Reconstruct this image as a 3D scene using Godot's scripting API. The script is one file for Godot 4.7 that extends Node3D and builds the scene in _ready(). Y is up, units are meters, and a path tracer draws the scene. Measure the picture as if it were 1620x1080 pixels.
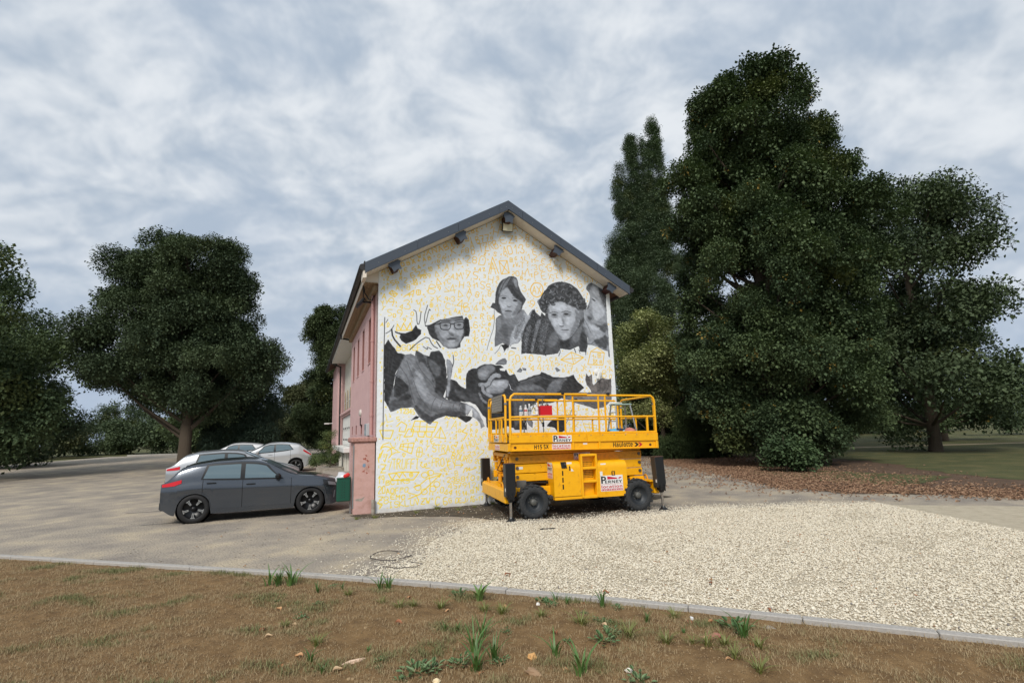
extends Node3D

# ------------------------------------------------------------------ mesh builder
class MB:
	var st := SurfaceTool.new()
	var grp := -1
	var n := 0

	func _init() -> void:
		st.begin(Mesh.PRIMITIVE_TRIANGLES)

	func v(p: Vector3) -> void:
		st.set_smooth_group(grp)
		st.add_vertex(p)
		n += 1

	func tri(a: Vector3, b: Vector3, c: Vector3) -> void:
		v(a); v(b); v(c)

	func quad(a: Vector3, b: Vector3, c: Vector3, d: Vector3) -> void:
		tri(a, b, c); tri(a, c, d)

	func box(c: Vector3, s: Vector3, bev := 0.0, t := Transform3D()) -> MB:
		var h := s * 0.5
		grp = -1
		if bev <= 0.0:
			var q := []
			for i in 8:
				q.append(t * (c + Vector3(h.x if i & 1 else -h.x, h.y if i & 2 else -h.y, h.z if i & 4 else -h.z)))
			for f in [[0, 2, 3, 1], [4, 5, 7, 6], [0, 1, 5, 4], [2, 6, 7, 3], [0, 4, 6, 2], [1, 3, 7, 5]]:
				quad(q[f[0]], q[f[1]], q[f[2]], q[f[3]])
			return self
		var b := minf(bev, minf(h.x, minf(h.y, h.z)) * 0.95)
		var k := {}
		for sx in [-1, 1]:
			for sy in [-1, 1]:
				for sz in [-1, 1]:
					k[[sx, sy, sz, 0]] = t * (c + Vector3(sx * h.x, sy * (h.y - b), sz * (h.z - b)))
					k[[sx, sy, sz, 1]] = t * (c + Vector3(sx * (h.x - b), sy * h.y, sz * (h.z - b)))
					k[[sx, sy, sz, 2]] = t * (c + Vector3(sx * (h.x - b), sy * (h.y - b), sz * h.z))
		for s1 in [-1, 1]:
			quad(k[[s1, -1, -s1, 0]], k[[s1, 1, -s1, 0]], k[[s1, 1, s1, 0]], k[[s1, -1, s1, 0]])
			quad(k[[-s1, s1, -1, 1]], k[[-s1, s1, 1, 1]], k[[s1, s1, 1, 1]], k[[s1, s1, -1, 1]])
			quad(k[[s1, -1, s1, 2]], k[[s1, 1, s1, 2]], k[[-s1, 1, s1, 2]], k[[-s1, -1, s1, 2]])
			for s2 in [-1, 1]:
				quad(k[[s1, s2, -1, 0]], k[[s1, s2, 1, 0]], k[[s1, s2, 1, 1]], k[[s1, s2, -1, 1]])
				quad(k[[-1, s1, s2, 1]], k[[1, s1, s2, 1]], k[[1, s1, s2, 2]], k[[-1, s1, s2, 2]])
				quad(k[[s1, -1, s2, 0]], k[[s1, 1, s2, 0]], k[[s1, 1, s2, 2]], k[[s1, -1, s2, 2]])
				for s3 in [-1, 1]:
					tri(k[[s1, s2, s3, 0]], k[[s1, s2, s3, 1]], k[[s1, s2, s3, 2]])
		return self

	func tube(pts: Array, r0: float, r1 := -1.0, sides := 8, caps := true) -> MB:
		if r1 < 0.0:
			r1 = r0
		var rings := []
		var up := Vector3(0.13, 1, 0.07).normalized()
		var last := pts.size() - 1
		for i in pts.size():
			var d: Vector3
			if i == 0:
				d = pts[1] - pts[0]
			elif i == last:
				d = pts[last] - pts[last - 1]
			else:
				d = (pts[i] - pts[i - 1]).normalized() + (pts[i + 1] - pts[i]).normalized()
			d = d.normalized()
			var a := d.cross(up)
			if a.length() < 0.05:
				a = d.cross(Vector3(1, 0.1, 0))
			a = a.normalized()
			var b := a.cross(d).normalized()
			up = b
			var r := lerpf(r0, r1, float(i) / last)
			var ring := []
			for k in sides:
				var w := TAU * k / sides
				ring.append(pts[i] + (a * cos(w) + b * sin(w)) * r)
			rings.append(ring)
		grp = 1
		for i in last:
			for k in sides:
				var m := (k + 1) % sides
				quad(rings[i][k], rings[i + 1][k], rings[i + 1][m], rings[i][m])
		if caps:
			grp = -1
			for k in range(1, sides - 1):
				tri(rings[0][0], rings[0][k], rings[0][k + 1])
				tri(rings[last][0], rings[last][k + 1], rings[last][k])
		return self

	func cyl(a: Vector3, b: Vector3, r0: float, r1 := -1.0, sides := 12) -> MB:
		return tube([a, b], r0, r1, sides)

	# profile: (radius, height) pairs turned about the local y axis of t
	func lathe(profile: Array, sides := 20, t := Transform3D(), smooth := true) -> MB:
		var rings := []
		for p in profile:
			var ring := []
			for k in sides:
				var w := TAU * k / sides
				ring.append(t * Vector3(p[0] * cos(w), p[1], p[0] * sin(w)))
			rings.append(ring)
		grp = 2 if smooth else -1
		for i in profile.size() - 1:
			for k in sides:
				var m := (k + 1) % sides
				if profile[i][0] < 0.0001:
					tri(rings[i][k], rings[i + 1][k], rings[i + 1][m])
				elif profile[i + 1][0] < 0.0001:
					tri(rings[i][k], rings[i + 1][k], rings[i][m])
				else:
					quad(rings[i][k], rings[i + 1][k], rings[i + 1][m], rings[i][m])
		grp = -1
		return self

	# outline in x, y pushed from z0 to z1
	func prism(poly: PackedVector2Array, z0: float, z1: float, t := Transform3D()) -> MB:
		grp = -1
		var ix := Geometry2D.triangulate_polygon(poly)
		for i in range(0, ix.size(), 3):
			var a := poly[ix[i]]; var b := poly[ix[i + 1]]; var c := poly[ix[i + 2]]
			tri(t * Vector3(a.x, a.y, z1), t * Vector3(b.x, b.y, z1), t * Vector3(c.x, c.y, z1))
			tri(t * Vector3(a.x, a.y, z0), t * Vector3(c.x, c.y, z0), t * Vector3(b.x, b.y, z0))
		for i in poly.size():
			var a := poly[i]; var b := poly[(i + 1) % poly.size()]
			quad(t * Vector3(a.x, a.y, z0), t * Vector3(b.x, b.y, z0), t * Vector3(b.x, b.y, z1), t * Vector3(a.x, a.y, z1))
		return self

	func mesh() -> ArrayMesh:
		st.generate_normals()
		return st.commit()

# ------------------------------------------------------------------ naming, tagging
var taken := {}
var mats := {}
var rng := RandomNumberGenerator.new()

func numbered(called: String) -> String:
	if not taken.has(called):
		taken[called] = 0
		return called
	taken[called] += 1
	return "%s_%03d" % [called, taken[called]]

func tag(o: Node, label := "", category := "", group := "", kind := "") -> Node:
	if label: o.set_meta("label", label)
	if category: o.set_meta("category", category)
	if group: o.set_meta("group", group)
	if kind: o.set_meta("kind", kind)
	return o

func thing(called: String, label: String, category: String, at := Vector3.ZERO, turn := 0.0, group := "") -> Node3D:
	var o := Node3D.new()
	o.name = numbered(called)
	add_child(o)
	o.position = at
	o.rotation.y = turn
	tag(o, label, category, group)
	return o

func part(parent: Node, called: String, b, m: Material, t := Transform3D()) -> MeshInstance3D:
	var o := MeshInstance3D.new()
	o.mesh = b.mesh() if b is MB else b
	o.material_override = m
	o.transform = t
	if parent == self:
		o.name = numbered(called)
		add_child(o)
	else:
		o.name = called
		parent.add_child(o, true)
	return o

func struct(called: String, b, m: Material) -> MeshInstance3D:
	var o := part(self, called, b, m)
	o.set_meta("kind", "structure")
	return o

func copy(src: Node3D, label: String, at: Vector3, turn := 0.0, group := "") -> Node3D:
	var base := String(src.name)
	var cut := RegEx.create_from_string("_\\d{3}$").sub(base, "")
	var c: Node3D = src.duplicate()
	c.name = numbered(cut)
	add_child(c)
	c.position = at
	c.rotation.y = turn
	if label: c.set_meta("label", label)
	if group: c.set_meta("group", group)
	return c

func scatter(called: String, parent: Node, mesh: Mesh, m: Material, xf: Array, cols: Array) -> MultiMeshInstance3D:
	var mm := MultiMesh.new()
	mm.transform_format = MultiMesh.TRANSFORM_3D
	mm.use_colors = true
	mm.mesh = mesh
	mm.instance_count = xf.size()
	for i in xf.size():
		mm.set_instance_transform(i, xf[i])
		mm.set_instance_color(i, cols[i])
	var o := MultiMeshInstance3D.new()
	o.multimesh = mm
	o.material_override = m
	if parent == self:
		o.name = numbered(called)
		add_child(o)
		o.set_meta("kind", "stuff")
	else:
		o.name = called
		parent.add_child(o, true)
	return o

# ------------------------------------------------------------------ materials
func mat(called: String, c := Color.WHITE, rough := 0.8, metal := 0.0) -> StandardMaterial3D:
	if mats.has(called):
		return mats[called]
	var m := StandardMaterial3D.new()
	m.resource_name = called
	m.albedo_color = c
	m.roughness = rough
	m.metallic = metal
	mats[called] = m
	return m

func rgb(r: int, g: int, b: int) -> Color:
	return Color8(r, g, b)

func noise_tex(freq: float, cols: Array, seed_ := 1, octaves := 5, size := 512, normal := 0.0, kind := FastNoiseLite.TYPE_SIMPLEX_SMOOTH) -> NoiseTexture2D:
	var f := FastNoiseLite.new()
	f.noise_type = kind
	f.seed = seed_
	f.frequency = freq
	f.fractal_octaves = octaves
	f.fractal_gain = 0.6
	var t := NoiseTexture2D.new()
	t.width = size
	t.height = size
	t.seamless = true
	t.noise = f
	if normal > 0.0:
		t.as_normal_map = true
		t.bump_strength = normal
	elif cols.size():
		var g := Gradient.new()
		var offs := PackedFloat32Array()
		var cc := PackedColorArray()
		for i in cols.size():
			offs.append(float(i) / (cols.size() - 1))
			cc.append(cols[i])
		g.offsets = offs
		g.colors = cc
		t.color_ramp = g
	return t

# a surface whose colour wanders between cols; size: metres that one tile of the texture covers
func grain(called: String, cols: Array, rough: float, tile: float, freq := 0.02, bump := 0.0, bump_freq := 0.08, seed_ := 1, world := true) -> StandardMaterial3D:
	if mats.has(called):
		return mats[called]
	var m := mat(called, Color.WHITE, rough)
	m.albedo_texture = noise_tex(freq, cols, seed_)
	m.uv1_triplanar = true
	m.uv1_world_triplanar = world
	m.uv1_scale = Vector3.ONE / tile
	if bump > 0.0:
		m.normal_enabled = true
		m.normal_texture = noise_tex(bump_freq, [], seed_ + 7, 4, 512, 8.0)
		m.normal_scale = bump
	return m

func paint(called: String, c: Color, rough := 0.35, metal := 0.0, coat := 0.0) -> StandardMaterial3D:
	if mats.has(called):
		return mats[called]
	var m := mat(called, c, rough, metal)
	if coat > 0.0:
		m.clearcoat_enabled = true
		m.clearcoat = coat
		m.clearcoat_roughness = 0.05
	return m

func leaf_mat(called: String) -> StandardMaterial3D:
	if mats.has(called):
		return mats[called]
	var m := mat(called, Color.WHITE, 0.8)
	m.vertex_color_use_as_albedo = true
	m.cull_mode = BaseMaterial3D.CULL_DISABLED
	m.backlight_enabled = true
	m.backlight = Color(0.35, 0.4, 0.2)
	return m

# ground height: the car park climbs a little away from the camera, left of the building
func gh(x: float, z: float) -> float:
	var k := maxf(smoothstep(-2.0, -7.0, x), smoothstep(-45.0, -80.0, z))
	return 0.014 * minf(70.0, maxf(0.0, -z - 15.0)) * k

func on(x: float, z: float, up := 0.0) -> Vector3:
	return Vector3(x, gh(x, z) + up, z)

func text_mesh(s: String, size: float, depth := 0.002, weight := 700, stretch := 100) -> TextMesh:
	var f := SystemFont.new()
	f.font_names = PackedStringArray(["Droid Sans"])
	f.font_weight = weight
	var t := TextMesh.new()
	t.text = s
	t.font = f
	t.font_size = 64
	t.pixel_size = size / 64.0 / 0.72
	t.depth = depth
	t.curve_step = 3.0
	t.horizontal_alignment = HORIZONTAL_ALIGNMENT_LEFT
	t.vertical_alignment = VERTICAL_ALIGNMENT_BOTTOM
	return t

# ------------------------------------------------------------------ the painted wall
const PPM := 120.0
const WALL_W := 7.157
const WALL_H := 8.26

class Mural:
	var w := int(WALL_W * PPM)
	var h := int(WALL_H * PPM)
	var tone := PackedByteArray()
	var mask := PackedByteArray()
	var yel := PackedByteArray()
	var later := []
	var rng := RandomNumberGenerator.new()
	var font := {
		"A": "002640 1232", "B": "000636453403 0343413000", "C": "4536160501103041", "D": "00063645413000", "E": "40000646 0333", "F": "000646 0333",
		"G": "453616050110304143 4323", "H": "0006 4046 0343", "I": "1030 2026 1636", "J": "4641301001", "K": "0006 4603 0340", "L": "060040", "M": "0006234640",
		"N": "00064046", "O": "100105163645413010", "P": "000636453403", "Q": "100105163645413010 3140", "R": "000636453403 2340", "S": "453616050413334241301001",
		"T": "2026 0646", "U": "060110304146", "V": "062046", "W": "0610233046", "X": "0046 0640", "Y": "0623 4620", "Z": "06460040 1333",
		"0": "100105163645413010", "1": "042620", "2": "05163645440040", "3": "051636453423334241301001", "4": "30360242", "5": "4606033342413010",
		"6": "36160501103041423303", "7": "064610 1333", "8": "13040516364544331302011030414233", "9": "43331304051636454320", "+": "2125 0343", "x": "1135 1531",
		"<": "450341", ">": "054301", "^": "00254000", "!": "2622 2120", "/": "1135", "-": "1333", ":": "1224 3244", "o": "100105163645413010 2026 0343",
		"a": "0046 1646 4346", "g": "0006464000 0343 2026", "k": "0006464000 0046 0640", "t": "002640 1232 1024 3024", "h": "200305162536454320",
		"z": "0315233543", "e": "4536160434 040110304", "d": "2000 2643200326", "y": "0625 462500", "v": "1622 3622", "n": "00162036", "w": "05314551",
	}

	func _init() -> void:
		tone.resize(w * h)
		tone.fill(62)
		mask.resize(w * h)
		yel.resize(w * h)
		rng.seed = 11

	func nums(s: String) -> PackedVector2Array:
		var f := s.split_floats(" ")
		var out := PackedVector2Array()
		for i in range(0, f.size(), 2):
			out.append(Vector2(f[i] * 0.01 * PPM, h - 1 - f[i + 1] * 0.01 * PPM))
		return out

	func rounded(p: PackedVector2Array, closed := true) -> PackedVector2Array:
		var out := PackedVector2Array()
		var m := p.size()
		if not closed:
			out.append(p[0])
		for i in (m if closed else m - 1):
			var a := p[i]; var b := p[(i + 1) % m]
			out.append(a.lerp(b, 0.25))
			out.append(a.lerp(b, 0.75))
		if not closed:
			out.append(p[m - 1])
		return out

	# runs f over the scanline spans of a polygon
	func spans(p: PackedVector2Array) -> Array:
		var out := []
		var y0 := h; var y1 := 0
		for q in p:
			y0 = mini(y0, int(floor(q.y))); y1 = maxi(y1, int(ceil(q.y)))
		for y in range(maxi(0, y0), mini(h - 1, y1) + 1):
			var xs := []
			var yy := y + 0.5
			for i in p.size():
				var a := p[i]; var b := p[(i + 1) % p.size()]
				if (a.y <= yy) != (b.y <= yy):
					xs.append(a.x + (yy - a.y) / (b.y - a.y) * (b.x - a.x))
			xs.sort()
			for i in range(0, xs.size() - 1, 2):
				var xa := maxi(0, int(round(xs[i]))); var xb := mini(w, int(round(xs[i + 1])))
				if xb > xa:
					out.append([y, xa, xb])
		return out

	func fill(p: PackedVector2Array, t: int, sil: bool) -> void:
		for s in spans(p):
			var o: int = s[0] * w
			for x in range(s[1], s[2]):
				tone[o + x] = t
				if sil:
					mask[o + x] = 255

	func op(k: String, t: int, wd: float, s: String) -> void:
		var p := nums(s)
		if k == "s":
			# a ragged brushed edge
			var q := PackedVector2Array()
			for i in p.size():
				var a := p[i]; var b := p[(i + 1) % p.size()]
				var c := maxi(1, int(a.distance_to(b) / 9.0))
				for j in c:
					q.append(a.lerp(b, float(j) / c) + Vector2(rng.randf_range(-1.1, 1.1), rng.randf_range(-1.1, 1.1)) * (1.0 if j else 0.3))
			fill(q, t, true)
		elif k == "P":
			fill(rounded(p), t, false)
		else:
			later.append([k, t, wd, p])

	func stroke(dst: PackedByteArray, p: PackedVector2Array, r: float, value: int, also_mask: bool) -> void:
		for i in p.size() - 1:
			var a := p[i]; var b := p[i + 1]
			var d := b - a
			var l2 := maxf(d.length_squared(), 0.001)
			for y in range(maxi(0, int(minf(a.y, b.y) - r - 1)), mini(h - 1, int(maxf(a.y, b.y) + r + 1)) + 1):
				for x in range(maxi(0, int(minf(a.x, b.x) - r - 1)), mini(w - 1, int(maxf(a.x, b.x) + r + 1)) + 1):
					var q := Vector2(x, y)
					var k := clampf((q - a).dot(d) / l2, 0, 1)
					var cov := clampf(r + 0.5 - q.distance_to(a + d * k), 0, 1)
					if cov > 0.0:
						var o := y * w + x
						if also_mask:
							dst[o] = int(lerpf(dst[o], value, cov * (1.0 if mask[o] < 200 or value < 50 else 0.55)))
							mask[o] = maxi(mask[o], int(255 * cov))
						else:
							dst[o] = maxi(dst[o], int(value * cov))

	func soften() -> void:
		var im := Image.create_from_data(w, h, false, Image.FORMAT_L8, tone)
		# wet blending: a broad and a narrow softening of the laid-in tones
		var im2: Image = im.duplicate()
		im.resize(w / 3, h / 3, Image.INTERPOLATE_BILINEAR)
		im.resize(w, h, Image.INTERPOLATE_CUBIC)
		im2.resize(w / 3, h / 3, Image.INTERPOLATE_BILINEAR)
		im2.resize(w / 9, h / 9, Image.INTERPOLATE_BILINEAR)
		im2.resize(w, h, Image.INTERPOLATE_CUBIC)
		var ta := im.get_data()
		var tb := im2.get_data()
		for o in w * h:
			tone[o] = int(ta[o] * 0.5 + tb[o] * 0.5)
		var f := FastNoiseLite.new()
		f.frequency = 0.05
		f.fractal_octaves = 3
		for y in h:
			for x in w:
				var o := y * w + x
				if mask[o]:
					tone[o] = clampi(tone[o] + int(f.get_noise_2d(x * 0.7 + y * 0.5, y * 1.5 - x * 0.9) * 20.0), 12, 255)
		for l in later:
			if l[0] == "d":
				fill(rounded(l[3]), l[1], false)
			elif l[0] == "L":
				stroke(tone, rounded(l[3], false) if l[3].size() > 2 else l[3], l[2] * 0.005 * PPM, l[1], true)
			elif l[0] == "N":
				for s in spans(l[3]):
					for x in range(s[1], s[2]):
						if rng.randf() < 0.16:
							var o: int = s[0] * w + x
							var dv := int(rng.randf_range(-1, 1.2) * l[2])
							for dd in [0, 1, w, w + 1]:
								if o + dd < tone.size():
									tone[o + dd] = clampi(tone[o + dd] + dv, 15, 235)

	func glyph(c: String, at: Vector2, size: Vector2, ang: float, r: float) -> void:
		if not font.has(c):
			return
		for line in font[c].split(" "):
			var p := PackedVector2Array()
			for i in range(0, line.length() - 1, 2):
				var q := Vector2((float(line[i]) / 4.0 - 0.5) * size.x, -(float(line[i + 1]) / 6.0) * size.y)
				q += Vector2(rng.randf_range(-1, 1), rng.randf_range(-1, 1)) * size.y * 0.035
				p.append(at + q.rotated(ang))
			if p.size() > 2 and not c in "AKLMNTVWXZ^<>147gkt":
				p = rounded(p, false)
			stroke(yel, p, r, rng.randi_range(175, 250), false)

	# written along a base line given in centimetres on the wall
	func words(s: String, x0: float, y0: float, x1: float, y1: float, hgt: float, thick := 1.25) -> void:
		var a := Vector2(x0, -y0) * 0.01 * PPM + Vector2(0, h - 1)
		var b := Vector2(x1, -y1) * 0.01 * PPM + Vector2(0, h - 1)
		var d := (b - a) / s.length()
		var hh := hgt * 0.01 * PPM
		for i in s.length():
			if s[i] != " ":
				glyph(s[i], a + d * (i + 0.5), Vector2(minf(d.length() * 0.72, hh * 0.8), hh), d.angle() + rng.randf_range(-0.12, 0.12), thick * 0.0083 * PPM)

	func scribble(s: String, thick := 1.2) -> void:
		stroke(yel, nums(s), thick * 0.0086 * PPM, 240, false)

	func is_clear(x: float, y: float, r: float) -> bool:
		for i in 5:
			for j in 5:
				var px := int(x + (i - 2) * r * 0.5); var py := int(y + (j - 2) * r * 0.5)
				if px < 3 or py < 3 or px >= w - 3 or py >= h - 3 or mask[py * w + px] > 0 or yel[py * w + px] > 0:
					return false
		return true

	func rain() -> void:
		var pool := "1234567890ABCDEFGHKLMNPRSTXYZABDE123456789+xx<>^^^oagktdyvnAAX41"
		var small := "/-:x+!<>v"
		for pass_ in 3:
			var step := [0.215, 0.15, 0.10][pass_] as float
			var yy := 0.12
			while yy < WALL_H:
				var xx := 0.1
				while xx < WALL_W - 0.08:
					var x := (xx + rng.randf_range(-0.05, 0.05)) * PPM
					var y := h - 1 - (yy + rng.randf_range(-0.05, 0.05)) * PPM
					var s := [0.18, 0.115, 0.065][pass_] as float * rng.randf_range(0.75, 1.25)
					if is_clear(x, y - s * PPM * 0.5, s * PPM * 0.56):
						var c := pool[rng.randi() % pool.length()] if pass_ < 2 else small[rng.randi() % small.length()]
						if pass_ == 0 and rng.randf() < 0.12:
							s *= 1.35
						glyph(c, Vector2(x, y), Vector2(s * 0.66, s) * PPM, rng.randf_range(-0.3, 0.3), (0.96 if pass_ < 2 else 0.82) * 0.01 * PPM)
					xx += step
				yy += step * 1.08

	func image() -> Image:
		var out := PackedByteArray()
		out.resize(w * h * 3)
		var f := FastNoiseLite.new()
		f.frequency = 0.006
		f.fractal_octaves = 5
		for y in h:
			var up := 1.0 - float(y) / h
			for x in w:
				var o := y * w + x
				var n := f.get_noise_2d(x, y) * 7.0
				var c := Color(228 + n, 232 + n, 234 + n)
				if up < 0.02:
					var dirt := (1.0 - up / 0.02) * (0.5 + 0.5 * f.get_noise_2d(x * 6, y * 3))
					c = c.lerp(Color(150, 138, 118), dirt * 0.55)
				var k := yel[o] / 255.0
				if k > 0.0:
					var warm := clampf(up * 1.5 - 0.35 + (float(x) / w - 0.4) * 0.7 + n * 0.01, 0, 1)
					c = c.lerp(Color(248, 214, 38).lerp(Color(243, 178, 26), warm), k * 0.96)
				var mk := mask[o] / 255.0
				if mk > 0.0:
					var t := (float(tone[o]) - 100.0) * 1.16 + 118.0
					# the browner greys of the unfinished right-hand side
					var brown := clampf((float(x) / w - 0.72) * 6.0, 0, 1) * clampf((0.52 - up) * 12.0, 0, 1) * 0.8
					var g := Color(t * 0.955, t * 0.985, t * 1.035).lerp(Color(t * 1.04, t * 0.98, t * 0.95), brown)
					c = c.lerp(g, mk)
				out[o * 3] = clampi(int(c.r), 0, 255)
				out[o * 3 + 1] = clampi(int(c.g), 0, 255)
				out[o * 3 + 2] = clampi(int(c.b), 0, 255)
		return Image.create_from_data(w, h, false, Image.FORMAT_RGB8, out)

func mural_figures(m: Mural) -> void:
	m.op("s", 40, 0, "17 418 21 423 27 434 33 424 40 415 45 410 51 399 61 398 72 394 60 369 46 344 41 306 33 268 28 259 23 268 18 275")
	m.op("s", 98, 0, "46 342 70 394 86 398 97 392 100 407 109 403 120 396 135 392 140 405 162 409 172 399 179 383 183 350 182 320 180 302 173 284 187 275 217 271 236 266 239 255 235 233 202 232 179 233 165 229 150 223 138 211 122 221 107 234 99 246 93 256 62 255 35 245 28 261 34 288 44 316")
	m.op("s", 46, 0, "182 335 195 331 210 326 221 313 236 305 237 332 239 347 253 360 266 362 274 351 275 321 279 299 292 282 294 225 283 232 274 247 263 262 247 269 217 270 187 274 180 291")
	m.op("s", 40, 0, "179 234 202 234 216 232 235 233 254 228 246 219 235 214 224 221 213 229 194 230")
	m.op("s", 40, 0, "86 222 100 235 109 232 104 227 93 225")
	m.op("s", 135, 0, "183 386 192 383 200 370 198 350 194 331 191 299 185 280 178 279 182 299 184 328 184 357 182 372")
	m.op("s", 145, 0, "236 266 253 258 262 251 274 236 283 218 288 203 277 198 275 211 266 222 254 229 253 251 239 233 235 237")
	m.op("P", 46, 0, "140 404 162 408 173 397 181 379 184 350 183 320 180 291 187 277 173 281 158 290 149 299 154 320 147 338 133 360 129 381 129 391")
	m.op("P", 62, 0, "100 405 111 403 122 392 129 371 136 349 147 327 149 317 136 335 125 349 111 370 102 388")
	m.op("P", 82, 0, "129 389 144 382 166 364 169 349 158 335 144 349 136 367")
	m.op("P", 46, 0, "46 341 63 334 76 320 83 302 72 292 52 281 41 285 44 313")
	m.op("P", 72, 0, "29 266 55 285 83 302 90 278 93 257 62 256 33 247")
	m.op("P", 44, 0, "52 280 85 295 88 279 59 272")
	m.op("P", 112, 0, "72 391 90 397 100 384 90 355 79 334 72 320 63 334 48 344 58 366")
	m.op("P", 122, 0, "88 334 104 340 120 327 131 306 143 284 158 279 187 266 202 263 187 255 158 257 136 265 118 274 100 299")
	m.op("P", 138, 0, "93 327 106 332 116 320 125 299 129 285 118 288 104 306")
	m.op("P", 60, 0, "95 267 111 251 129 239 140 230 158 239 187 246 217 245 235 241 235 233 179 233 138 213 107 234")
	m.op("P", 84, 0, "111 285 129 263 143 245 140 235 125 246 111 260 100 278")
	m.op("P", 128, 0, "154 277 172 266 169 249 161 245 161 263")
	m.op("P", 76, 0, "217 270 236 264 236 241 222 244 226 259")
	m.op("P", 118, 0, "187 266 213 262 217 248 194 252")
	m.op("L", 70, 2.2, "75 380 84 355 93 334")
	m.op("L", 70, 2.2, "100 377 115 349 143 320 151 302")
	m.op("L", 70, 2.2, "93 327 107 285 136 249")
	m.op("L", 70, 2.2, "154 284 143 267 140 246")
	m.op("L", 70, 2.2, "172 274 165 256")
	m.op("L", 70, 2.2, "202 266 198 252 202 245")
	m.op("L", 70, 2.2, "58 362 79 334 86 299 97 267")
	m.op("L", 70, 2.2, "217 266 221 252 217 244")
	m.op("L", 135, 1.6, "104 334 118 306 136 281")
	m.op("L", 135, 1.6, "129 299 151 281 180 266")
	m.op("L", 135, 1.6, "82 380 93 363 107 349")
	m.op("L", 135, 1.6, "51 337 63 332 74 320")
	m.op("L", 135, 1.6, "221 262 217 252")
	m.op("L", 58, 2.5, "19 333 34 327")
	m.op("L", 58, 2.5, "20 302 33 299")
	m.op("L", 58, 2.5, "20 320 36 318")
	m.op("L", 58, 2.5, "23 397 22 361")
	m.op("L", 58, 2.5, "30 404 27 347")
	m.op("L", 58, 2.5, "40 390 34 348")
	m.op("P", 168, 0, "241 262 255 253 266 238 273 225 268 227 256 242 247 251 239 251")
	m.op("P", 110, 0, "262 233 277 223 285 204 278 200 276 213")
	m.op("P", 36, 0, "238 331 240 346 253 359 266 361 274 351 276 321 275 302 259 299 239 306")
	m.op("P", 62, 0, "240 302 263 302 279 291 286 276 270 273 251 284")
	m.op("P", 70, 0, "202 306 217 302 240 284 263 266 240 269 210 284")
	m.op("s", 48, 0, "129 472 144 482 159 491 178 497 205 504 230 509 233 498 240 506 248 498 251 468 247 451 235 450 223 432 222 420 211 416 189 414 174 421 163 434 155 437 144 442 135 453")
	m.op("P", 126, 0, "150 477 155 486 174 495 205 502 229 506 232 490 234 467 228 448 221 430 209 418 192 414 177 420 164 434 157 449 152 463")
	m.op("P", 92, 0, "152 482 205 502 231 505 233 494 189 491 155 478")
	m.op("P", 104, 0, "150 476 161 467 166 445 179 423 168 428 157 447")
	m.op("P", 142, 0, "166 462 189 465 189 450 174 442 166 451")
	m.op("P", 150, 0, "212 466 231 469 225 447 214 447")
	m.op("P", 155, 0, "195 480 203 480 208 461 203 453 194 454 191 461")
	m.op("P", 86, 0, "188 460 206 458 205 450 193 451")
	m.op("P", 150, 0, "184 431 209 433 206 421 191 419")
	m.op("d", 70, 0, "181 441 193 446 204 446 214 443 204 439 189 439")
	m.op("d", 150, 0, "186 437 210 440 204 434 191 433")
	m.op("d", 60, 0, "172 478 182 483 189 479 182 476")
	m.op("d", 60, 0, "212 482 220 486 228 483 220 479")
	m.op("L", 30, 1.9, "165 484 169 487 191 488 196 484 193 471 187 467 170 467 166 473 165 484")
	m.op("L", 30, 1.9, "205 486 209 489 230 492 234 487 232 476 228 471 213 470 206 475 205 486")
	m.op("L", 30, 1.9, "196 484 205 485")
	m.op("L", 30, 1.9, "165 483 150 480")
	m.op("L", 45, 1.4, "169 491 182 494 193 492")
	m.op("L", 45, 1.4, "207 493 220 497 230 497")
	m.op("P", 34, 0, "234 490 240 506 243 492 248 497 250 468 245 452 236 450 234 467")
	m.op("s", 32, 0, "40 465 43 458 54 453 71 452 89 460 100 477 104 467 114 463 113 452 100 437 86 429 73 424 61 432 56 441 59 448 50 451 45 453")
	m.op("L", 40, 4, "35 462 38 440 58 417")
	m.op("L", 40, 1.8, "125 475 121 499 131 533")
	m.op("L", 40, 1.8, "126 484 135 523 139 519")
	m.op("L", 40, 3, "126 475 140 478 167 494")
	m.op("L", 40, 2.2, "83 409 107 432 132 448 144 422 158 415")
	m.op("L", 40, 1.8, "118 419 132 409 128 419 141 412")
	m.op("L", 40, 2, "17 493 16 404 16 299 16 177")
	m.op("L", 40, 1.8, "93 518 101 513 102 478 109 480 113 514")
	m.op("L", 40, 2.2, "201 397 203 379 199 365")
	m.op("L", 40, 1.4, "20 479 25 488")
	m.op("L", 40, 1.6, "20 450 33 458 41 473")
	m.op("L", 40, 3, "155 434 166 418")
	m.op("P", 104, 0, "111 381 129 363 144 335 140 317 122 338 107 363")
	m.op("P", 66, 0, "154 302 173 292 187 277 165 280")
	m.op("P", 140, 0, "97 356 109 349 122 334 115 331 100 341")
	m.op("P", 86, 0, "129 260 154 252 187 252 217 252 187 245 147 241")
	m.op("P", 150, 0, "189 478 197 477 195 465 189 463")
	m.op("P", 112, 0, "204 450 223 455 219 436 208 428")
	m.op("P", 112, 0, "155 448 174 445 181 427 166 432")
	m.op("s", 66, 0, "330 581 334 598 342 612 354 625 372 635 387 637 397 633 401 623 402 610 409 592 425 569 420 559 414 550 409 535 401 521 383 510 368 508 354 510 345 520 334 525 326 534 313 538 320 552 327 551 329 567")
	m.op("s", 98, 0, "329 506 339 515 349 519 358 499 364 488 379 495 397 512 410 538 419 536 396 487 375 456 370 434 365 425 348 436 323 424 323 443 327 470")
	m.op("s", 150, 0, "410 539 420 533 430 520 442 537 446 540 436 514 420 491 411 474 407 452 395 437 377 433 369 425 372 456 388 489 404 518")
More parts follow.
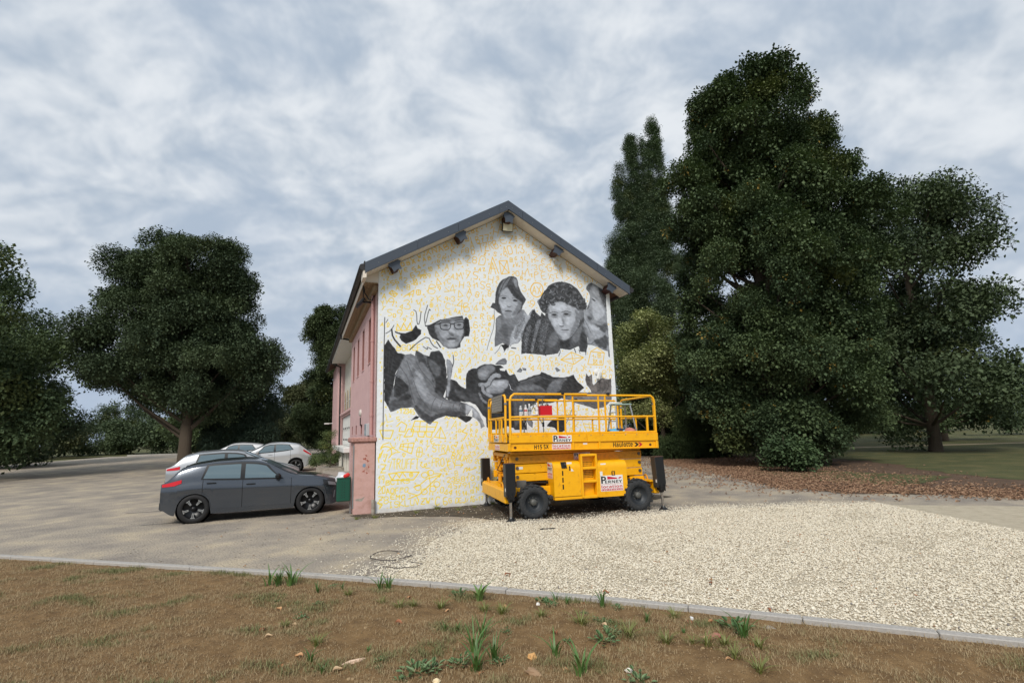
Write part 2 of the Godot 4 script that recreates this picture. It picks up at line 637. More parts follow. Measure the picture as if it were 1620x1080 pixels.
	m.op("s", 30, 0, "341 430 357 433 368 426 351 413 348 422")
	m.op("s", 52, 0, "407 464 420 491 436 514 443 535 451 542 455 532 470 520 474 533 485 523 499 509 503 494 528 496 514 481 485 449 482 403 465 406 441 407 417 408 404 405")
	m.op("s", 62, 0, "486 528 508 544 618 551 630 484 614 436 546 428 502 427 486 477")
	m.op("s", 58, 0, "461 564 472 576 476 585 489 601 499 615 515 625 535 632 557 633 580 627 599 615 612 598 626 575 631 561 626 551 617 548 611 521 583 511 501 518 489 529 477 534 471 542 467 553")
	m.op("s", 70, 0, "485 449 502 481 514 481 529 459 547 451 563 456 587 476 601 497 612 509 626 483 625 437 619 416 596 419 594 437 578 429 565 423 530 425 523 411 482 404")
	m.op("s", 128, 0, "632 624 640 633 652 639 670 631 690 620 703 612 701 562 700 529 702 487 701 427 701 405 697 405 696 422 676 427 660 435 637 440 625 440 628 460 620 483 611 497 617 509 619 524 617 545 631 555 639 573 644 594 641 606 632 615")
	m.op("s", 146, 0, "501 555 519 567 544 570 569 560 588 555 601 544 603 523 599 500 588 485 577 471 564 459 547 451 532 456 517 477 506 499 496 518 494 537")
	m.op("s", 110, 0, "349 519 368 511 398 523 410 538 419 530 403 501 379 483 362 488")
	m.op("s", 106, 0, "601 550 617 548 616 533 611 516 599 517")
	m.op("P", 100, 0, "354 622 372 633 381 633 365 611 347 582 338 573 342 595")
	m.op("P", 122, 0, "387 633 397 630 402 610 396 601 388 613 382 624")
	m.op("P", 146, 0, "341 573 353 593 368 605 377 597 391 585 404 563 411 558 410 544 398 529 386 514 371 509 356 511 347 526 342 545 340 559")
	m.op("P", 50, 0, "367 607 380 610 394 588 409 575 420 561 411 557 399 566 385 576 374 592")
	m.op("P", 112, 0, "392 575 408 560 410 544 398 529 383 514 378 522 392 540 399 557")
	m.op("P", 168, 0, "343 554 361 560 364 547 355 534 346 540")
	m.op("P", 165, 0, "367 564 376 555 378 547 369 544 363 547 365 555")
	m.op("P", 128, 0, "348 526 360 521 377 522 374 511 359 512")
	m.op("P", 110, 0, "355 507 368 507 383 510 398 518 400 501 376 489 356 491")
	m.op("P", 80, 0, "350 493 364 486 366 455 352 447 341 471")
	m.op("P", 116, 0, "329 503 339 512 346 498 341 476 329 465")
	m.op("P", 114, 0, "397 512 419 525 421 502 402 468 389 445 381 451")
	m.op("d", 55, 0, "347 569 355 573 365 569 357 565 349 566")
	m.op("d", 55, 0, "381 563 390 568 400 563 390 559")
	m.op("d", 84, 0, "363 547 369 544 377 545 374 542 366 542")
	m.op("d", 72, 0, "356 530 366 534 380 531 382 529 369 528 357 528")
	m.op("d", 125, 0, "358 527 379 528 371 522 363 523")
	m.op("L", 60, 1.6, "342 572 353 577 365 574")
	m.op("L", 60, 1.6, "381 570 392 571 403 567")
	m.op("L", 44, 1.5, "372 633 357 616 344 587")
	m.op("L", 44, 1.5, "381 634 372 620 368 607")
	m.op("L", 44, 1.5, "385 630 386 613 394 594")
	m.op("L", 44, 1.5, "336 592 332 570 337 545")
	m.op("L", 44, 1.5, "341 581 333 553 340 531")
	m.op("L", 44, 1.5, "397 585 411 567 415 553")
	m.op("L", 44, 1.5, "351 619 339 598 332 575")
	m.op("L", 118, 1.3, "378 632 363 614 350 593")
	m.op("L", 118, 1.3, "390 628 397 614 400 597")
	m.op("L", 118, 1.3, "346 604 338 581")
	m.op("P", 96, 0, "457 507 470 516 472 505 459 476 448 439 441 409 432 408 442 447 450 481")
	m.op("P", 78, 0, "469 493 488 506 498 495 485 460 478 421 465 409 460 434")
	m.op("P", 80, 0, "417 474 433 497 440 486 428 452 423 414 413 413")
	m.op("N", 60, 34, "407 463 420 488 439 512 451 538 461 527 499 509 501 495 485 443 481 404 441 407 404 405")
	m.op("N", 150, 26, "371 434 388 487 406 518 427 514 411 479 404 451")
	m.op("L", 150, 1.6, "442 537 427 503 412 477 408 454")
	m.op("L", 120, 1.4, "474 518 463 493 452 459")
	m.op("P", 152, 0, "499 558 519 567 544 570 569 560 588 555 599 544 601 523 598 500 587 485 577 473 564 460 547 453 532 458 517 479 506 501 496 518 494 537")
	m.op("P", 172, 0, "509 557 538 566 563 556 552 543 517 541")
	m.op("P", 112, 0, "585 552 601 541 600 500 577 473 564 460 569 481 586 511 590 534")
	m.op("P", 122, 0, "503 533 526 534 529 519 507 518")
	m.op("P", 122, 0, "542 537 571 541 574 526 548 520")
	m.op("P", 168, 0, "508 515 527 518 528 502 518 490 509 504")
	m.op("P", 166, 0, "554 521 579 525 579 507 562 495 554 503")
	m.op("P", 176, 0, "529 519 538 520 544 509 552 502 543 494 532 495 528 502")
	m.op("P", 124, 0, "538 531 545 520 552 502 545 496 541 508")
	m.op("P", 110, 0, "517 481 529 468 541 457 532 458 520 472")
	m.op("P", 165, 0, "539 469 558 472 554 461 545 460")
	m.op("P", 106, 0, "604 541 614 548 617 536 611 521 602 517")
	m.op("d", 48, 0, "506 528 517 532 526 528 516 524")
	m.op("d", 48, 0, "546 532 557 536 567 533 556 528")
	m.op("d", 70, 0, "530 496 539 494 549 497 543 492 534 492")
	m.op("d", 62, 0, "531 482 549 484 568 486 558 482 543 481")
	m.op("d", 140, 0, "537 479 562 482 557 476 543 475")
	m.op("L", 52, 2.2, "499 532 514 538 529 535")
	m.op("L", 52, 2.2, "540 537 557 543 574 539")
	m.op("P", 46, 0, "531 451 547 451 563 455 565 426 530 428")
	m.op("P", 98, 0, "566 455 605 500 610 506 606 477 588 441 576 452")
	m.op("P", 96, 0, "490 449 511 481 526 462 522 442 496 421")
	m.op("P", 52, 0, "600 476 619 477 623 437 609 419 598 424")
	m.op("P", 110, 0, "610 506 615 512 629 478 631 454 625 460")
	m.op("L", 34, 1.52973, "474 559 472 559 471 560 470 560 469 561 468 562")
	m.op("L", 108, 3.55337, "482 561 480 562 479 562 477 563 476 564 476 565")
	m.op("L", 40, 2.70067, "492 572 490 571 488 570 486 569 484 569 482 569")
	m.op("L", 108, 3.17344, "485 571 483 573 481 574 480 576 480 578 481 581")
	m.op("L", 34, 2.91687, "495 603 498 604 500 604 503 604 505 602 506 601")
	m.op("L", 108, 4.69609, "508 603 508 601 508 600 507 598 506 597 504 596")
	m.op("L", 40, 1.88948, "508 607 507 608 507 610 508 611 509 612 511 613")
	m.op("L", 100, 4.40176, "517 601 516 600 515 599 513 599 511 598 510 598")
	m.op("L", 40, 1.91446, "516 619 518 620 520 620 522 620 525 619 526 618")
	m.op("L", 88, 4.67885, "523 625 526 625 529 624 531 622 532 620 532 617")
	m.op("L", 34, 1.93639, "540 615 539 615 538 615 537 616 537 617 537 617")
	m.op("L", 108, 3.03638, "532 614 530 615 530 615 529 617 529 618 530 619")
	m.op("L", 46, 2.52007, "570 626 571 624 570 622 569 621 568 619 566 618")
	m.op("L", 82, 4.92363, "557 627 558 628 560 629 562 629 563 629 564 629")
	m.op("L", 40, 2.99578, "577 619 576 617 575 615 572 613 569 612 566 612")
	m.op("L", 88, 3.11054, "564 610 563 611 563 612 564 613 565 614 565 614")
	m.op("L", 34, 1.98215, "581 614 583 615 584 615 586 615 587 615 589 615")
	m.op("L", 96, 3.95552, "590 606 592 605 593 604 594 603 594 601 594 599")
	m.op("L", 40, 2.74657, "589 589 589 590 589 591 589 593 590 594 591 595")
	m.op("L", 96, 3.83427, "603 593 603 592 602 591 601 590 600 590 598 589")
	m.op("L", 46, 2.10444, "615 576 613 576 612 578 612 579 613 580 614 582")
	m.op("L", 88, 3.86022, "612 580 615 581 618 581 620 580 623 579 624 577")
	m.op("L", 40, 2.69926, "620 568 621 569 623 570 625 571 627 571 629 571")
	m.op("L", 108, 3.67706, "624 568 627 567 628 565 629 564 630 562 629 560")
	m.op("L", 34, 1.56682, "476 550 477 552 478 554 481 556 484 556 487 556")
	m.op("L", 96, 4.37571, "489 545 488 544 486 544 485 544 484 543 482 544")
	m.op("L", 34, 2.88354, "486 563 486 564 486 566 487 567 488 568 490 569")
	m.op("L", 96, 4.10122, "499 566 501 564 501 561 501 559 499 556 496 555")
	m.op("L", 40, 2.87285, "515 574 512 573 509 573 506 574 504 575 503 577")
	m.op("L", 108, 4.21625, "519 581 518 579 517 578 515 578 513 577 511 577")
	m.op("L", 40, 2.74134, "523 589 522 589 522 590 522 591 521 591 522 592")
	m.op("L", 96, 4.51742, "515 590 517 591 518 593 521 594 523 594 525 593")
	m.op("L", 40, 2.26871, "526 593 525 594 525 596 525 598 526 600 528 602")
	m.op("L", 96, 4.27387, "550 612 552 610 553 608 552 605 551 602 548 600")
	m.op("L", 34, 1.76453, "544 601 544 602 545 603 545 604 546 605 548 606")
	m.op("L", 96, 3.01112, "543 601 544 603 545 605 546 607 549 609 551 609")
	m.op("L", 34, 2.28107, "564 594 565 596 566 597 568 598 570 599 572 599")
	m.op("L", 88, 4.35347, "565 591 562 592 560 593 559 595 558 597 559 600")
	m.op("L", 40, 2.90511, "587 578 585 579 583 580 582 582 581 585 582 587")
	m.op("L", 82, 3.72436, "582 583 582 585 582 586 584 588 585 589 587 590")
	m.op("L", 34, 1.92805, "601 568 597 567 594 566 590 566 587 568 585 570")
	m.op("L", 88, 3.80509, "605 562 602 561 598 562 594 563 593 566 592 568")
	m.op("L", 34, 2.40565, "533 575 531 575 529 575 527 575 526 575 525 577")
	m.op("L", 88, 3.31693, "525 586 528 585 530 584 532 583 533 581 534 579")
	m.op("L", 34, 1.75803, "539 577 540 579 541 581 543 582 545 584 548 584")
	m.op("L", 100, 4.76208, "552 583 553 582 553 581 553 579 553 578 552 576")
	m.op("L", 46, 2.4402, "554 574 555 577 557 579 560 581 564 582 567 582")
	m.op("L", 108, 3.87658, "574 580 575 578 576 576 575 573 573 571 571 569")
	m.op("L", 40, 2.10629, "493 535 491 535 489 536 488 537 487 538 486 539")
	m.op("L", 108, 4.20761, "499 540 499 538 497 536 495 534 493 533 490 533")
	m.op("L", 46, 2.66688, "611 558 609 556 607 555 605 554 603 554 600 554")
	m.op("L", 82, 4.36139, "602 550 601 550 599 551 598 552 597 552 597 554")
	m.op("L", 34, 1.80823, "518 569 518 567 517 566 516 564 514 564 512 563")
	m.op("L", 82, 4.78046, "520 561 518 560 516 558 513 558 510 558 508 559")
	m.op("L", 46, 1.62196, "584 573 587 572 589 572 591 571 593 570 594 568")
	m.op("L", 96, 4.68867, "595 573 594 572 593 570 592 569 590 568 588 568")
	m.op("L", 40, 2.30603, "479 557 479 556 477 555 476 555 474 554 473 554")
	m.op("L", 108, 4.7533, "466 561 465 562 464 564 464 566 464 567 465 569")
	m.op("L", 34, 1.84803, "494 586 494 583 493 581 491 579 489 578 486 577")
	m.op("L", 100, 3.67246, "481 582 481 583 482 585 483 587 484 588 486 589")
	m.op("L", 40, 1.95772, "485 596 486 599 488 601 491 602 494 603 498 603")
	m.op("L", 108, 4.15795, "506 604 508 603 508 600 507 598 505 596 502 595")
	m.op("L", 34, 2.83743, "507 612 509 614 513 616 516 616 520 615 522 614")
	m.op("L", 82, 3.95229, "519 611 521 609 521 607 520 604 518 602 515 601")
	m.op("L", 46, 2.56651, "528 625 529 624 529 623 528 622 528 621 527 620")
	m.op("L", 108, 3.23356, "520 621 522 621 525 621 526 620 527 619 528 618")
	m.op("L", 46, 1.91133, "546 634 549 633 551 630 551 627 550 624 547 622")
	m.op("L", 96, 3.71967, "554 632 555 630 555 628 554 625 552 623 549 622")
	m.op("L", 46, 2.10394, "561 630 562 630 564 629 565 629 566 628 567 627")
	m.op("L", 82, 4.38146, "544 621 544 623 546 625 548 626 550 627 553 628")
	m.op("L", 40, 2.89775, "571 622 572 623 573 623 574 622 575 622 576 621")
	m.op("L", 108, 4.50057, "572 622 575 622 577 621 579 621 580 619 581 618")
	m.op("L", 46, 2.87176, "581 600 580 600 578 600 577 601 576 603 575 604")
	m.op("L", 88, 4.40204, "584 604 586 604 587 603 588 602 589 601 588 599")
	m.op("L", 46, 2.01075, "596 583 594 583 591 583 589 585 588 587 587 588")
	m.op("L", 88, 4.59508, "607 594 606 593 605 591 604 589 601 587 599 587")
	m.op("L", 46, 2.77018, "621 586 622 585 623 584 624 582 623 580 623 579")
	m.op("L", 96, 3.52586, "606 578 608 578 610 578 611 578 612 577 613 575")
	m.op("L", 34, 1.75781, "616 566 618 567 621 567 623 568 626 568 628 567")
	m.op("L", 88, 4.34641, "636 564 637 562 636 560 635 558 633 556 631 555")
	m.op("L", 34, 2.08844, "491 552 492 550 492 548 491 546 489 544 486 542")
	m.op("L", 88, 4.51703, "472 548 472 549 472 550 473 551 474 552 475 553")
	m.op("L", 34, 2.90857, "498 561 495 560 493 560 490 560 488 561 487 563")
	m.op("L", 108, 3.37008, "493 564 492 565 491 566 491 568 492 569 493 570")
	m.op("L", 40, 2.90765, "514 581 513 578 512 577 510 575 507 575 505 574")
	m.op("L", 96, 4.99049, "514 576 513 574 511 573 510 572 507 572 505 572")
	m.op("L", 46, 2.67556, "513 585 511 586 510 588 510 590 511 591 512 593")
	m.op("L", 88, 3.96329, "512 590 511 592 511 594 513 596 515 598 518 599")
	m.op("L", 46, 1.52937, "528 601 529 603 530 605 533 606 536 606 538 606")
	m.op("L", 96, 3.36592, "530 596 529 597 528 599 528 600 528 602 529 603")
	m.op("L", 40, 2.89246, "548 599 548 601 548 602 549 604 551 605 553 605")
	m.op("L", 82, 3.06426, "552 609 554 610 556 611 558 611 560 610 561 610")
	m.op("L", 34, 2.82463, "567 598 569 600 571 602 574 602 578 603 580 602")
	m.op("L", 88, 4.07739, "575 594 575 592 574 591 573 589 571 588 569 587")
	m.op("L", 34, 2.31573, "599 592 600 590 600 589 599 587 597 585 596 583")
	m.op("L", 100, 4.52059, "592 580 591 578 589 577 588 577 586 577 584 576")
	m.op("L", 34, 1.50398, "595 581 598 581 601 580 603 579 604 576 605 574")
	m.op("L", 88, 4.60153, "608 579 610 578 611 576 611 574 610 573 608 571")
	m.op("L", 34, 1.80292, "531 575 530 573 528 572 526 571 524 571 522 572")
	m.op("L", 108, 4.03959, "539 584 539 583 539 582 539 581 538 580 537 580")
	m.op("L", 34, 2.26593, "553 582 552 581 551 580 549 579 548 579 546 579")
	m.op("L", 88, 4.92995, "541 586 543 586 544 586 546 585 547 585 548 584")
	m.op("L", 46, 2.46173, "561 578 561 579 562 580 563 582 564 582 566 583")
	m.op("L", 100, 4.5486, "571 573 571 571 570 570 569 568 567 567 564 566")
	m.op("L", 46, 2.17867, "492 543 492 541 491 538 489 537 487 536 484 536")
	m.op("L", 96, 3.52297, "498 545 498 543 496 541 495 540 492 539 490 539")
	m.op("L", 34, 1.95605, "597 560 598 562 601 563 603 564 606 565 609 565")
	m.op("L", 108, 3.53815, "600 556 598 557 596 558 595 560 595 562 597 564")
	m.op("L", 46, 2.75164, "516 564 514 563 511 563 509 562 507 563 505 564")
	m.op("L", 88, 4.75246, "525 571 524 570 523 569 521 569 520 569 518 570")
	m.op("L", 40, 1.8627, "591 565 589 565 586 564 584 565 582 566 580 567")
	m.op("L", 88, 3.36941, "580 580 583 580 585 580 588 579 589 577 590 575")
	m.op("P", 88, 0, "632 624 640 633 652 639 657 635 646 622 642 606 632 614")
	m.op("P", 80, 0, "673 628 703 612 700 553 689 570 681 594")
	m.op("P", 150, 0, "656 632 673 624 679 597 664 596 651 604")
	m.op("P", 160, 0, "650 595 679 576 696 546 683 528 655 514 650 538")
	m.op("P", 112, 0, "639 543 653 532 646 526 637 534")
	m.op("P", 142, 0, "617 545 629 551 633 537 623 524 625 513 648 502 678 503 683 486 675 465 645 458 630 484 616 506")
	m.op("P", 72, 0, "628 528 636 531 648 524 642 517 632 519")
	m.op("P", 78, 0, "651 507 678 503 697 516 698 487 683 480 664 497")
	m.op("P", 70, 0, "644 456 675 462 696 481 698 427 660 435")
	m.op("P", 168, 0, "628 510 654 498 674 497 666 485 643 487")
	m.op("d", 50, 0, "649 587 658 586 665 578 654 581")
	m.op("L", 44, 1.8, "686 616 695 595 699 568")
	m.op("L", 44, 1.8, "676 624 688 604 693 577")
	m.op("L", 44, 1.8, "692 610 699 592")
	m.op("L", 60, 1.8, "637 443 655 458 674 456")
	m.op("L", 60, 1.8, "616 524 628 501 639 478")
	m.op("L", 60, 1.8, "654 455 660 444")
	m.op("L", 44, 1.1, "324 534 323 484 308 445 299 414")
	m.op("L", 44, 1, "341 430 334 416 322 405")
	m.op("L", 44, 1.2, "359 423 350 410")
	m.op("L", 44, 1, "365 428 362 417")
	m.op("L", 44, 2.6, "578 427 582 415")
	m.op("L", 44, 2, "524 433 531 417 524 404")
	m.op("L", 44, 2.4, "620 437 616 410")
	m.op("L", 44, 1.8, "700 427 700 405")
	m.op("L", 44, 2, "480 415 482 402")
	m.op("L", 44, 3, "374 423 387 422")
	m.op("L", 44, 1.4, "593 424 597 413")
	m.op("d", 66, 0, "467 550 471 542 475 531 470 522")
	m.op("s", 46, 0, "266 360 278 369 292 374 311 375 325 371 339 372 349 365 336 362 338 357 350 355 356 360 361 349 367 343 381 348 384 343 392 327 410 332 440 344 462 348 465 355 479 351 500 341 530 339 555 342 571 348 580 331 605 309 591 299 584 295 552 277 527 278 496 265 463 263 436 260 406 242 399 240 406 226 414 224 413 190 376 191 373 196 354 202 348 197 307 193 293 201 292 239 282 275 268 290 252 298 242 316 243 354 259 362")
	m.op("s", 96, 0, "610 334 614 353 622 343 634 350 634 323 638 317 657 332 671 339 691 335 701 338 698 272 685 261 668 250 635 246 604 256 573 264 551 273 527 278 584 295 629 295 626 303 614 317")
	m.op("s", 36, 0, "475 199 487 212 512 222 536 221 538 208 536 186 512 176 501 193 486 196")
	m.op("s", 108, 0, "323 374 334 385 346 391 354 392 359 385 357 375 348 373")
	m.op("s", 108, 0, "387 354 399 366 406 359 402 353")
	m.op("s", 104, 0, "405 366 417 364 418 357 408 359")
	m.op("s", 104, 0, "510 366 516 369 528 360 516 355")
	m.op("s", 110, 0, "413 218 423 224 433 210 430 195 419 203")
	m.op("P", 106, 0, "268 355 292 373 317 373 325 361 314 350 308 347 297 329 275 329")
	m.op("P", 132, 0, "271 349 292 358 305 353 297 339 275 337")
	m.op("L", 66, 14, "277 316 300 315 309 333 322 344 334 341")
	m.op("L", 158, 11.5, "277 317 299 316 308 334 322 345 334 342")
	m.op("L", 66, 11, "285 311 285 298 302 287 310 284")
	m.op("L", 150, 9, "284 311 285 298 301 288 309 285")
	m.op("P", 138, 0, "305 326 333 332 361 332 363 316 351 303 323 295 301 290 292 299 297 311")
	m.op("P", 164, 0, "310 321 333 327 352 327 346 316 321 311")
	m.op("P", 110, 0, "304 298 323 298 351 304 346 295 312 289")
	m.op("L", 60, 8, "274 292 282 275 295 267")
	m.op("L", 130, 6.5, "274 293 282 275 294 267")
	m.op("P", 56, 0, "363 337 381 347 392 324 375 302 364 316")
	m.op("P", 74, 0, "386 322 416 331 457 344 469 336 439 322 398 316")
	m.op("P", 74, 0, "374 303 389 314 421 322 456 317 477 303 479 281 437 274 412 253 394 211 373 196 375 250 371 290")
	m.op("P", 98, 0, "380 303 409 318 444 317 468 306 438 303 397 298")
	m.op("P", 60, 0, "420 290 449 284 436 268 412 253 408 274")
	m.op("P", 90, 0, "476 300 493 322 512 336 555 339 532 322 528 306 516 295 482 292")
	m.op("P", 104, 0, "489 317 508 331 530 332 517 317 498 306")
	m.op("P", 42, 0, "555 336 571 348 580 331 605 309 584 296 556 298")
	m.op("P", 50, 0, "467 353 500 341 530 338 505 331 475 338")
	m.op("P", 40, 0, "243 354 259 361 267 357 269 334 258 311 242 298")
	m.op("P", 62, 0, "242 295 263 290 282 272 292 241 273 254 252 275")
	m.op("P", 36, 0, "303 259 370 258 377 222 373 199 354 203 307 195")
	m.op("P", 78, 0, "650 323 691 333 701 335 699 309 671 298 648 298")
	m.op("P", 112, 0, "584 293 632 293 681 289 686 272 647 272 589 278")
	m.op("P", 80, 0, "589 273 636 264 679 266 665 251 635 247 604 256")
	m.op("P", 70, 0, "613 348 625 340 630 312 620 317 612 331")
	m.op("L", 58, 2.4, "657 326 662 306 648 298")
	m.op("L", 58, 2.4, "674 335 679 312 665 295")
	m.op("L", 58, 2.4, "690 332 689 309 674 292")
	m.op("L", 58, 2.4, "635 295 667 289 694 295")
	m.op("L", 108, 1.6, "511 333 498 317 491 298")
	m.op("L", 108, 1.6, "530 333 517 314")
	m.op("L", 108, 1.6, "397 311 385 295 381 263")
	m.op("L", 108, 1.6, "421 319 456 314 476 298")
	m.op("L", 108, 1.6, "438 300 420 284 404 258")
	m.op("L", 108, 1.6, "384 253 380 217")
	m.op("L", 108, 1.6, "457 344 481 333 511 333")
	m.op("L", 108, 1.6, "398 324 439 335")
	m.op("L", 90, 1.2, "308 334 321 330")
	m.op("L", 90, 1.2, "296 328 308 328")
	m.op("L", 90, 1.2, "299 311 324 306 349 308")
	m.op("L", 90, 1.2, "304 300 329 302")
	m.op("L", 215, 2.2, "363 319 367 311 366 306 373 302")
	m.op("L", 215, 2.2, "391 343 398 335 410 341 425 343 440 349 452 351")

func mural_words(m: Mural) -> void:
	m.words("TRUFFI", 38, 104, 108, 101, 24, 1.25)
	m.words("!", 29, 102, 35, 101, 22, 1.25)
	m.words("Z", 9, 96, 26, 95, 20, 1.5)
	m.words("19", 5, 70, 22, 71, 18, 1.25)
	m.words("20", 4, 46, 24, 46, 17, 1.25)
	m.words("BCIRS", 23, 65, 85, 67, 11, 1.25)
	m.words("ADFPQ", 24, 44, 81, 45, 12, 1.25)
	m.words("Z8", 3, 23, 33, 21, 16, 1.25)
	m.words("EMO", 34, 31, 74, 27, 11, 1.25)
	m.words("7", 6, 10, 17, 9, 10, 1.25)
	m.words("ISKLUVZW", 31, 10, 137, 13, 14, 1.25)
	m.words("o", 97, 131, 117, 130, 24, 1.25)
	m.words("h", 63, 132, 75, 132, 9, 1.25)
	m.scribble("31 92 66 95 108 92 94 74 40 76 31 92", 1.6)
	m.scribble("41 78 50 93 58 81 65 95 74 82", 1.4)
	m.words("o", 80, 82, 95, 81, 10, 1.25)
	m.scribble("58 153 61 164 95 166 88 139 58 153", 1.4)
	m.scribble("59 159 92 154", 1.2)
	m.scribble("68 164 66 150", 1.2)
	m.scribble("80 164 77 144", 1.2)
	m.scribble("11 154 16 159 22 160 31 158 36 154 38 146 38 139 31 131", 1.4)
	m.scribble("34 168 37 161 42 154 54 147", 1.2)
	m.scribble("27 148 36 154 47 158", 1.2)
	m.scribble("38 139 48 144 59 144", 1.2)
	m.scribble("11 157 17 165 31 169", 1.2)
	m.scribble("80 28 109 37 137 60 162 82", 1.5)
	m.scribble("94 56 108 59 128 74 158 81", 1.4)
	m.scribble("148 86 166 85 160 76", 1.4)
	m.scribble("80 43 101 36 105 24", 1.2)
	m.scribble("113 53 111 49 106 47 101 48 97 52 97 57 101 60 107 61 111 58 113 53", 1.2)
	m.scribble("129 42 127 38 122 36 117 37 113 41 113 46 117 49 122 50 127 47 129 42", 1.2)
	m.scribble("131 83 129 79 124 77 118 78 114 82 114 87 118 90 124 91 129 88 131 83", 1.2)
	m.scribble("146 88 144 84 139 82 133 83 129 87 129 92 133 95 139 96 144 93 146 88", 1.2)
	m.scribble("162 59 160 54 155 52 150 53 146 57 146 62 150 66 155 66 160 63 162 58", 1.2)
	m.scribble("152 47 150 43 145 41 139 42 135 46 135 51 139 55 145 55 150 52 152 47", 1.2)
	m.scribble("132 92 134 77 137 60 135 34", 1.2)
	m.scribble("7 121 5 132 17 151 9 131 8 142", 1.2)
	m.scribble("18 140 27 140 21 122 18 127", 1.2)
	m.scribble("111 116 116 117 111 109 118 103 128 108 127 113 120 110 125 101 137 101", 1.2)
	m.words("STRAS", 141, 142, 203, 138, 18, 1.25)
	m.words("HOLA", 238, 144, 285, 164, 18, 1.25)
	m.words("BOURG", 191, 123, 249, 107, 16, 1.25)
	m.words("FR0Y", 139, 105, 187, 103, 20, 1.25)
	m.words("EY", 183, 95, 207, 98, 20, 1.25)
	m.scribble("203 104 225 104 219 109", 1.2)
	m.scribble("225 104 218 99", 1.2)
	m.scribble("225 84 230 95 236 96 234 87 243 96 241 89 253 92 262 95 256 97", 1.3)
	m.words("236810", 178, 62, 257, 63, 12, 1.25)
	m.words("457912", 182, 46, 261, 43, 14, 1.25)
	m.words("15", 203, 28, 216, 27, 12, 1.25)
	m.words("14", 223, 25, 235, 25, 12, 1.25)
	m.words("13", 242, 30, 254, 30, 9, 1.25)
	m.words("16", 241, 9, 255, 8, 14, 1.25)
	m.words("17", 265, 11, 280, 10, 10, 1.25)
	m.words("C", 147, 8, 162, 6, 21, 1.5)
	m.words("6", 168, 7, 183, 6, 18, 1.5)
	m.words("DEJ/", 201, 9, 240, 7, 12, 1.25)
	m.words("20", 255, 108, 275, 104, 11, 1.25)
	m.words("4", 218, 142, 229, 142, 16, 1.25)
	m.words("23", 236, 127, 263, 128, 10, 1.25)
	m.words("67", 208, 136, 224, 135, 8, 1.25)
	m.words("O^4", 160, 39, 193, 28, 14, 1.25)
	m.scribble("205 164 211 164 206 151 203 157", 1.2)
	m.scribble("160 131 169 135 180 135 176 138", 1.2)
	m.scribble("265 122 282 134 284 140 276 142", 1.2)
	m.words("8", 306, 87, 319, 88, 20, 1.25)
	m.words("ALU", 303, 114, 326, 115, 10, 1.25)
	m.words("g", 304, 54, 322, 54, 14, 1.25)
	m.words("A", 257, 141, 274, 141, 11, 1.25)
	m.words("<", 159, 90, 172, 89, 8, 1.25)
	m.words("+", 175, 80, 184, 79, 8, 1.25)
	m.words("DBA+AB", 57, 636, 145, 666, 10, 1.25)
	m.words("CW", 82, 654, 119, 670, 10, 1.25)
	m.words("XNAB", 126, 675, 197, 702, 16, 1.25)
	m.words("10", 133, 629, 145, 632, 12, 1.25)
	m.words("623", 84, 605, 131, 621, 14, 1.25)
	m.words("+56", 19, 576, 56, 590, 11, 1.25)
	m.words("789", 107, 605, 142, 612, 12, 1.25)
	m.words("8", 73, 573, 85, 574, 14, 1.25)
	m.words("A", 44, 570, 55, 570, 13, 1.25)
	m.words("o", 98, 560, 114, 561, 14, 1.25)
	m.words("54:", 90, 624, 130, 644, 11, 1.25)
	m.words("V", 54, 610, 63, 612, 15, 1.25)
	m.words("E", 67, 622, 78, 625, 10, 1.25)
	m.words("Z", 20, 594, 29, 596, 10, 1.25)
	m.scribble("66 552 94 573 90 554", 1.3)
	m.scribble("74 558 91 561", 1.2)
	m.scribble("83 565 81 553", 1.2)
	m.scribble("27 559 35 568 50 559 42 550 27 559", 1.3)
	m.scribble("27 559 50 559", 1.2)
	m.scribble("35 568 42 550", 1.2)
	m.words("AD13", 355, 700, 427, 714, 26, 1.25)
	m.words("A", 255, 707, 270, 710, 24, 1.25)
	m.words("B77", 274, 726, 318, 740, 20, 1.25)
	m.words("TZRB", 282, 699, 346, 721, 25, 1.25)
	m.words("EZ", 345, 734, 398, 741, 22, 1.25)
	m.words("t", 303, 637, 345, 642, 50, 1.4)
	m.words("k", 345, 640, 379, 648, 38, 1.3)
	m.scribble("47 459 50 477 59 461 66 480 75 463 84 482 89 462 47 459", 1.4)
	m.words("BGDEF", 47, 405, 115, 408, 16, 1.25)
	m.scribble("87 195 97 222 157 217 147 193 87 195", 1.5)
	m.scribble("93 208 152 205", 1.2)
	m.scribble("111 220 108 194", 1.2)
	m.scribble("129 218 127 193", 1.2)
	m.scribble("69 182 80 202 94 200 90 183 69 182", 1.5)
	m.scribble("104 194 106 182 120 180 123 194", 1.5)
	m.scribble("125 194 127 181 139 179 143 193", 1.5)
	m.scribble("50 209 62 221 76 212 71 195 56 196 59 206", 1.4)
	m.scribble("8 200 42 199 35 179 15 182 8 200", 1.4)
	m.scribble("148 179 165 205 179 174 148 179", 1.2)
	m.scribble("165 205 161 175", 1.2)
	m.scribble("227 169 238 185 223 191 235 201", 1.6)
	m.scribble("176 226 181 232 187 225 194 232 202 225 211 232 216 225", 1.2)
	m.words("12345", 57, 243, 97, 239, 12, 1.25)
	m.scribble("530 392 567 416 608 401 573 379 530 392", 1.4)
	m.scribble("567 416 573 379", 1.2)
	m.scribble("530 392 608 401", 1.2)
	m.scribble("621 380 634 420 682 417 674 379 621 380", 1.4)
	m.scribble("634 420 658 433 682 417", 1.2)
	m.words("k", 639, 380, 656, 380, 15, 1.25)
	m.words("g", 656, 402, 671, 402, 13, 1.25)
	m.scribble("594 204 640 197 639 184 605 178 594 204", 1.3)
	m.scribble("597 193 639 189", 1.2)
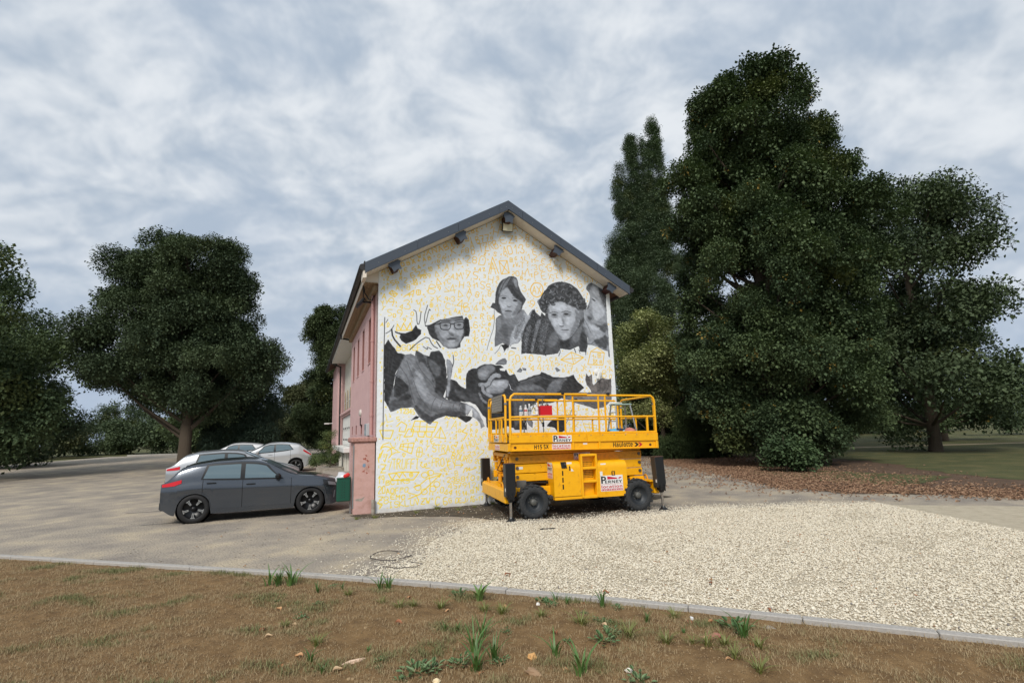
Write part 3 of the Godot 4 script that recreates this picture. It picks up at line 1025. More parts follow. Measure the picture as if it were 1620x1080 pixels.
	m.scribble("613 201 618 179", 1.2)
	m.scribble("627 199 629 181", 1.2)
	m.scribble("482 603 479 592 471 583 460 579 450 582 443 589 440 600 444 612 452 621 462 624 473 622 480 614 482 603", 1.6)
	m.words("AX", 444, 589, 478, 591, 23, 1.25)
	m.words("G4", 302, 499, 328, 503, 14, 1.25)

# ------------------------------------------------------------------ the building
const BO := Vector3(-3.4906, 0.0, -13.0919)
const BYAW := 0.38532

func roof_y(x: float) -> float:
	return 8.48 - 0.567 * absf(x - 3.6)

func build_house() -> void:
	var wall_white := mat("painted_render", Color.WHITE, 0.88)
	var mural := Mural.new()
	mural_figures(mural)
	mural.soften()
	mural_words(mural)
	mural.rain()
	wall_white.albedo_texture = ImageTexture.create_from_image(mural.image())
	wall_white.normal_enabled = true
	wall_white.normal_texture = noise_tex(0.06, [], 5, 4, 1024, 6.0)
	wall_white.normal_scale = 0.18
	var pink := grain("pink_render", [rgb(200, 164, 163), rgb(210, 174, 172), rgb(216, 182, 179)], 0.9, 3.0, 0.012, 0.5, 0.2)
	var cream := grain("cream_render", [rgb(196, 192, 178), rgb(214, 210, 198), rgb(222, 219, 210)], 0.9, 3.0, 0.012, 0.4, 0.2)
	var zinc := paint("slate_grey_metal", rgb(72, 79, 89), 0.42, 0.2)
	var dark := paint("dark_gutter_metal", rgb(48, 46, 46), 0.5, 0.2)
	var pvc := paint("cream_boarding", rgb(222, 212, 198), 0.6)
	var wood := grain("weathered_board", [rgb(120, 100, 76), rgb(146, 124, 96), rgb(160, 140, 112)], 0.85, 1.2, 0.02)
	var timber := grain("oxblood_timber", [rgb(52, 24, 20), rgb(74, 38, 30)], 0.6, 0.6, 0.03)
	var tiles := grain("roof_covering", [rgb(92, 66, 54), rgb(120, 88, 72)], 0.9, 1.0, 0.05)
	var glass := paint("window_glass", rgb(40, 48, 54), 0.06)
	var white := paint("white_joinery", rgb(214, 214, 210), 0.6)
	var steel := paint("galvanised", rgb(150, 152, 152), 0.45, 0.7)
	var concrete := grain("raw_concrete", [rgb(128, 120, 108), rgb(160, 152, 140), rgb(182, 175, 162)], 0.95, 1.5, 0.02, 0.6, 0.15)

	var b := thing("building", "two-storey pink rendered building with a painted gable of yellow scribbles and grey portraits", "building", BO, BYAW)
	# gable wall with its painted face
	
	var outline := [Vector2(0, 0), Vector2(WALL_W, 0), Vector2(WALL_W, roof_y(WALL_W) - 0.27), Vector2(3.6, roof_y(3.6) - 0.27), Vector2(0, roof_y(0.0) - 0.27)]
	var g := MB.new()
	for k in [[0, 1, 2], [0, 2, 4], [4, 2, 3]]:
		for i in k:
			var p: Vector2 = outline[i]
			g.st.set_uv(Vector2(p.x / WALL_W, 1.0 - p.y / WALL_H))
			g.v(Vector3(p.x, p.y, 0))
	var gm := part(b, "gable_wall", g, wall_white)
	gm.set_meta("label", "white gable wall covered with yellow letters and grey painted figures")
	var core := MB.new()
	var pv := PackedVector2Array(outline)
	core.prism(pv, -0.3, -0.002)
	part(b, "gable_backing", core, cream)
	# roof slabs
	for s in [-1, 1]:
		var r := MB.new()
		var x1 := -0.40 if s < 0 else 7.60
		var a := Vector2(3.6, roof_y(3.6)); var e := Vector2(x1, roof_y(x1))
		var pl := PackedVector2Array([a, e, e - Vector2(0, 0.12), a - Vector2(0, 0.12)])
		r.prism(pl, -22.0, 0.46)
		part(b, "roof", r, tiles)
		# verge fascia in panels with open joints and a folded lip
		var cuts := [0.0, 0.34, 1.75, 3.05, 4.6] if s < 0 else [0.0, 0.5, 1.9, 3.3, 4.6]
		var d := (e - a)
		var ln := d.length()
		d /= ln
		for i in cuts.size() - 1:
			var t0: float = cuts[i] + (0.004 if i else 0.0); var t1: float = minf(cuts[i + 1], ln + 0.02) - 0.004
			var f := MB.new()
			var p0 := a + d * t0 + Vector2(0, 0.03); var p1 := a + d * t1 + Vector2(0, 0.03)
			f.prism(PackedVector2Array([p0, p1, p1 - Vector2(0, 0.265), p0 - Vector2(0, 0.265)]), 0.462, 0.48 + 0.002 * (i % 2))
			f.prism(PackedVector2Array([p0 - Vector2(0, 0.265), p1 - Vector2(0, 0.265), p1 - Vector2(0, 0.282), p0 - Vector2(0, 0.282)]), 0.44, 0.496)
			part(b, "fascia_panel", f, zinc)
			for q in 2:
				var sc := MB.new()
				var c := p0.lerp(p1, 0.25 + 0.5 * q) - Vector2(0, 0.17)
				sc.cyl(Vector3(c.x, c.y, 0.478), Vector3(c.x, c.y, 0.488), 0.009, -1, 6)
				part(b, "screw", sc, steel)
		# boards under the verge, laid square to the wall
		var n := int(ln / 0.105)
		for i in n:
			var t0 := 0.02 + i * 0.105; var t1 := t0 + 0.1
			var p0 := a + d * t0 - Vector2(0, 0.245); var p1 := a + d * t1 - Vector2(0, 0.245)
			var k := MB.new()
			k.prism(PackedVector2Array([p0, p1, p1 - Vector2(0, 0.014), p0 - Vector2(0, 0.014)]), 0.003, 0.46)
			part(b, "soffit_board", k, pvc)
	# ridge cap, left eave: gutter, cream board, wooden boarding
	var cap := MB.new()
	cap.tube([Vector3(3.6, 8.44, 0.44), Vector3(3.6, 8.44, -22)], 0.07, -1, 8)
	part(b, "ridge_cap", cap, zinc)
	var ex := -0.40
	var ey := roof_y(ex)
	for s in [-1, 1]:
		var gx := ex - 0.06 if s < 0 else 7.66
		var gt := MB.new()
		gt.tube([Vector3(gx, ey - 0.10, 0.48), Vector3(gx, ey - 0.10, -22)], 0.085, -1, 10)
		gt.box(Vector3(gx + (0.05 if s < 0 else -0.05), ey - 0.02, -10.76), Vector3(0.03, 0.16, 22.48))
		part(b, "gutter", gt, dark)
	var fb := MB.new()
	fb.box(Vector3(ex + 0.03, ey - 0.27, -3.92), Vector3(0.03, 0.2, 8.8), 0.006)
	fb.box(Vector3(ex + 0.0, ey - 0.27, 0.24), Vector3(0.09, 0.22, 0.44), 0.006)
	part(b, "eave_board", fb, pvc)
	for i in 4:
		var sb := MB.new()
		sb.box(Vector3(ex + 0.095 + i * 0.083, ey - 0.365, -4.06), Vector3(0.078, 0.018, 8.16), 0.003)
		part(b, "eave_soffit_board", sb, wood)
	var eg := MB.new()
	eg.prism(PackedVector2Array([Vector2(ex + 0.045, ey - 0.372), Vector2(-0.002, ey - 0.372), Vector2(-0.002, roof_y(0) - 0.13), Vector2(ex + 0.045, roof_y(ex) - 0.14)]), -0.03, -0.004)
	part(b, "eave_end", eg, pvc)
	var cor := MB.new()
	cor.box(Vector3(-0.06, ey - 0.46, -4.14), Vector3(0.12, 0.17, 8.1), 0.012)
	part(b, "cornice", cor, wood)
	var sof := MB.new()
	sof.box(Vector3(-0.02, ey - 0.30, -12.4), Vector3(0.72, 0.03, 8.0), 0.0)
	sof.box(Vector3(ex + 0.02, ey - 0.24, -12.4), Vector3(0.03, 0.16, 8.0), 0.0)
	part(b, "rear_soffit", sof, paint("pale_soffit", rgb(206, 204, 198), 0.7))
	# purlin ends with their notched dark plates
	for px in [0.37, 2.19, 3.64, 5.2, 6.99]:
		var pr := MB.new()
		var y := roof_y(px) - (0.36 if absf(px - 3.64) > 0.1 else 0.42)
		var tilt := 0.0 if absf(px - 3.64) < 0.1 else (0.515 if px < 3.6 else -0.515)
		var xf := Transform3D(Basis(Vector3(0, 0, 1), tilt), Vector3(px, y - 0.02, 0))
		pr.box(Vector3(0, 0, 0.19), Vector3(0.17, 0.24, 0.38), 0.012, xf)
		var pm := part(b, "purlin", pr, timber)
		var star := PackedVector2Array()
		for i in 10:
			var w := TAU * i / 10 + 0.3
			var rr := 0.2 if i % 2 == 0 else 0.125
			star.append(Vector2(cos(w) * rr, sin(w) * rr))
		var pk := MB.new()
		pk.prism(star, 0.382, 0.395, xf)
		pk.box(Vector3(0, 0.08, 0.388), Vector3(0.3, 0.16, 0.01), 0.0, xf)
		part(pm, "end_plate", pk, zinc)

	# left flank: front block with narrow openings
	var ys := [0.0, 1.94, 2.25, 3.95, 5.3, 6.05]
	var tall := [[-2.15, -1.5], [-3.95, -3.3], [-5.65, -5.0], [-7.35, -6.7]]
	var small := [[-3.98, -3.5], [-5.75, -5.3], [-7.3, -6.9]]
	var sw := MB.new()
	for r in 5:
		var holes: Array = tall if r == 3 else (small if r == 1 else [])
		var z := -0.3
		for hole in holes:
			sw.box(Vector3(0.15, (ys[r] + ys[r + 1]) * 0.5, (z + hole[1]) * 0.5), Vector3(0.3, ys[r + 1] - ys[r], z - hole[1]))
			z = hole[0]
		sw.box(Vector3(0.15, (ys[r] + ys[r + 1]) * 0.5, (z - 8.2) * 0.5), Vector3(0.3, ys[r + 1] - ys[r], z + 8.2))
	sw.box(Vector3(0.153, 3.02, -0.151), Vector3(0.306, 6.04, 0.294))
	part(b, "side_wall", sw, pink)
	for hset in [[tall, 3.95, 5.3], [small, 1.94, 2.25]]:
		for hole in hset[0]:
			var zc: float = (hole[0] + hole[1]) * 0.5
			var zw: float = hole[1] - hole[0]
			var yc: float = (hset[1] + hset[2]) * 0.5
			var hh: float = hset[2] - hset[1]
			var wf := MB.new()
			wf.box(Vector3(0.22, hset[2] - 0.03, zc), Vector3(0.06, 0.06, zw))
			wf.box(Vector3(0.22, hset[1] + 0.03, zc), Vector3(0.06, 0.06, zw))
			for s in [-1, 1]:
				wf.box(Vector3(0.22, yc, zc + s * (zw * 0.5 - 0.03)), Vector3(0.058, hh - 0.12, 0.06))
			var wm := part(b, "window", wf, white)
			var pn := MB.new()
			pn.box(Vector3(0.23, yc, zc), Vector3(0.012, hh - 0.12, zw - 0.12))
			part(wm, "pane", pn, glass)
			var sl := MB.new()
			sl.box(Vector3(0.08, hset[1] - 0.012, zc), Vector3(0.2, 0.024, zw - 0.01), 0.004)
			part(wm, "sill", sl, pink)
			part(wm, "shaded_reveal", MB.new().box(Vector3(0.1, yc, hole[0] + 0.004), Vector3(0.19, hh - 0.01, 0.008)), paint("painted_reveal_shade", rgb(140, 98, 92), 0.9))  # added lining: shade inside the opening painted as a darker, browner rose
	# middle block, set back, with arcade windows over white doors
	var mw := MB.new()
	mw.box(Vector3(0.42, 3.0, -12.4), Vector3(0.2, 6.0, 8.39))
	part(b, "middle_wall", mw, cream)
	for i in 5:
		var zc := -9.3 - i * 1.6
		var arch := PackedVector2Array()
		for k in 13:
			var w := PI * k / 12
			arch.append(Vector2(cos(w) * 0.48, 3.75 + sin(w) * 0.5))
		arch.append(Vector2(-0.48, 3.16)); arch.append(Vector2(0.48, 3.16))
		var inner := PackedVector2Array()
		for p in arch:
			inner.append(Vector2(p.x * 0.84, 3.22 + (p.y - 3.16) * 0.9))
		var xf := Transform3D(Basis(Vector3(0, 1, 0), -PI / 2), Vector3(0.32, 0, zc))
		var af := MB.new()
		af.prism(arch, 0.002, 0.03, xf)
		var am := part(b, "arched_window", af, grain("ochre_surround", [rgb(150, 132, 100), rgb(176, 158, 122)], 0.85, 1.0))
		var ap := MB.new()
		ap.prism(inner, 0.032, 0.036, xf)
		part(am, "pane", ap, paint("arch_glass", rgb(112, 104, 96), 0.25))
		var bars := MB.new()
		bars.box(Vector3(0, 3.75, 0.042), Vector3(0.03, 0.95, 0.01), 0.0, xf)
		bars.box(Vector3(0, 3.66, 0.0425), Vector3(0.8, 0.03, 0.01), 0.0, xf)
		part(am, "glazing_bar", bars, white)
	var led := MB.new()
	led.box(Vector3(0.24, 3.06, -12.35), Vector3(0.3, 0.12, 8.3), 0.02)
	led.box(Vector3(0.27, 2.96, -12.35), Vector3(0.2, 0.08, 8.3), 0.02)
	part(b, "ledge", led, pink)
	for i in 7:
		var zc := -8.9 - i * 1.13
		var dr := MB.new()
		dr.box(Vector3(0.29, 2.18, zc), Vector3(0.06, 1.44, 1.02), 0.01)
		for s in [-1, 1]:
			dr.box(Vector3(0.255, 2.52, zc + s * 0.25), Vector3(0.02, 0.6, 0.4), 0.008)
			dr.box(Vector3(0.255, 1.84, zc + s * 0.25), Vector3(0.02, 0.6, 0.4), 0.008)
		var dm := part(b, "door", dr, white)
		var kn := MB.new()
		kn.box(Vector3(0.24, 2.3, zc + 0.42), Vector3(0.04, 0.1, 0.08), 0.01)
		kn.box(Vector3(0.24, 1.75, zc + 0.42), Vector3(0.04, 0.1, 0.08), 0.01)
		part(dm, "latch", kn, paint("dark_iron", rgb(40, 36, 34), 0.6))
	var bm := MB.new()
	bm.box(Vector3(0.02, 1.35, -12.35), Vector3(0.5, 0.2, 8.29), 0.02)
	part(b, "threshold_beam", bm, white)
	for i in 8:
		var pp := MB.new()
		pp.box(Vector3(0.1, 0.62, -8.6 - i * 1.09), Vector3(0.28, 1.26, 0.26), 0.01)
		part(b, "stub_pillar", pp, cream)
	var ap2 := MB.new()
	ap2.box(Vector3(-0.45, 0.22, -11.0), Vector3(0.85, 0.5, 7.4), 0.05)
	part(b, "concrete_apron", ap2, concrete)
	# far block
	var fw := MB.new()
	fw.box(Vector3(0.2, 3.02, -19.2), Vector3(0.5, 6.04, 5.2))
	part(b, "rear_side_wall", fw, pink)
	var rw := MB.new()
	rw.box(Vector3(WALL_W - 0.15, 3.03, -11.1), Vector3(0.3, 6.06, 21.6))
	part(b, "right_side_wall", rw, pink)
	var bw := MB.new()
	bw.prism(pv, -21.9, -21.6)
	part(b, "rear_wall", bw, pink)
	# pipes
	var dp := MB.new()
	dp.tube([Vector3(-0.06, 5.7, -0.62), Vector3(-0.06, 1.9, -0.62)], 0.045, -1, 10)
	for y in [2.4, 3.3, 4.4, 5.3]:
		dp.cyl(Vector3(-0.06, y - 0.02, -0.62), Vector3(-0.06, y + 0.02, -0.62), 0.056)
	part(b, "downpipe", dp, grain("pink_pipe", [rgb(176, 134, 130), rgb(190, 150, 146)], 0.6, 1.0))
	var dq := MB.new()
	dq.tube([Vector3(ex - 0.03, ey - 0.2, -8.45), Vector3(ex - 0.03, ey - 0.33, -8.45), Vector3(0.2, ey - 0.42, -8.45), Vector3(0.24, ey - 0.6, -8.45), Vector3(0.24, 1.5, -8.45)], 0.045, -1, 8)
	dq.tube([Vector3(ex - 0.03, ey - 0.2, -16.4), Vector3(ex - 0.03, ey - 0.3, -16.4), Vector3(0.06, ey - 0.5, -16.35), Vector3(0.1, 0.8, -16.35)], 0.05, -1, 8)
	part(b, "downpipe", dq, dark)
	var stub := MB.new()
	stub.cyl(Vector3(-0.06, 0.0, 0.07), Vector3(-0.06, 0.34, 0.07), 0.045)
	part(b, "drain_stub", stub, concrete)
	# cables under the eave
	var cb := MB.new()
	cb.tube([Vector3(-0.34, 5.82, -0.35), Vector3(-0.3, 5.7, -0.5), Vector3(-0.18, 5.55, -0.58), Vector3(-0.1, 5.5, -0.5), Vector3(-0.06, 5.62, -0.4)], 0.018, -1, 6)
	cb.tube([Vector3(-0.36, 5.85, -0.3), Vector3(-0.32, 5.62, -0.62), Vector3(-0.2, 5.5, -0.75)], 0.014, -1, 6)
	part(b, "cable", cb, paint("black_cable", rgb(26, 25, 26), 0.6))

	# fittings on the building, each a thing of its own
	var bt := Transform3D(Basis(Vector3.UP, BYAW), BO)
	var fl := thing("floodlight", "black-framed floodlight with a pale lens below the ridge of the painted gable", "floodlight", bt * Vector3(3.68, 7.72, 0), BYAW)
	var tilt := Transform3D(Basis(Vector3(1, 0, 0), 0.25), Vector3(0, 0.1, 0.14))
	part(fl, "housing", MB.new().box(Vector3.ZERO, Vector3(0.34, 0.26, 0.07), 0.015, tilt), paint("black_plastic", rgb(22, 22, 24), 0.45))
	part(fl, "lens", MB.new().box(Vector3(0, 0, 0.037), Vector3(0.3, 0.22, 0.006), 0.0, tilt), paint("pale_lens", rgb(226, 218, 190), 0.25))
	part(fl, "bracket", MB.new().box(Vector3(0, 0.16, 0.07), Vector3(0.05, 0.2, 0.14), 0.01), paint("black_plastic", rgb(22, 22, 24), 0.45))
	var sn := thing("motion_sensor", "small white motion sensor under the right slope of the verge", "sensor", bt * Vector3(5.22, 7.02, 0), BYAW)
	part(sn, "mount", MB.new().box(Vector3(0, 0.06, 0.03), Vector3(0.1, 0.1, 0.06), 0.015), white)
	part(sn, "eye", MB.new().lathe([[0, -0.05], [0.045, -0.03], [0.055, 0.0], [0.05, 0.04], [0, 0.05]], 12, Transform3D(Basis(Vector3(1, 0, 0), 1.0), Vector3(0, -0.02, 0.1))), white)
	var wl := thing("wall_fitting", "white plastic wall fitting with a slanted cover above the lift's right half", "wall lamp", bt * Vector3(6.55, 3.4, 0), BYAW)
	part(wl, "base", MB.new().lathe([[0, 0.04], [0.08, 0.04], [0.1, 0.0]], 16, Transform3D(Basis(Vector3(1, 0, 0), PI / 2), Vector3(-0.02, 0.16, 0.0))), white)
	part(wl, "cover", MB.new().box(Vector3.ZERO, Vector3(0.13, 0.27, 0.08), 0.03, Transform3D(Basis(Vector3(0, 0, 1), -0.35), Vector3(0.0, 0.06, 0.07))), white)
	var fs := thing("floodlight", "dark floodlight hanging under the left eave beside loose black cables", "floodlight", bt * Vector3(-0.25, 5.5, -0.95), BYAW)
	var t2 := Transform3D(Basis(Vector3(0, 0, 1), -0.7) * Basis(Vector3(0, 1, 0), -PI / 2), Vector3(-0.12, 0.02, 0))
	part(fs, "housing", MB.new().box(Vector3.ZERO, Vector3(0.36, 0.26, 0.08), 0.015, t2), paint("black_plastic", rgb(22, 22, 24), 0.45))
	part(fs, "bracket", MB.new().box(Vector3(0.05, 0.06, 0), Vector3(0.34, 0.05, 0.05), 0.01), paint("black_plastic", rgb(22, 22, 24), 0.45))
	var rl := thing("wall_lamp", "round pale wall lamp on the pink flank of the building", "wall lamp", bt * Vector3(0, 2.62, -3.92), BYAW)
	part(rl, "disc", MB.new().lathe([[0, 0.07], [0.07, 0.065], [0.115, 0.035], [0.12, 0.0]], 20, Transform3D(Basis(Vector3(0, 0, 1), PI / 2), Vector3.ZERO)), paint("milky_lamp", rgb(196, 190, 182), 0.3))
	part(rl, "conduit", MB.new().box(Vector3(-0.02, -0.28, 0), Vector3(0.03, 0.26, 0.03)), paint("dark_iron", rgb(40, 36, 34), 0.6))
	var mb := thing("meter_box", "pale grey electricity box with two small doors on the pink flank", "meter box", bt * Vector3(0, 1.88, -1.62), BYAW)
	part(mb, "case", MB.new().box(Vector3(-0.05, 0.17, 0), Vector3(0.1, 0.34, 0.4), 0.01), paint("meter_grey", rgb(176, 182, 184), 0.5))
	for k in 2:
		part(mb, "door", MB.new().box(Vector3(-0.104, 0.09 + k * 0.165, 0), Vector3(0.012, 0.15, 0.36), 0.004), paint("meter_door", rgb(150, 162, 168), 0.35))
	var fl2 := thing("wall_lamp", "small white lamp at the far corner of the pink flank", "wall lamp", bt * Vector3(-0.05, 2.75, -20.9), BYAW)
	part(fl2, "arm", MB.new().box(Vector3(-0.15, 0, 0), Vector3(0.3, 0.04, 0.04)), white)
	part(fl2, "head", MB.new().box(Vector3(-0.36, -0.02, 0), Vector3(0.3, 0.08, 0.16), 0.02), white)

	# low pink pier with its coping, against the corner
	var pier := thing("wall_pier", "low pink rendered pier with weathered coping at the corner of the building", "wall", bt * Vector3(-0.27, 0, -0.6), BYAW)
	part(pier, "shaft", MB.new().box(Vector3(0, 0.86, 0.04), Vector3(0.5, 1.72, 1.08), 0.012), grain("pink_worn_render", [rgb(172, 134, 120), rgb(200, 160, 150), rgb(208, 170, 162), rgb(194, 152, 139)], 0.92, 1.6, 0.008, 0.6, 0.15))
	part(pier, "edge_strip", MB.new().box(Vector3(-0.262, 0.9, 0.56), Vector3(0.03, 1.5, 0.04), 0.004), steel)
	part(pier, "coping", MB.new().box(Vector3(-0.02, 1.785, 0.03), Vector3(0.62, 0.13, 1.2), 0.03), grain("worn_coping", [rgb(120, 84, 74), rgb(178, 134, 124), rgb(196, 156, 146)], 0.95, 0.7, 0.02, 0.6, 0.1))
	part(pier, "paint_patch", MB.new().prism(PackedVector2Array([Vector2(-0.05, 1.14), Vector2(-0.01, 1.11), Vector2(0.03, 1.15), Vector2(0.02, 1.21), Vector2(-0.04, 1.2)]), 0.58, 0.5825), paint("blue_patch", rgb(120, 146, 168), 0.9))
	for q in [[0.0, 1.32, 0.05], [0.07, 1.27, 0.04], [0.1, 1.12, 0.035], [-0.02, 1.02, 0.04], [0.05, 0.98, 0.03], [0.03, 1.4, 0.03]]:
		var pc := PackedVector2Array()
		for k in 7:
			pc.append(Vector2(q[0], q[1]) + Vector2(cos(k * 0.9), sin(k * 0.9)) * q[2] * (0.7 + 0.4 * sin(k * 2.3 + q[0] * 30)))
		part(pier, "paint_patch", MB.new().prism(pc, 0.58, 0.582), paint("red_patch", rgb(160, 92, 76), 0.95))
	part(pier, "bare_patch", MB.new().prism(PackedVector2Array([Vector2(-0.2, 0.33), Vector2(-0.05, 0.31), Vector2(0.02, 0.42), Vector2(-0.06, 0.38), Vector2(-0.2, 0.37)]), 0.58, 0.582), concrete)

	# green bin with rubbish
	var gb := thing("litter_bin", "dark green perforated litter bin overflowing beside the pink pier", "bin", bt * Vector3(-0.74, 0.0, -0.3), BYAW)
	var green := paint("bin_green", rgb(14, 74, 56), 0.45)
	part(gb, "body", MB.new().box(Vector3(0, 0.6, 0), Vector3(0.32, 0.56, 0.3), 0.02), green)
	part(gb, "rim", MB.new().box(Vector3(0, 0.875, 0), Vector3(0.34, 0.03, 0.32), 0.008), green)
	var hole := MB.new()
	for i in 7:
		for k in 2:
			hole.cyl(Vector3(-0.04 + k * 0.06, 0.42 + i * 0.06, 0.149), Vector3(-0.04 + k * 0.06, 0.42 + i * 0.06, 0.1525), 0.011, -1, 6)
	part(gb, "perforation", hole, paint("black_plastic", rgb(22, 22, 24), 0.45))
	part(gb, "post", MB.new().box(Vector3(0.17, 0.42, 0), Vector3(0.03, 0.84, 0.06)), steel)
	var bag := thing("plastic_bag", "crumpled clear plastic bag sticking out of the green bin", "bag", bt * Vector3(-0.78, 0.88, -0.28), BYAW)
	part(bag, "film", lump(0.16, Vector3(1.0, 0.9, 0.9), 3, 0.55), paint("clear_film", rgb(196, 198, 202), 0.25))
	var can := thing("red_packet", "red packet lying on top of the green bin", "packet", bt * Vector3(-0.66, 0.89, -0.16), BYAW)
	part(can, "packet", MB.new().box(Vector3(0, 0.05, 0), Vector3(0.16, 0.09, 0.08), 0.025, Transform3D(Basis(Vector3(0, 0, 1), 0.4), Vector3.ZERO)), paint("red_packet", rgb(206, 44, 40), 0.4))

	# concrete steps by the flank
	var cs := thing("concrete_block", "pale concrete block wall behind the green bin", "wall", bt * Vector3(-0.8, 0, -4.4), BYAW)
	part(cs, "block", MB.new().box(Vector3(0, 0.36, 0), Vector3(1.5, 0.72, 2.0), 0.04), concrete)

# an irregular lump, for bags, stones and cloth
func lump(r: float, squash: Vector3, seed_: int, rough := 0.35, rings := 6, sides := 9) -> ArrayMesh:
	var f := FastNoiseLite.new()
	f.seed = seed_
	f.frequency = 0.9
	var m := MB.new()
	m.grp = 1 if rings > 4 else -1
	var p := []
	for i in rings + 1:
		var row := []
		for k in sides:
			var a := PI * i / rings; var w := TAU * k / sides
			var d := Vector3(sin(a) * cos(w), cos(a), sin(a) * sin(w))
			row.append(d * r * (1.0 + rough * f.get_noise_3d(d.x * 1.8, d.y * 1.8, d.z * 1.8)) * squash)
		p.append(row)
	for i in rings:
		for k in sides:
			var n := (k + 1) % sides
			if i > 0:
				m.tri(p[i][k], p[i][n], p[i + 1][n])
			if i < rings - 1:
				m.tri(p[i][k], p[i + 1][n], p[i + 1][k])
	return m.mesh()

# ------------------------------------------------------------------ the scissor lift
const LO := Vector3(-0.2016, 0.0, -11.2448)
const LYAW := 0.26704

func sign_board(parent: Node3D, t: Transform3D, w: float, h: float, full := true, only_top := false, only_low := false) -> void:
	var white := paint("sign_white", rgb(226, 226, 224), 0.4)
	var red := paint("sign_red", rgb(190, 24, 48), 0.4)
	var black := paint("sign_black", rgb(16, 16, 18), 0.4)
	var p := part(parent, "decal", MB.new().box(Vector3(w * 0.5, h * 0.5, 0.001), Vector3(w, h, 0.002)), white, t)
	p.set_meta("label", "white decal with black and red hire-firm lettering")
	var top_h := h if only_top else h * 0.52
	var y0 := 0.0 if only_top else h * 0.46
	if not only_low:
		lettering(p, "P", Vector3(w * 0.03, y0 + top_h * 0.08, 0.002), top_h * 0.86, w * 0.22, black, 700)
		lettering(p, "ERNEY", Vector3(w * 0.2, y0 + top_h * 0.08, 0.0025), top_h * 0.36, w * 0.76, black, 700)
		var tri := PackedVector2Array([Vector2(w * 0.31, y0 + top_h * 0.56), Vector2(w * 0.31, y0 + top_h * 0.94), Vector2(w * 0.72, y0 + top_h * 0.72), Vector2(w * 0.9, y0 + top_h * 0.8), Vector2(w * 0.96, y0 + top_h * 0.7), Vector2(w * 0.86, y0 + top_h * 0.6), Vector2(w * 0.7, y0 + top_h * 0.57)])
		part(p, "emblem", MB.new().prism(tri, 0.002, 0.0032), red)
		var ring := PackedVector2Array()
		for i in 12:
			ring.append(Vector2(w * 0.78 + cos(TAU * i / 12) * w * 0.045, y0 + top_h * 0.76 + sin(TAU * i / 12) * top_h * 0.16))
		part(p, "emblem", MB.new().prism(ring, 0.0032, 0.0042), white)
	if not only_top:
		var lh := h * 0.46 if not only_low else h
		part(p, "rule", MB.new().box(Vector3(w * 0.5, lh * 0.97, 0.0028), Vector3(w * 0.96, lh * 0.035, 0.001)), red)
		lettering(p, "location", Vector3(w * 0.03, lh * 0.42, 0.002), lh * 0.44, w * 0.93, red, 700)
		# a strip of print too small to read in the photograph
		part(p, "strip", MB.new().box(Vector3(w * 0.5, lh * 0.2, 0.0028), Vector3(w * 0.95, lh * 0.24, 0.001)), red)
		var st := MB.new()
		for i in 12:
			st.box(Vector3(w * (0.07 + i * 0.078), lh * 0.2, 0.0036), Vector3(w * (0.03 + 0.012 * (i % 3)), lh * 0.11, 0.0006))
		part(p, "small_print", st, white)

func lettering(parent: Node3D, s: String, at: Vector3, cap: float, width: float, m: Material, weight := 700) -> void:
	var t := text_mesh(s, cap, 0.0012, weight)
	var bb := t.get_aabb()
	var k := width / maxf(bb.size.x, 0.001)
	var ky := cap / maxf(bb.size.y, 0.001)
	var o := MeshInstance3D.new()
	o.mesh = t
	o.name = "lettering"
	o.material_override = m
	o.transform = Transform3D(Basis().scaled(Vector3(k, ky, 1)), at - Vector3(bb.position.x * k, bb.position.y * ky, -0.001))
	parent.add_child(o, true)

func wheel(parent: Node3D, c: Vector3, side: float) -> Node3D:
	var rubber := grain("lugged_rubber", [rgb(30, 32, 34), rgb(46, 48, 50), rgb(66, 66, 64)], 0.85, 0.5, 0.02, 0.0, 0.1, 3, false)
	var rim := paint("dark_rim", rgb(52, 56, 60), 0.5, 0.3)
	var ax := Transform3D(Basis(Vector3(1, 0, 0), PI / 2 * side), c)
	var w := Node3D.new()
	w.name = "wheel"
	parent.add_child(w, true)
	var ty := MB.new()
	ty.lathe([[0.21, -0.13], [0.3, -0.145], [0.335, -0.12], [0.34, 0.0], [0.335, 0.12], [0.3, 0.145], [0.24, 0.14], [0.205, 0.125], [0.2, 0.05]], 32, ax)
	for i in 18:
		for k in 2:
			var a := TAU * (i + 0.5 * k) / 18
			var s := -1.0 if k else 1.0
			var lt := ax * Transform3D(Basis(Vector3.UP, a) * Basis(Vector3(1, 0, 0), 0.45 * s), Vector3.ZERO) 
			lt = ax * Transform3D(Basis(Vector3.UP, a), Vector3.ZERO) * Transform3D(Basis(Vector3(1, 0, 0), 0.5 * s), Vector3(0.348, 0.072 * s, 0))
			ty.box(Vector3.ZERO, Vector3(0.042, 0.17, 0.052), 0.012, lt)
	part(w, "tyre", ty, rubber)
	var rm := MB.new()
	rm.lathe([[0.0, 0.03], [0.06, 0.03], [0.12, 0.035], [0.165, 0.06], [0.2, 0.12], [0.212, 0.135], [0.216, 0.12]], 28, ax)
	part(w, "rim", rm, rim)
	var hb := MB.new()
	hb.lathe([[0.0, 0.13], [0.055, 0.13], [0.07, 0.115], [0.075, 0.03]], 16, ax)
	for i in 8:
		var a := TAU * i / 8
		hb.cyl(ax * Vector3(cos(a) * 0.1, 0.03, sin(a) * 0.1), ax * Vector3(cos(a) * 0.1, 0.05, sin(a) * 0.1), 0.012, -1, 6)
	part(w, "hub", hb, paint("worn_hub", rgb(96, 96, 92), 0.55, 0.4))
	return w

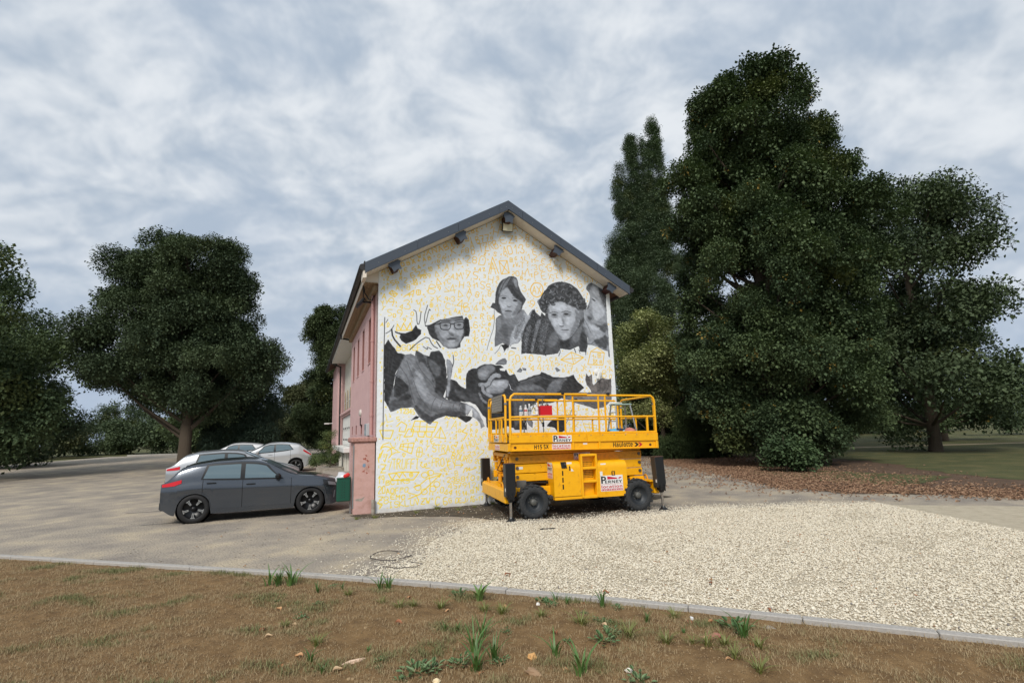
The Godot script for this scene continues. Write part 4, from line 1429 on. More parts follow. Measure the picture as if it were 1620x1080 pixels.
func build_lift() -> void:
	var yel := grain("lift_yellow", [rgb(218, 152, 6), rgb(238, 171, 0), rgb(243, 177, 2), rgb(240, 173, 0), rgb(228, 160, 6)], 0.42, 1.3, 0.008, 0.0, 0.1, 2, false)
	var yel2 := grain("lift_yellow_worn", [rgb(190, 124, 12), rgb(218, 148, 4), rgb(228, 156, 8)], 0.5, 0.9, 0.02, 0.0, 0.1, 4, false)
	var black := paint("lift_black", rgb(20, 21, 23), 0.4)
	var dark := paint("dark_recess", rgb(12, 11, 10), 0.8)
	var grey := paint("outrigger_grey", rgb(62, 62, 62), 0.55, 0.2)
	var chrome := paint("ram_chrome", rgb(176, 172, 168), 0.22, 0.85)
	var steel := paint("galvanised", rgb(150, 152, 152), 0.45, 0.7)
	var letter := paint("sign_black", rgb(16, 16, 18), 0.4)
	var red := paint("sign_red", rgb(190, 24, 48), 0.4)
	var white := paint("sign_white", rgb(226, 226, 224), 0.4)
	var L := thing("scissor_lift", "yellow rough-terrain scissor lift on outriggers, parked against the painted gable", "scissor lift", LO, LYAW)

	# chassis
	var ch := MB.new()
	ch.box(Vector3(1.85, 0.55, -0.42), Vector3(3.3, 0.2, 0.2), 0.015)
	ch.box(Vector3(1.85, 0.55, -2.2), Vector3(3.3, 0.2, 0.2), 0.015)
	ch.box(Vector3(1.85, 0.52, -1.3), Vector3(3.0, 0.16, 1.5), 0.015)
	ch.box(Vector3(3.3, 0.66, -0.5), Vector3(0.36, 0.16, 0.14), 0.015)
	part(L, "chassis", ch, yel)
	for x in [0.04, 3.62]:
		var eb := MB.new()
		eb.box(Vector3(x, 0.49, -1.3), Vector3(0.14, 0.27, 2.36), 0.02)
		eb.box(Vector3(x + (0.06 if x < 1 else -0.06), 0.635, -1.3), Vector3(0.2, 0.03, 2.3), 0.006)
		part(L, "end_beam", eb, yel)
		for z in [-0.62, -2.05]:
			var lug := []
			for i in 9:
				var a := PI * i / 8
				lug.append(Vector3(x, 0.64 + sin(a) * 0.11, z + cos(a) * 0.09))
			part(L, "towing_eye", MB.new().tube(lug, 0.02, -1, 8), yel2)
	# wheels
	for x in [0.6, 3.1]:
		wheel(L, Vector3(x, 0.355, -0.17), 1.0)
		wheel(L, Vector3(x, 0.355, -2.45), -1.0)
		part(L, "axle", MB.new().cyl(Vector3(x, 0.36, -0.2), Vector3(x, 0.36, -2.4), 0.07), dark)
	# outriggers
	for q in [[0.065, -0.02, 0.0], [3.67, -0.02, -0.045], [0.11, -2.68, 0.0], [3.67, -2.68, 0.0]]:
		var t := Transform3D(Basis(Vector3(0, 0, 1), -q[2]), Vector3(q[0], 0, q[1]))
		var o := Node3D.new()
		o.name = "outrigger"
		L.add_child(o, true)
		o.transform = t
		var cs := PackedVector2Array([Vector2(-0.105, 1.19), Vector2(0.105, 1.19), Vector2(0.105, 0.6), Vector2(0.07, 0.5), Vector2(-0.07, 0.5), Vector2(-0.105, 0.56)])
		part(o, "casing", MB.new().prism(cs, -0.09, 0.095), black)
		part(o, "side_plate", MB.new().box(Vector3(-0.108, 0.85, -0.005), Vector3(0.008, 0.68, 0.2), 0.002), grey)
		part(o, "cap", MB.new().box(Vector3(0, 1.197, 0.0), Vector3(0.215, 0.014, 0.19), 0.003), grain("rusty_edge", [rgb(60, 40, 32), rgb(96, 64, 50)], 0.9, 0.3))
		part(o, "label", MB.new().box(Vector3(-0.113, 0.66, 0.05), Vector3(0.003, 0.07, 0.05)), white)
		var cl := MB.new()
		cl.box(Vector3(0, 0.49, 0.02), Vector3(0.13, 0.11, 0.17), 0.02)
		cl.cyl(Vector3(0, 0.5, 0.03), Vector3(0, 0.4, 0.03), 0.055)
		cl.box(Vector3(-0.05, 0.5, 0.11), Vector3(0.03, 0.14, 0.02), 0.004)
		cl.box(Vector3(0.05, 0.5, 0.11), Vector3(0.03, 0.14, 0.02), 0.004)
		part(o, "collar", cl, dark)
		part(o, "ram", MB.new().cyl(Vector3(0, 0.06, 0.03), Vector3(0, 0.45, 0.03), 0.03, -1, 14), chrome)
		part(o, "foot", MB.new().lathe([[0.135, 0.0], [0.135, 0.015], [0.1, 0.025], [0.05, 0.07], [0.035, 0.1], [0, 0.1]], 8, Transform3D(Basis(), Vector3(0, 0.003, 0.03)), false), black)
	# folded scissor arms: pairs of deep box beams
	var lay := [[0.765, 0.93], [0.945, 1.135], [1.15, 1.335], [1.345, 1.42]]
	for z in [-0.5, -2.1]:
		for i in 4:
			var x0 := 0.2 + (0.03 if i % 2 else 0.0); var x1 := 3.46 - (0.02 if i % 2 else 0.0)
			var sa := MB.new()
			sa.box(Vector3((x0 + x1) * 0.5, (lay[i][0] + lay[i][1]) * 0.5, z), Vector3(x1 - x0, lay[i][1] - lay[i][0], 0.09), 0.008)
			var am := part(L, "scissor_arm", sa, yel2 if i > 1 else yel)
			for px in ([0.36, 3.39] if i < 3 else []):
				var pin := MB.new()
				pin.cyl(Vector3(px, (lay[i][0] + lay[i][1]) * 0.5 + 0.02, z), Vector3(px, (lay[i][0] + lay[i][1]) * 0.5 + 0.02, z + 0.065), 0.04, 0.036, 12)
				part(am, "pin", pin, paint("dull_pin", rgb(104, 92, 78), 0.5, 0.5))
	for i in 3:
		for x in [0.3, 3.38]:
			part(L, "cross_shaft", MB.new().cyl(Vector3(x, 0.84 + i * 0.2, -2.1), Vector3(x, 0.84 + i * 0.2, -0.5), 0.045), yel2)
	# machinery seen at the left end
	var mc := MB.new()
	for z in [-0.72, -0.98, -1.6]:
		mc.cyl(Vector3(0.24, 0.66, z), Vector3(0.24, 1.38, z), 0.05, -1, 10)
		mc.box(Vector3(0.24, 1.3, z), Vector3(0.13, 0.14, 0.1), 0.02)
		mc.box(Vector3(0.23, 0.92, z), Vector3(0.12, 0.05, 0.12), 0.01)
	mc.box(Vector3(0.22, 1.34, -1.3), Vector3(0.1, 0.1, 1.5), 0.02)
	part(L, "lifting_gear", mc, yel2)
	for k in 1:
		var z := -0.75 - k * 0.24
		var hs := MB.new()
		hs.tube([Vector3(0.16, 1.36, z), Vector3(0.05, 1.2, z + 0.05), Vector3(-0.01, 1.02, z - 0.06), Vector3(0.08, 0.98, z - 0.1), Vector3(0.2, 1.0, z - 0.12)], 0.011, -1, 6)
		part(L, "hose", hs, black)
	part(L, "pedal_box", MB.new().box(Vector3(0.16, 0.72, -0.55), Vector3(0.12, 0.16, 0.12), 0.02, Transform3D(Basis(Vector3(0, 0, 1), 0.2), Vector3(0.1, 0, 0))), black)
	part(L, "control_valve", MB.new().box(Vector3(0.42, 0.71, -0.36), Vector3(0.22, 0.18, 0.06), 0.01), paint("dull_steel", rgb(116, 112, 106), 0.5, 0.4))
	part(L, "small_label", MB.new().box(Vector3(0.44, 1.06, -0.452), Vector3(0.1, 0.055, 0.003)), white)
	part(L, "underbody", MB.new().box(Vector3(1.85, 0.68, -1.3), Vector3(2.9, 0.14, 1.4)), dark)
	# engine covers with rounded shoulders
	for q in [[1.075, 1.715, 0.43, 1.185, "left"], [2.125, 2.84, 0.37, 1.165, "right"]]:
		var pr := PackedVector2Array([Vector2(-0.62, q[2] + 0.08), Vector2(-0.05, q[2]), Vector2(-0.05, q[3] - 0.16)])
		for i in 6:
			var a := PI / 2 * (i + 1) / 7.0
			pr.append(Vector2(-0.05 - 0.15 * (1.0 - cos(a)), q[3] - 0.16 + 0.15 * sin(a)))
		pr.append(Vector2(-0.62, q[3] - 0.005))
		var m := MB.new()
		# outline lies in (z, y); push it along x
		var xf := Transform3D(Basis(Vector3(0, 0, 1), Vector3(0, 1, 0), Vector3(1, 0, 0)), Vector3.ZERO)
		m.prism(pr, q[0], q[1], xf)
		var cv := part(L, "engine_cover", m, yel)
		if q[4] == "left":
			for i in 3:
				part(cv, "vent_slot", MB.new().box(Vector3(1.285, 0.93 - i * 0.145, -0.049), Vector3(0.03, 0.105, 0.006), 0.002), dark)
			part(cv, "latch", MB.new().box(Vector3(1.455, 1.03, -0.047), Vector3(0.026, 0.1, 0.012), 0.004), dark)
			var wn := MB.new()
			wn.box(Vector3(0, 0, 0), Vector3(0.13, 0.15, 0.012), 0.005, Transform3D(Basis(Vector3(1, 0, 0), -0.5), Vector3(1.325, 1.105, -0.07)))
			part(cv, "exhaust_opening", wn, dark)
			part(cv, "exhaust_pipe", MB.new().cyl(Vector3(1.33, 1.07, -0.1), Vector3(1.35, 1.12, -0.045), 0.028), grey)
			part(cv, "sticker", MB.new().box(Vector3(1.46, 1.135, -0.086), Vector3(0.12, 0.05, 0.004), 0.0), white)
			part(cv, "sticker", MB.new().prism(PackedVector2Array([Vector2(1.48, 0.965), Vector2(1.55, 0.965), Vector2(1.495, 1.03)]), -0.049, -0.046), white)
			part(cv, "seam", MB.new().box(Vector3(1.4, 0.435, -0.049), Vector3(0.63, 0.006, 0.004)), dark)
		else:
			part(cv, "lock_opening", MB.new().box(Vector3(2.5, 0.87, -0.049), Vector3(0.085, 0.1, 0.006), 0.002), dark)
			part(cv, "lock", MB.new().box(Vector3(2.5, 0.87, -0.047), Vector3(0.04, 0.075, 0.012), 0.004), yel2)
			part(cv, "sticker", MB.new().box(Vector3(2.205, 0.87, -0.048), Vector3(0.06, 0.11, 0.003)), white)
			part(cv, "sticker", MB.new().box(Vector3(2.27, 1.085, -0.067), Vector3(0.13, 0.03, 0.004)), white)
			sign_board(cv, Transform3D(Basis(), Vector3(2.175, 0.49, -0.0485)), 0.55, 0.34)
	# the decal on the slanting left side of the left cover
	sign_board(L, Transform3D(Basis(Vector3.UP, -PI / 2), Vector3(1.073, 0.82, -0.55)), 0.42, 0.34)
	# ladder between the covers
	var ld := MB.new()
	ld.box(Vector3(1.74, 0.85, -0.09), Vector3(0.045, 0.94, 0.12), 0.006)
	ld.box(Vector3(2.095, 0.85, -0.09), Vector3(0.045, 0.94, 0.12), 0.006)
	ld.box(Vector3(1.918, 1.3, -0.09), Vector3(0.312, 0.05, 0.13), 0.006)
	part(L, "ladder_frame", ld, yel)
	for y in [1.015, 0.73]:
		part(L, "rung", MB.new().box(Vector3(1.918, y, -0.075), Vector3(0.312, 0.055, 0.13), 0.008), yel)
	part(L, "skirt", MB.new().box(Vector3(1.6, 0.395, -0.12), Vector3(1.03, 0.07, 0.13), 0.01), yel)
	part(L, "back_panel", MB.new().box(Vector3(1.918, 0.83, -0.18), Vector3(0.31, 0.88, 0.02)), yel)
	for gset in [[1.045, 1.155, 3], [0.79, 0.975, 5]]:
		var hl := MB.new()
		for r in gset[2]:
			for c in 9:
				hl.box(Vector3(1.78 + c * 0.0325, gset[0] + 0.015 + r * (gset[1] - gset[0]) / gset[2], -0.169), Vector3(0.017, 0.021, 0.004))
		part(L, "grille", hl, dark)

	# ---- platform, sagging a little to the right
	var T := Transform3D(Basis(Vector3(0, 0, 1), -0.016), Vector3(0, 0.022, 0))
	var Z0 := -0.2
	var Z1 := -2.2
	var dk := MB.new()
	dk.box(Vector3(1.92, 1.615, (Z0 + Z1) * 0.5), Vector3(3.6, 0.03, 1.92), 0.0, T)
	part(L, "deck_plate", dk, paint("deck_steel", rgb(120, 116, 106), 0.6, 0.3))
	for z in [Z0, Z1]:
		var s := 1.0 if z == Z0 else -1.0
		for seg in [[0.1, 1.94], [1.946, 3.76]]:
			part(L, "side_band", MB.new().box(Vector3((seg[0] + seg[1]) * 0.5, 1.685, z), Vector3(seg[1] - seg[0], 0.175, 0.04), 0.006, T), yel)
		part(L, "lower_band", MB.new().box(Vector3(1.93, 1.51, z - 0.03 * s), Vector3(3.62, 0.165, 0.03), 0.0, T), yel2 if s < 0 else yel)
		part(L, "edge_fold", MB.new().box(Vector3(1.93, 1.432, z - 0.012 * s), Vector3(3.66, 0.014, 0.06), 0.0, T), yel)
		for x in [0.11, 1.6, 2.25, 3.72]:
			part(L, "rib", MB.new().box(Vector3(x, 1.512, z - 0.005 * s), Vector3(0.05, 0.16, 0.05), 0.006, T), yel)
		part(L, "toe_rail", MB.new().box(Vector3(1.93, 1.8, z - 0.012 * s), Vector3(3.62, 0.05, 0.03), 0.008, T), yel)
	for x in [0.24, 3.56]:
		part(L, "bolt_hole", MB.new().cyl(T * Vector3(x, 1.5, Z0 - 0.016), T * Vector3(x, 1.5, Z0 - 0.012), 0.032, -1, 14), paint("rust_hole", rgb(96, 48, 10), 0.8))
	for x in [0.09, 3.76]:
		part(L, "end_band", MB.new().box(Vector3(x, 1.5, (Z0 + Z1) * 0.5), Vector3(0.03, 0.17, 1.99), 0.004, T), yel)
		var gp := MB.new()
		gp.box(Vector3(x - (0.02 if x < 1 else -0.02), 1.7, (Z0 + Z1) * 0.5 - 0.02), Vector3(0.03, 0.19, 1.84), 0.006, T)
		part(L, "toe_board", gp, yel)
		for z in [-0.62, -1.72]:
			part(L, "hinge_block", MB.new().box(Vector3(x - (0.045 if x < 1 else -0.045), 1.7, z), Vector3(0.03, 0.16, 0.12), 0.01, T), yel)
	# rails: tubes with rounded shoulders
	var R := 0.027
	var top := 2.665
	var mid := 2.165
	for z in [Z0, Z1]:
		for seg in [[0.13, 1.98], [1.62, 3.74]]:
			var y: float = top + (0.012 if seg[0] < 1.0 else -0.006)
			var zz: float = z + (0.0 if seg[0] < 1.0 else (-0.03 if z == Z0 else 0.03))
			var pts := []
			var left := seg[0] as float; var right := seg[1] as float
			if seg[0] < 1.0:
				pts = [Vector3(left, 1.66, zz), Vector3(left, y - 0.13, zz), Vector3(left + 0.03, y - 0.05, zz), Vector3(left + 0.1, y, zz), Vector3(right, y, zz)]
			else:
				pts = [Vector3(left, y, zz), Vector3(right - 0.1, y, zz), Vector3(right - 0.03, y - 0.05, zz), Vector3(right, y - 0.13, zz), Vector3(right, 1.66, zz)]
			for i in pts.size():
				pts[i] = T * pts[i]
			part(L, "top_rail", MB.new().tube(pts, R, -1, 10), yel)
			part(L, "mid_rail", MB.new().tube([T * Vector3(left, mid, zz), T * Vector3(right, mid, zz)], R * 0.85, -1, 10), yel)
		for x in ([0.37, 1.43, 1.98, 2.45, 2.98, 3.53] if z == Z1 else [0.37, 1.43, 1.64, 2.28, 2.45, 3.53]):
			var y1 := mid if x in [0.37, 3.53, 2.98] else top
			var zz: float = z - (0.03 if x > 1.6 and z == Z0 else 0.0)
			part(L, "rail_post", MB.new().tube([T * Vector3(x, 1.7, zz), T * Vector3(x, y1, zz)], R * 0.85, -1, 10), yel)
		for x in [1.38, 2.52]:
			part(L, "rail_clamp", MB.new().box(Vector3(x, top + 0.03, z), Vector3(0.07, 0.05, 0.08), 0.01, T), black)
	for x in [0.06, 3.78]:
		var za := Z0 - 0.14
		var zb := Z1 + 0.14
		var pts := [Vector3(x, 1.72, za), Vector3(x, top - 0.13, za), Vector3(x, top - 0.04, za - 0.03), Vector3(x, top, za - 0.1), Vector3(x, top, zb + 0.1), Vector3(x, top - 0.04, zb + 0.03), Vector3(x, top - 0.13, zb), Vector3(x, 1.72, zb)]
		for i in pts.size():
			pts[i] = T * pts[i]
		part(L, "end_gate", MB.new().tube(pts, R, -1, 10), yel)
		part(L, "mid_rail", MB.new().tube([T * Vector3(x, mid, za), T * Vector3(x, mid, zb)], R * 0.85, -1, 10), yel)
		for z in [-0.7, -1.25, -1.8]:
			part(L, "rail_post", MB.new().tube([T * Vector3(x, 1.7, z), T * Vector3(x, mid, z)], R * 0.85, -1, 10), yel)
		for z in [za, zb]:
			part(L, "rail_clamp", MB.new().box(Vector3(x, top - 0.2, z), Vector3(0.06, 0.05, 0.07), 0.01, T), steel)
	# control box behind a tread plate at the left gate
	var cb := Node3D.new()
	cb.name = "control_box"
	L.add_child(cb, true)
	part(cb, "tread_plate", MB.new().box(Vector3(0.01, 2.5, -0.98), Vector3(0.012, 0.38, 1.02), 0.0, T), paint("tread_steel", rgb(150, 146, 138), 0.4, 0.55))
	var td := MB.new()
	for r in 6:
		for c in 13:
			var s := 1.0 if (r + c) % 2 else -1.0
			td.box(Vector3.ZERO, Vector3(0.008, 0.012, 0.045), 0.003, T * Transform3D(Basis(Vector3(1, 0, 0), 0.7 * s), Vector3(0.002, 2.35 + r * 0.06, -0.54 - c * 0.073)))
	part(cb, "tread", td, paint("tread_bright", rgb(190, 186, 178), 0.35, 0.55))
	part(cb, "case", MB.new().box(Vector3(0.13, 2.48, -1.35), Vector3(0.2, 0.34, 0.5), 0.02, T), black)
	part(cb, "cable", MB.new().tube([T * Vector3(0.16, 2.3, -1.1), T * Vector3(0.2, 2.05, -1.05), T * Vector3(0.18, 1.85, -0.9), T * Vector3(0.26, 1.7, -0.75), T * Vector3(0.34, 1.8, -0.6), T * Vector3(0.42, 1.72, -0.5)], 0.012, -1, 6), black)
	# lettering and decals on the platform
	sign_board(L, T * Transform3D(Basis(), Vector3(1.11, 1.605, Z0 + 0.0205)), 0.45, 0.15, true, true)
	sign_board(L, T * Transform3D(Basis(), Vector3(1.1, 1.44, Z0 - 0.0145)), 0.45, 0.13, true, false, true)
	lettering(L, "H15 SX", T * Vector3(0.68, 1.452, Z0 - 0.0145), 0.1, 0.34, letter, 700)
	lettering(L, "Haulotte", T * Vector3(2.6, 1.458, Z0 - 0.0145), 0.12, 0.5, letter, 700)
	for k in 2:
		var x := 3.14 + k * 0.095
		var cv := PackedVector2Array([Vector2(x, 1.56), Vector2(x + 0.06, 1.56), Vector2(x + 0.12, 1.513), Vector2(x + 0.06, 1.466), Vector2(x, 1.466), Vector2(x + 0.06, 1.513)])
		part(L, "chevron", MB.new().prism(cv, Z0 - 0.0148, Z0 - 0.0125, T), letter if k == 0 else red)
	part(L, "small_label", MB.new().box(Vector3(1.9, 1.555, Z0 - 0.013), Vector3(0.1, 0.035, 0.003), 0.0, T), white)
	sign_board(L, T * Transform3D(Basis(Vector3.UP, -PI / 2), Vector3(0.053, 1.62, -1.45)), 0.46, 0.16, true, true)
	sign_board(L, T * Transform3D(Basis(Vector3.UP, -PI / 2), Vector3(0.073, 1.43, -1.45)), 0.46, 0.13, true, false, true)
	sign_board(L, Transform3D(Basis(), Vector3(1.73, 1.19, -0.4535)), 0.4, 0.15)

	# bolts, scuffs and drips
	rng.seed = 19
	for i in 12:
		part(L, "bolt", MB.new().cyl(T * Vector3(0.3 + i * 0.29, 1.745, Z0 + 0.019), T * Vector3(0.3 + i * 0.29, 1.745, Z0 + 0.027), 0.011, -1, 6), steel)
	var sf := MB.new()
	for i in 26:
		var sxx := rng.randf_range(1.1, 2.8)
		if sxx > 1.7 and sxx < 2.14:
			continue
		var syy := rng.randf_range(0.48, 0.95)
		sf.box(Vector3.ZERO, Vector3(rng.randf_range(0.004, 0.012), rng.randf_range(0.015, 0.09), 0.001), 0.0, Transform3D(Basis(Vector3(0, 0, 1), rng.randf_range(-0.5, 0.5)), Vector3(sxx, syy, -0.0497)))
	part(L, "scuff", sf, paint("scuff_ochre", rgb(208, 150, 36), 0.7))
	var gr := MB.new()
	for i in 14:
		gr.box(Vector3(rng.randf_range(0.5, 3.3), rng.randf_range(0.8, 1.3), -0.4545), Vector3(rng.randf_range(0.01, 0.05), rng.randf_range(0.008, 0.03), 0.001))
	part(L, "grease", gr, paint("grease_brown", rgb(176, 116, 14), 0.5))
	for i in 3:
		part(L, "hose", MB.new().tube([Vector3(0.3, 0.72, -0.42), Vector3(0.5, 0.7 + 0.03 * i, -0.35), Vector3(0.75, 0.74, -0.36 - 0.03 * i), Vector3(1.06, 0.7 + 0.02 * i, -0.42)], 0.014, -1, 6), black)

	# ---- what stands and lies on the platform
	var lt := Transform3D(Basis(Vector3.UP, LYAW), LO)
	var plank := thing("plank", "wooden board laid across the rails as a shelf for paint", "board", lt * Vector3(1.0, 2.2, -0.55), LYAW)
	part(plank, "board", MB.new().box(Vector3(0.05, 0.0, 0), Vector3(1.45, 0.03, 0.5), 0.004), grain("bare_board", [rgb(176, 146, 106), rgb(204, 174, 132)], 0.8, 0.4, 0.03, 0.0, 0.1, 9, false))
	var crate := thing("toolbox", "open red toolbox filled with brushes on the board", "toolbox", lt * Vector3(1.08, 2.216, -0.5), LYAW)
	var rd := paint("crate_red", rgb(196, 18, 30), 0.4)
	var cr := MB.new()
	cr.box(Vector3(0, 0.11, 0.12), Vector3(0.28, 0.22, 0.014))
	cr.box(Vector3(0, 0.11, -0.12), Vector3(0.28, 0.22, 0.014))
	cr.box(Vector3(-0.133, 0.11, 0), Vector3(0.014, 0.22, 0.226))
	cr.box(Vector3(0.133, 0.11, 0), Vector3(0.014, 0.22, 0.226))
	cr.box(Vector3(0, 0.01, 0), Vector3(0.252, 0.02, 0.226))
	part(crate, "tray", cr, rd)
	rng.seed = 5
	for i in 9:
		var x := -0.1 + i * 0.025
		var h := rng.randf_range(0.24, 0.29)
		part(crate, "brush", MB.new().cyl(Vector3(x, 0.05, rng.randf_range(-0.06, 0.06)), Vector3(x + rng.randf_range(-0.02, 0.02), h, rng.randf_range(-0.06, 0.06)), 0.012, -1, 6), paint("brush_%d" % (i % 3), [rgb(200, 196, 186), rgb(120, 124, 128), rgb(60, 62, 66)][i % 3], 0.5))
	var names := ["white spray can with a blue band nearest the end of the board", "white spray can with a red band beside the red toolbox", "pale grey spray can in the middle of the board", "tall white bottle next to the red toolbox"]
	for i in 4:
		var sc := thing("spray_can" if i < 3 else "bottle", names[i], "spray can" if i < 3 else "bottle", lt * Vector3(0.5 + i * 0.105 + (0.06 if i == 3 else 0.0), 2.216, -0.5 + 0.05 * (i % 2)), LYAW, "paint cans on the board")
		part(sc, "can", MB.new().lathe([[0, 0], [0.036, 0], [0.038, 0.01], [0.038, 0.17], [0.03, 0.19], [0.018, 0.2]], 14), paint("can_white_%d" % i, [rgb(206, 210, 212), rgb(214, 210, 208), rgb(170, 176, 180), rgb(222, 222, 220)][i], 0.35, 0.1))
		part(sc, "band", MB.new().lathe([[0.0385, 0.1], [0.0385, 0.135]], 14), paint("can_band_%d" % i, [rgb(60, 110, 150), rgb(180, 50, 50), rgb(90, 110, 110), rgb(190, 190, 190)][i], 0.4))
		part(sc, "cap", MB.new().lathe([[0.02, 0.2], [0.02, 0.23 + 0.02 * i], [0, 0.235 + 0.02 * i]], 10), paint("can_cap", rgb(226, 226, 224), 0.4))
	var cup := thing("paint_tray", "flat white paint tray on the board in front of the spray cans", "tray", lt * Vector3(0.78, 2.216, -0.36), LYAW)
	part(cup, "tray", MB.new().lathe([[0, 0.012], [0.09, 0.012], [0.1, 0.03], [0.105, 0.03], [0.095, 0], [0, 0]], 16), paint("tray_white", rgb(220, 216, 220), 0.4))
	# step ladder at the right
	var sl := thing("stepladder", "aluminium stepladder draped with a white rag at the right end of the platform", "stepladder", lt * Vector3(3.4, 1.63, -1.25), LYAW)
	var alu := paint("aluminium", rgb(168, 172, 172), 0.35, 0.6)
	for s in [-1, 1]:
		for k in [-1, 1]:
			part(sl, "leg", MB.new().tube([Vector3(k * 0.28 + s * 0.02, -0.02, s * 0.26), Vector3(k * 0.2, 0.83, s * 0.14)], 0.022, -1, 6), alu)
	for i in 3:
		part(sl, "step", MB.new().box(Vector3(-0.265 + i * 0.024, 0.2 + i * 0.22, 0), Vector3(0.08, 0.022, 0.46 - 0.06 * i), 0.004), alu)
	part(sl, "top_plate", MB.new().box(Vector3(0, 0.84, 0), Vector3(0.48, 0.03, 0.34), 0.008), paint("ladder_top", rgb(150, 176, 168), 0.5))
	var rag := thing("rag", "crumpled white rag lying on top of the stepladder", "cloth", lt * Vector3(3.26, 2.49, -1.18), LYAW)
	part(rag, "cloth", lump(0.13, Vector3(1.2, 0.35, 0.8), 21, 0.8), paint("rag_white", rgb(206, 210, 200), 0.9))
	# clothes on the deck
	var cl := thing("clothes", "heap of dark and light blue clothes lying on the deck near the stepladder", "clothes", lt * Vector3(2.95, 1.66, -0.5), LYAW)
	for i in 6:
		var c := [rgb(40, 34, 44), rgb(90, 170, 210), rgb(52, 30, 40), rgb(60, 60, 78), rgb(120, 190, 220), rgb(196, 130, 116)][i] as Color
		var tt := Transform3D(Basis(Vector3.UP, i * 1.3), Vector3(-0.26 + i * 0.1, 0.07 + 0.05 * (i % 2), 0.05 * (i % 3) - 0.05))
		part(cl, "garment", lump(0.12, Vector3(1.3, 0.7, 1.0), 31 + i, 0.9, 8, 12), paint("garment_%d" % i, c, 0.95), tt)
	var tl := thing("power_tool", "green and black power tool lying on the deck behind the rail", "tool", lt * Vector3(0.68, 1.64, -0.5), LYAW)
	part(tl, "body", MB.new().box(Vector3(0.02, 0.11, 0), Vector3(0.34, 0.1, 0.12), 0.035), paint("tool_green", rgb(28, 62, 52), 0.5))
	part(tl, "base", MB.new().box(Vector3(0, 0.045, 0), Vector3(0.48, 0.03, 0.16), 0.01), paint("tool_grey", rgb(130, 134, 130), 0.5))
	part(tl, "handle", MB.new().tube([Vector3(-0.22, 0.08, 0), Vector3(-0.27, 0.15, 0), Vector3(-0.12, 0.19, 0), Vector3(0.05, 0.16, 0)], 0.02, -1, 8), black)
	part(tl, "cord", MB.new().tube([Vector3(0.2, 0.1, 0), Vector3(0.33, 0.08, 0.05), Vector3(0.42, 0.03, -0.02), Vector3(0.3, 0.02, -0.12)], 0.009, -1, 6), black)
	for i in 4:
		var yb := thing("tape_roll", "yellow tape roll on the deck beside the green power tool", "tape", lt * Vector3(0.42 + i * 0.17, 1.635, -0.36), LYAW, "yellow tape rolls on the deck")
		part(yb, "ring", MB.new().lathe([[0.02, 0], [0.045, 0], [0.045, 0.04], [0.02, 0.04], [0.02, 0]], 12), paint("tape_yellow", rgb(222, 178, 40), 0.5))
	# lamp stands hooked to the far rail
	for q in [[1.5, 0.0, "thin grey lamp pole hooked over the far rail behind the red toolbox"], [2.1, 0.3, "thin grey lamp pole with a slanting arm hooked over the far rail"], [0.98, -0.25, "thin white hook pole hanging from the far rail above the spray cans"]]:
		var p := thing("rail_pole", q[2], "pole", lt * Vector3(q[0], 1.63, -1.9), LYAW)
		part(p, "pole", MB.new().tube([Vector3(0, 0.02, 0), Vector3(0, 1.02, 0), Vector3(0.0, 1.06, 0.03)], 0.014, -1, 8), steel)
		part(p, "arm", MB.new().tube([Vector3(0, 0.35, 0.01), Vector3(-0.3 if q[1] == 0.0 else 0.3, 0.95, 0.02)], 0.011, -1, 6), steel)
		part(p, "clamp", MB.new().box(Vector3(0, 0.4, 0), Vector3(0.05, 0.12, 0.05), 0.01), black)

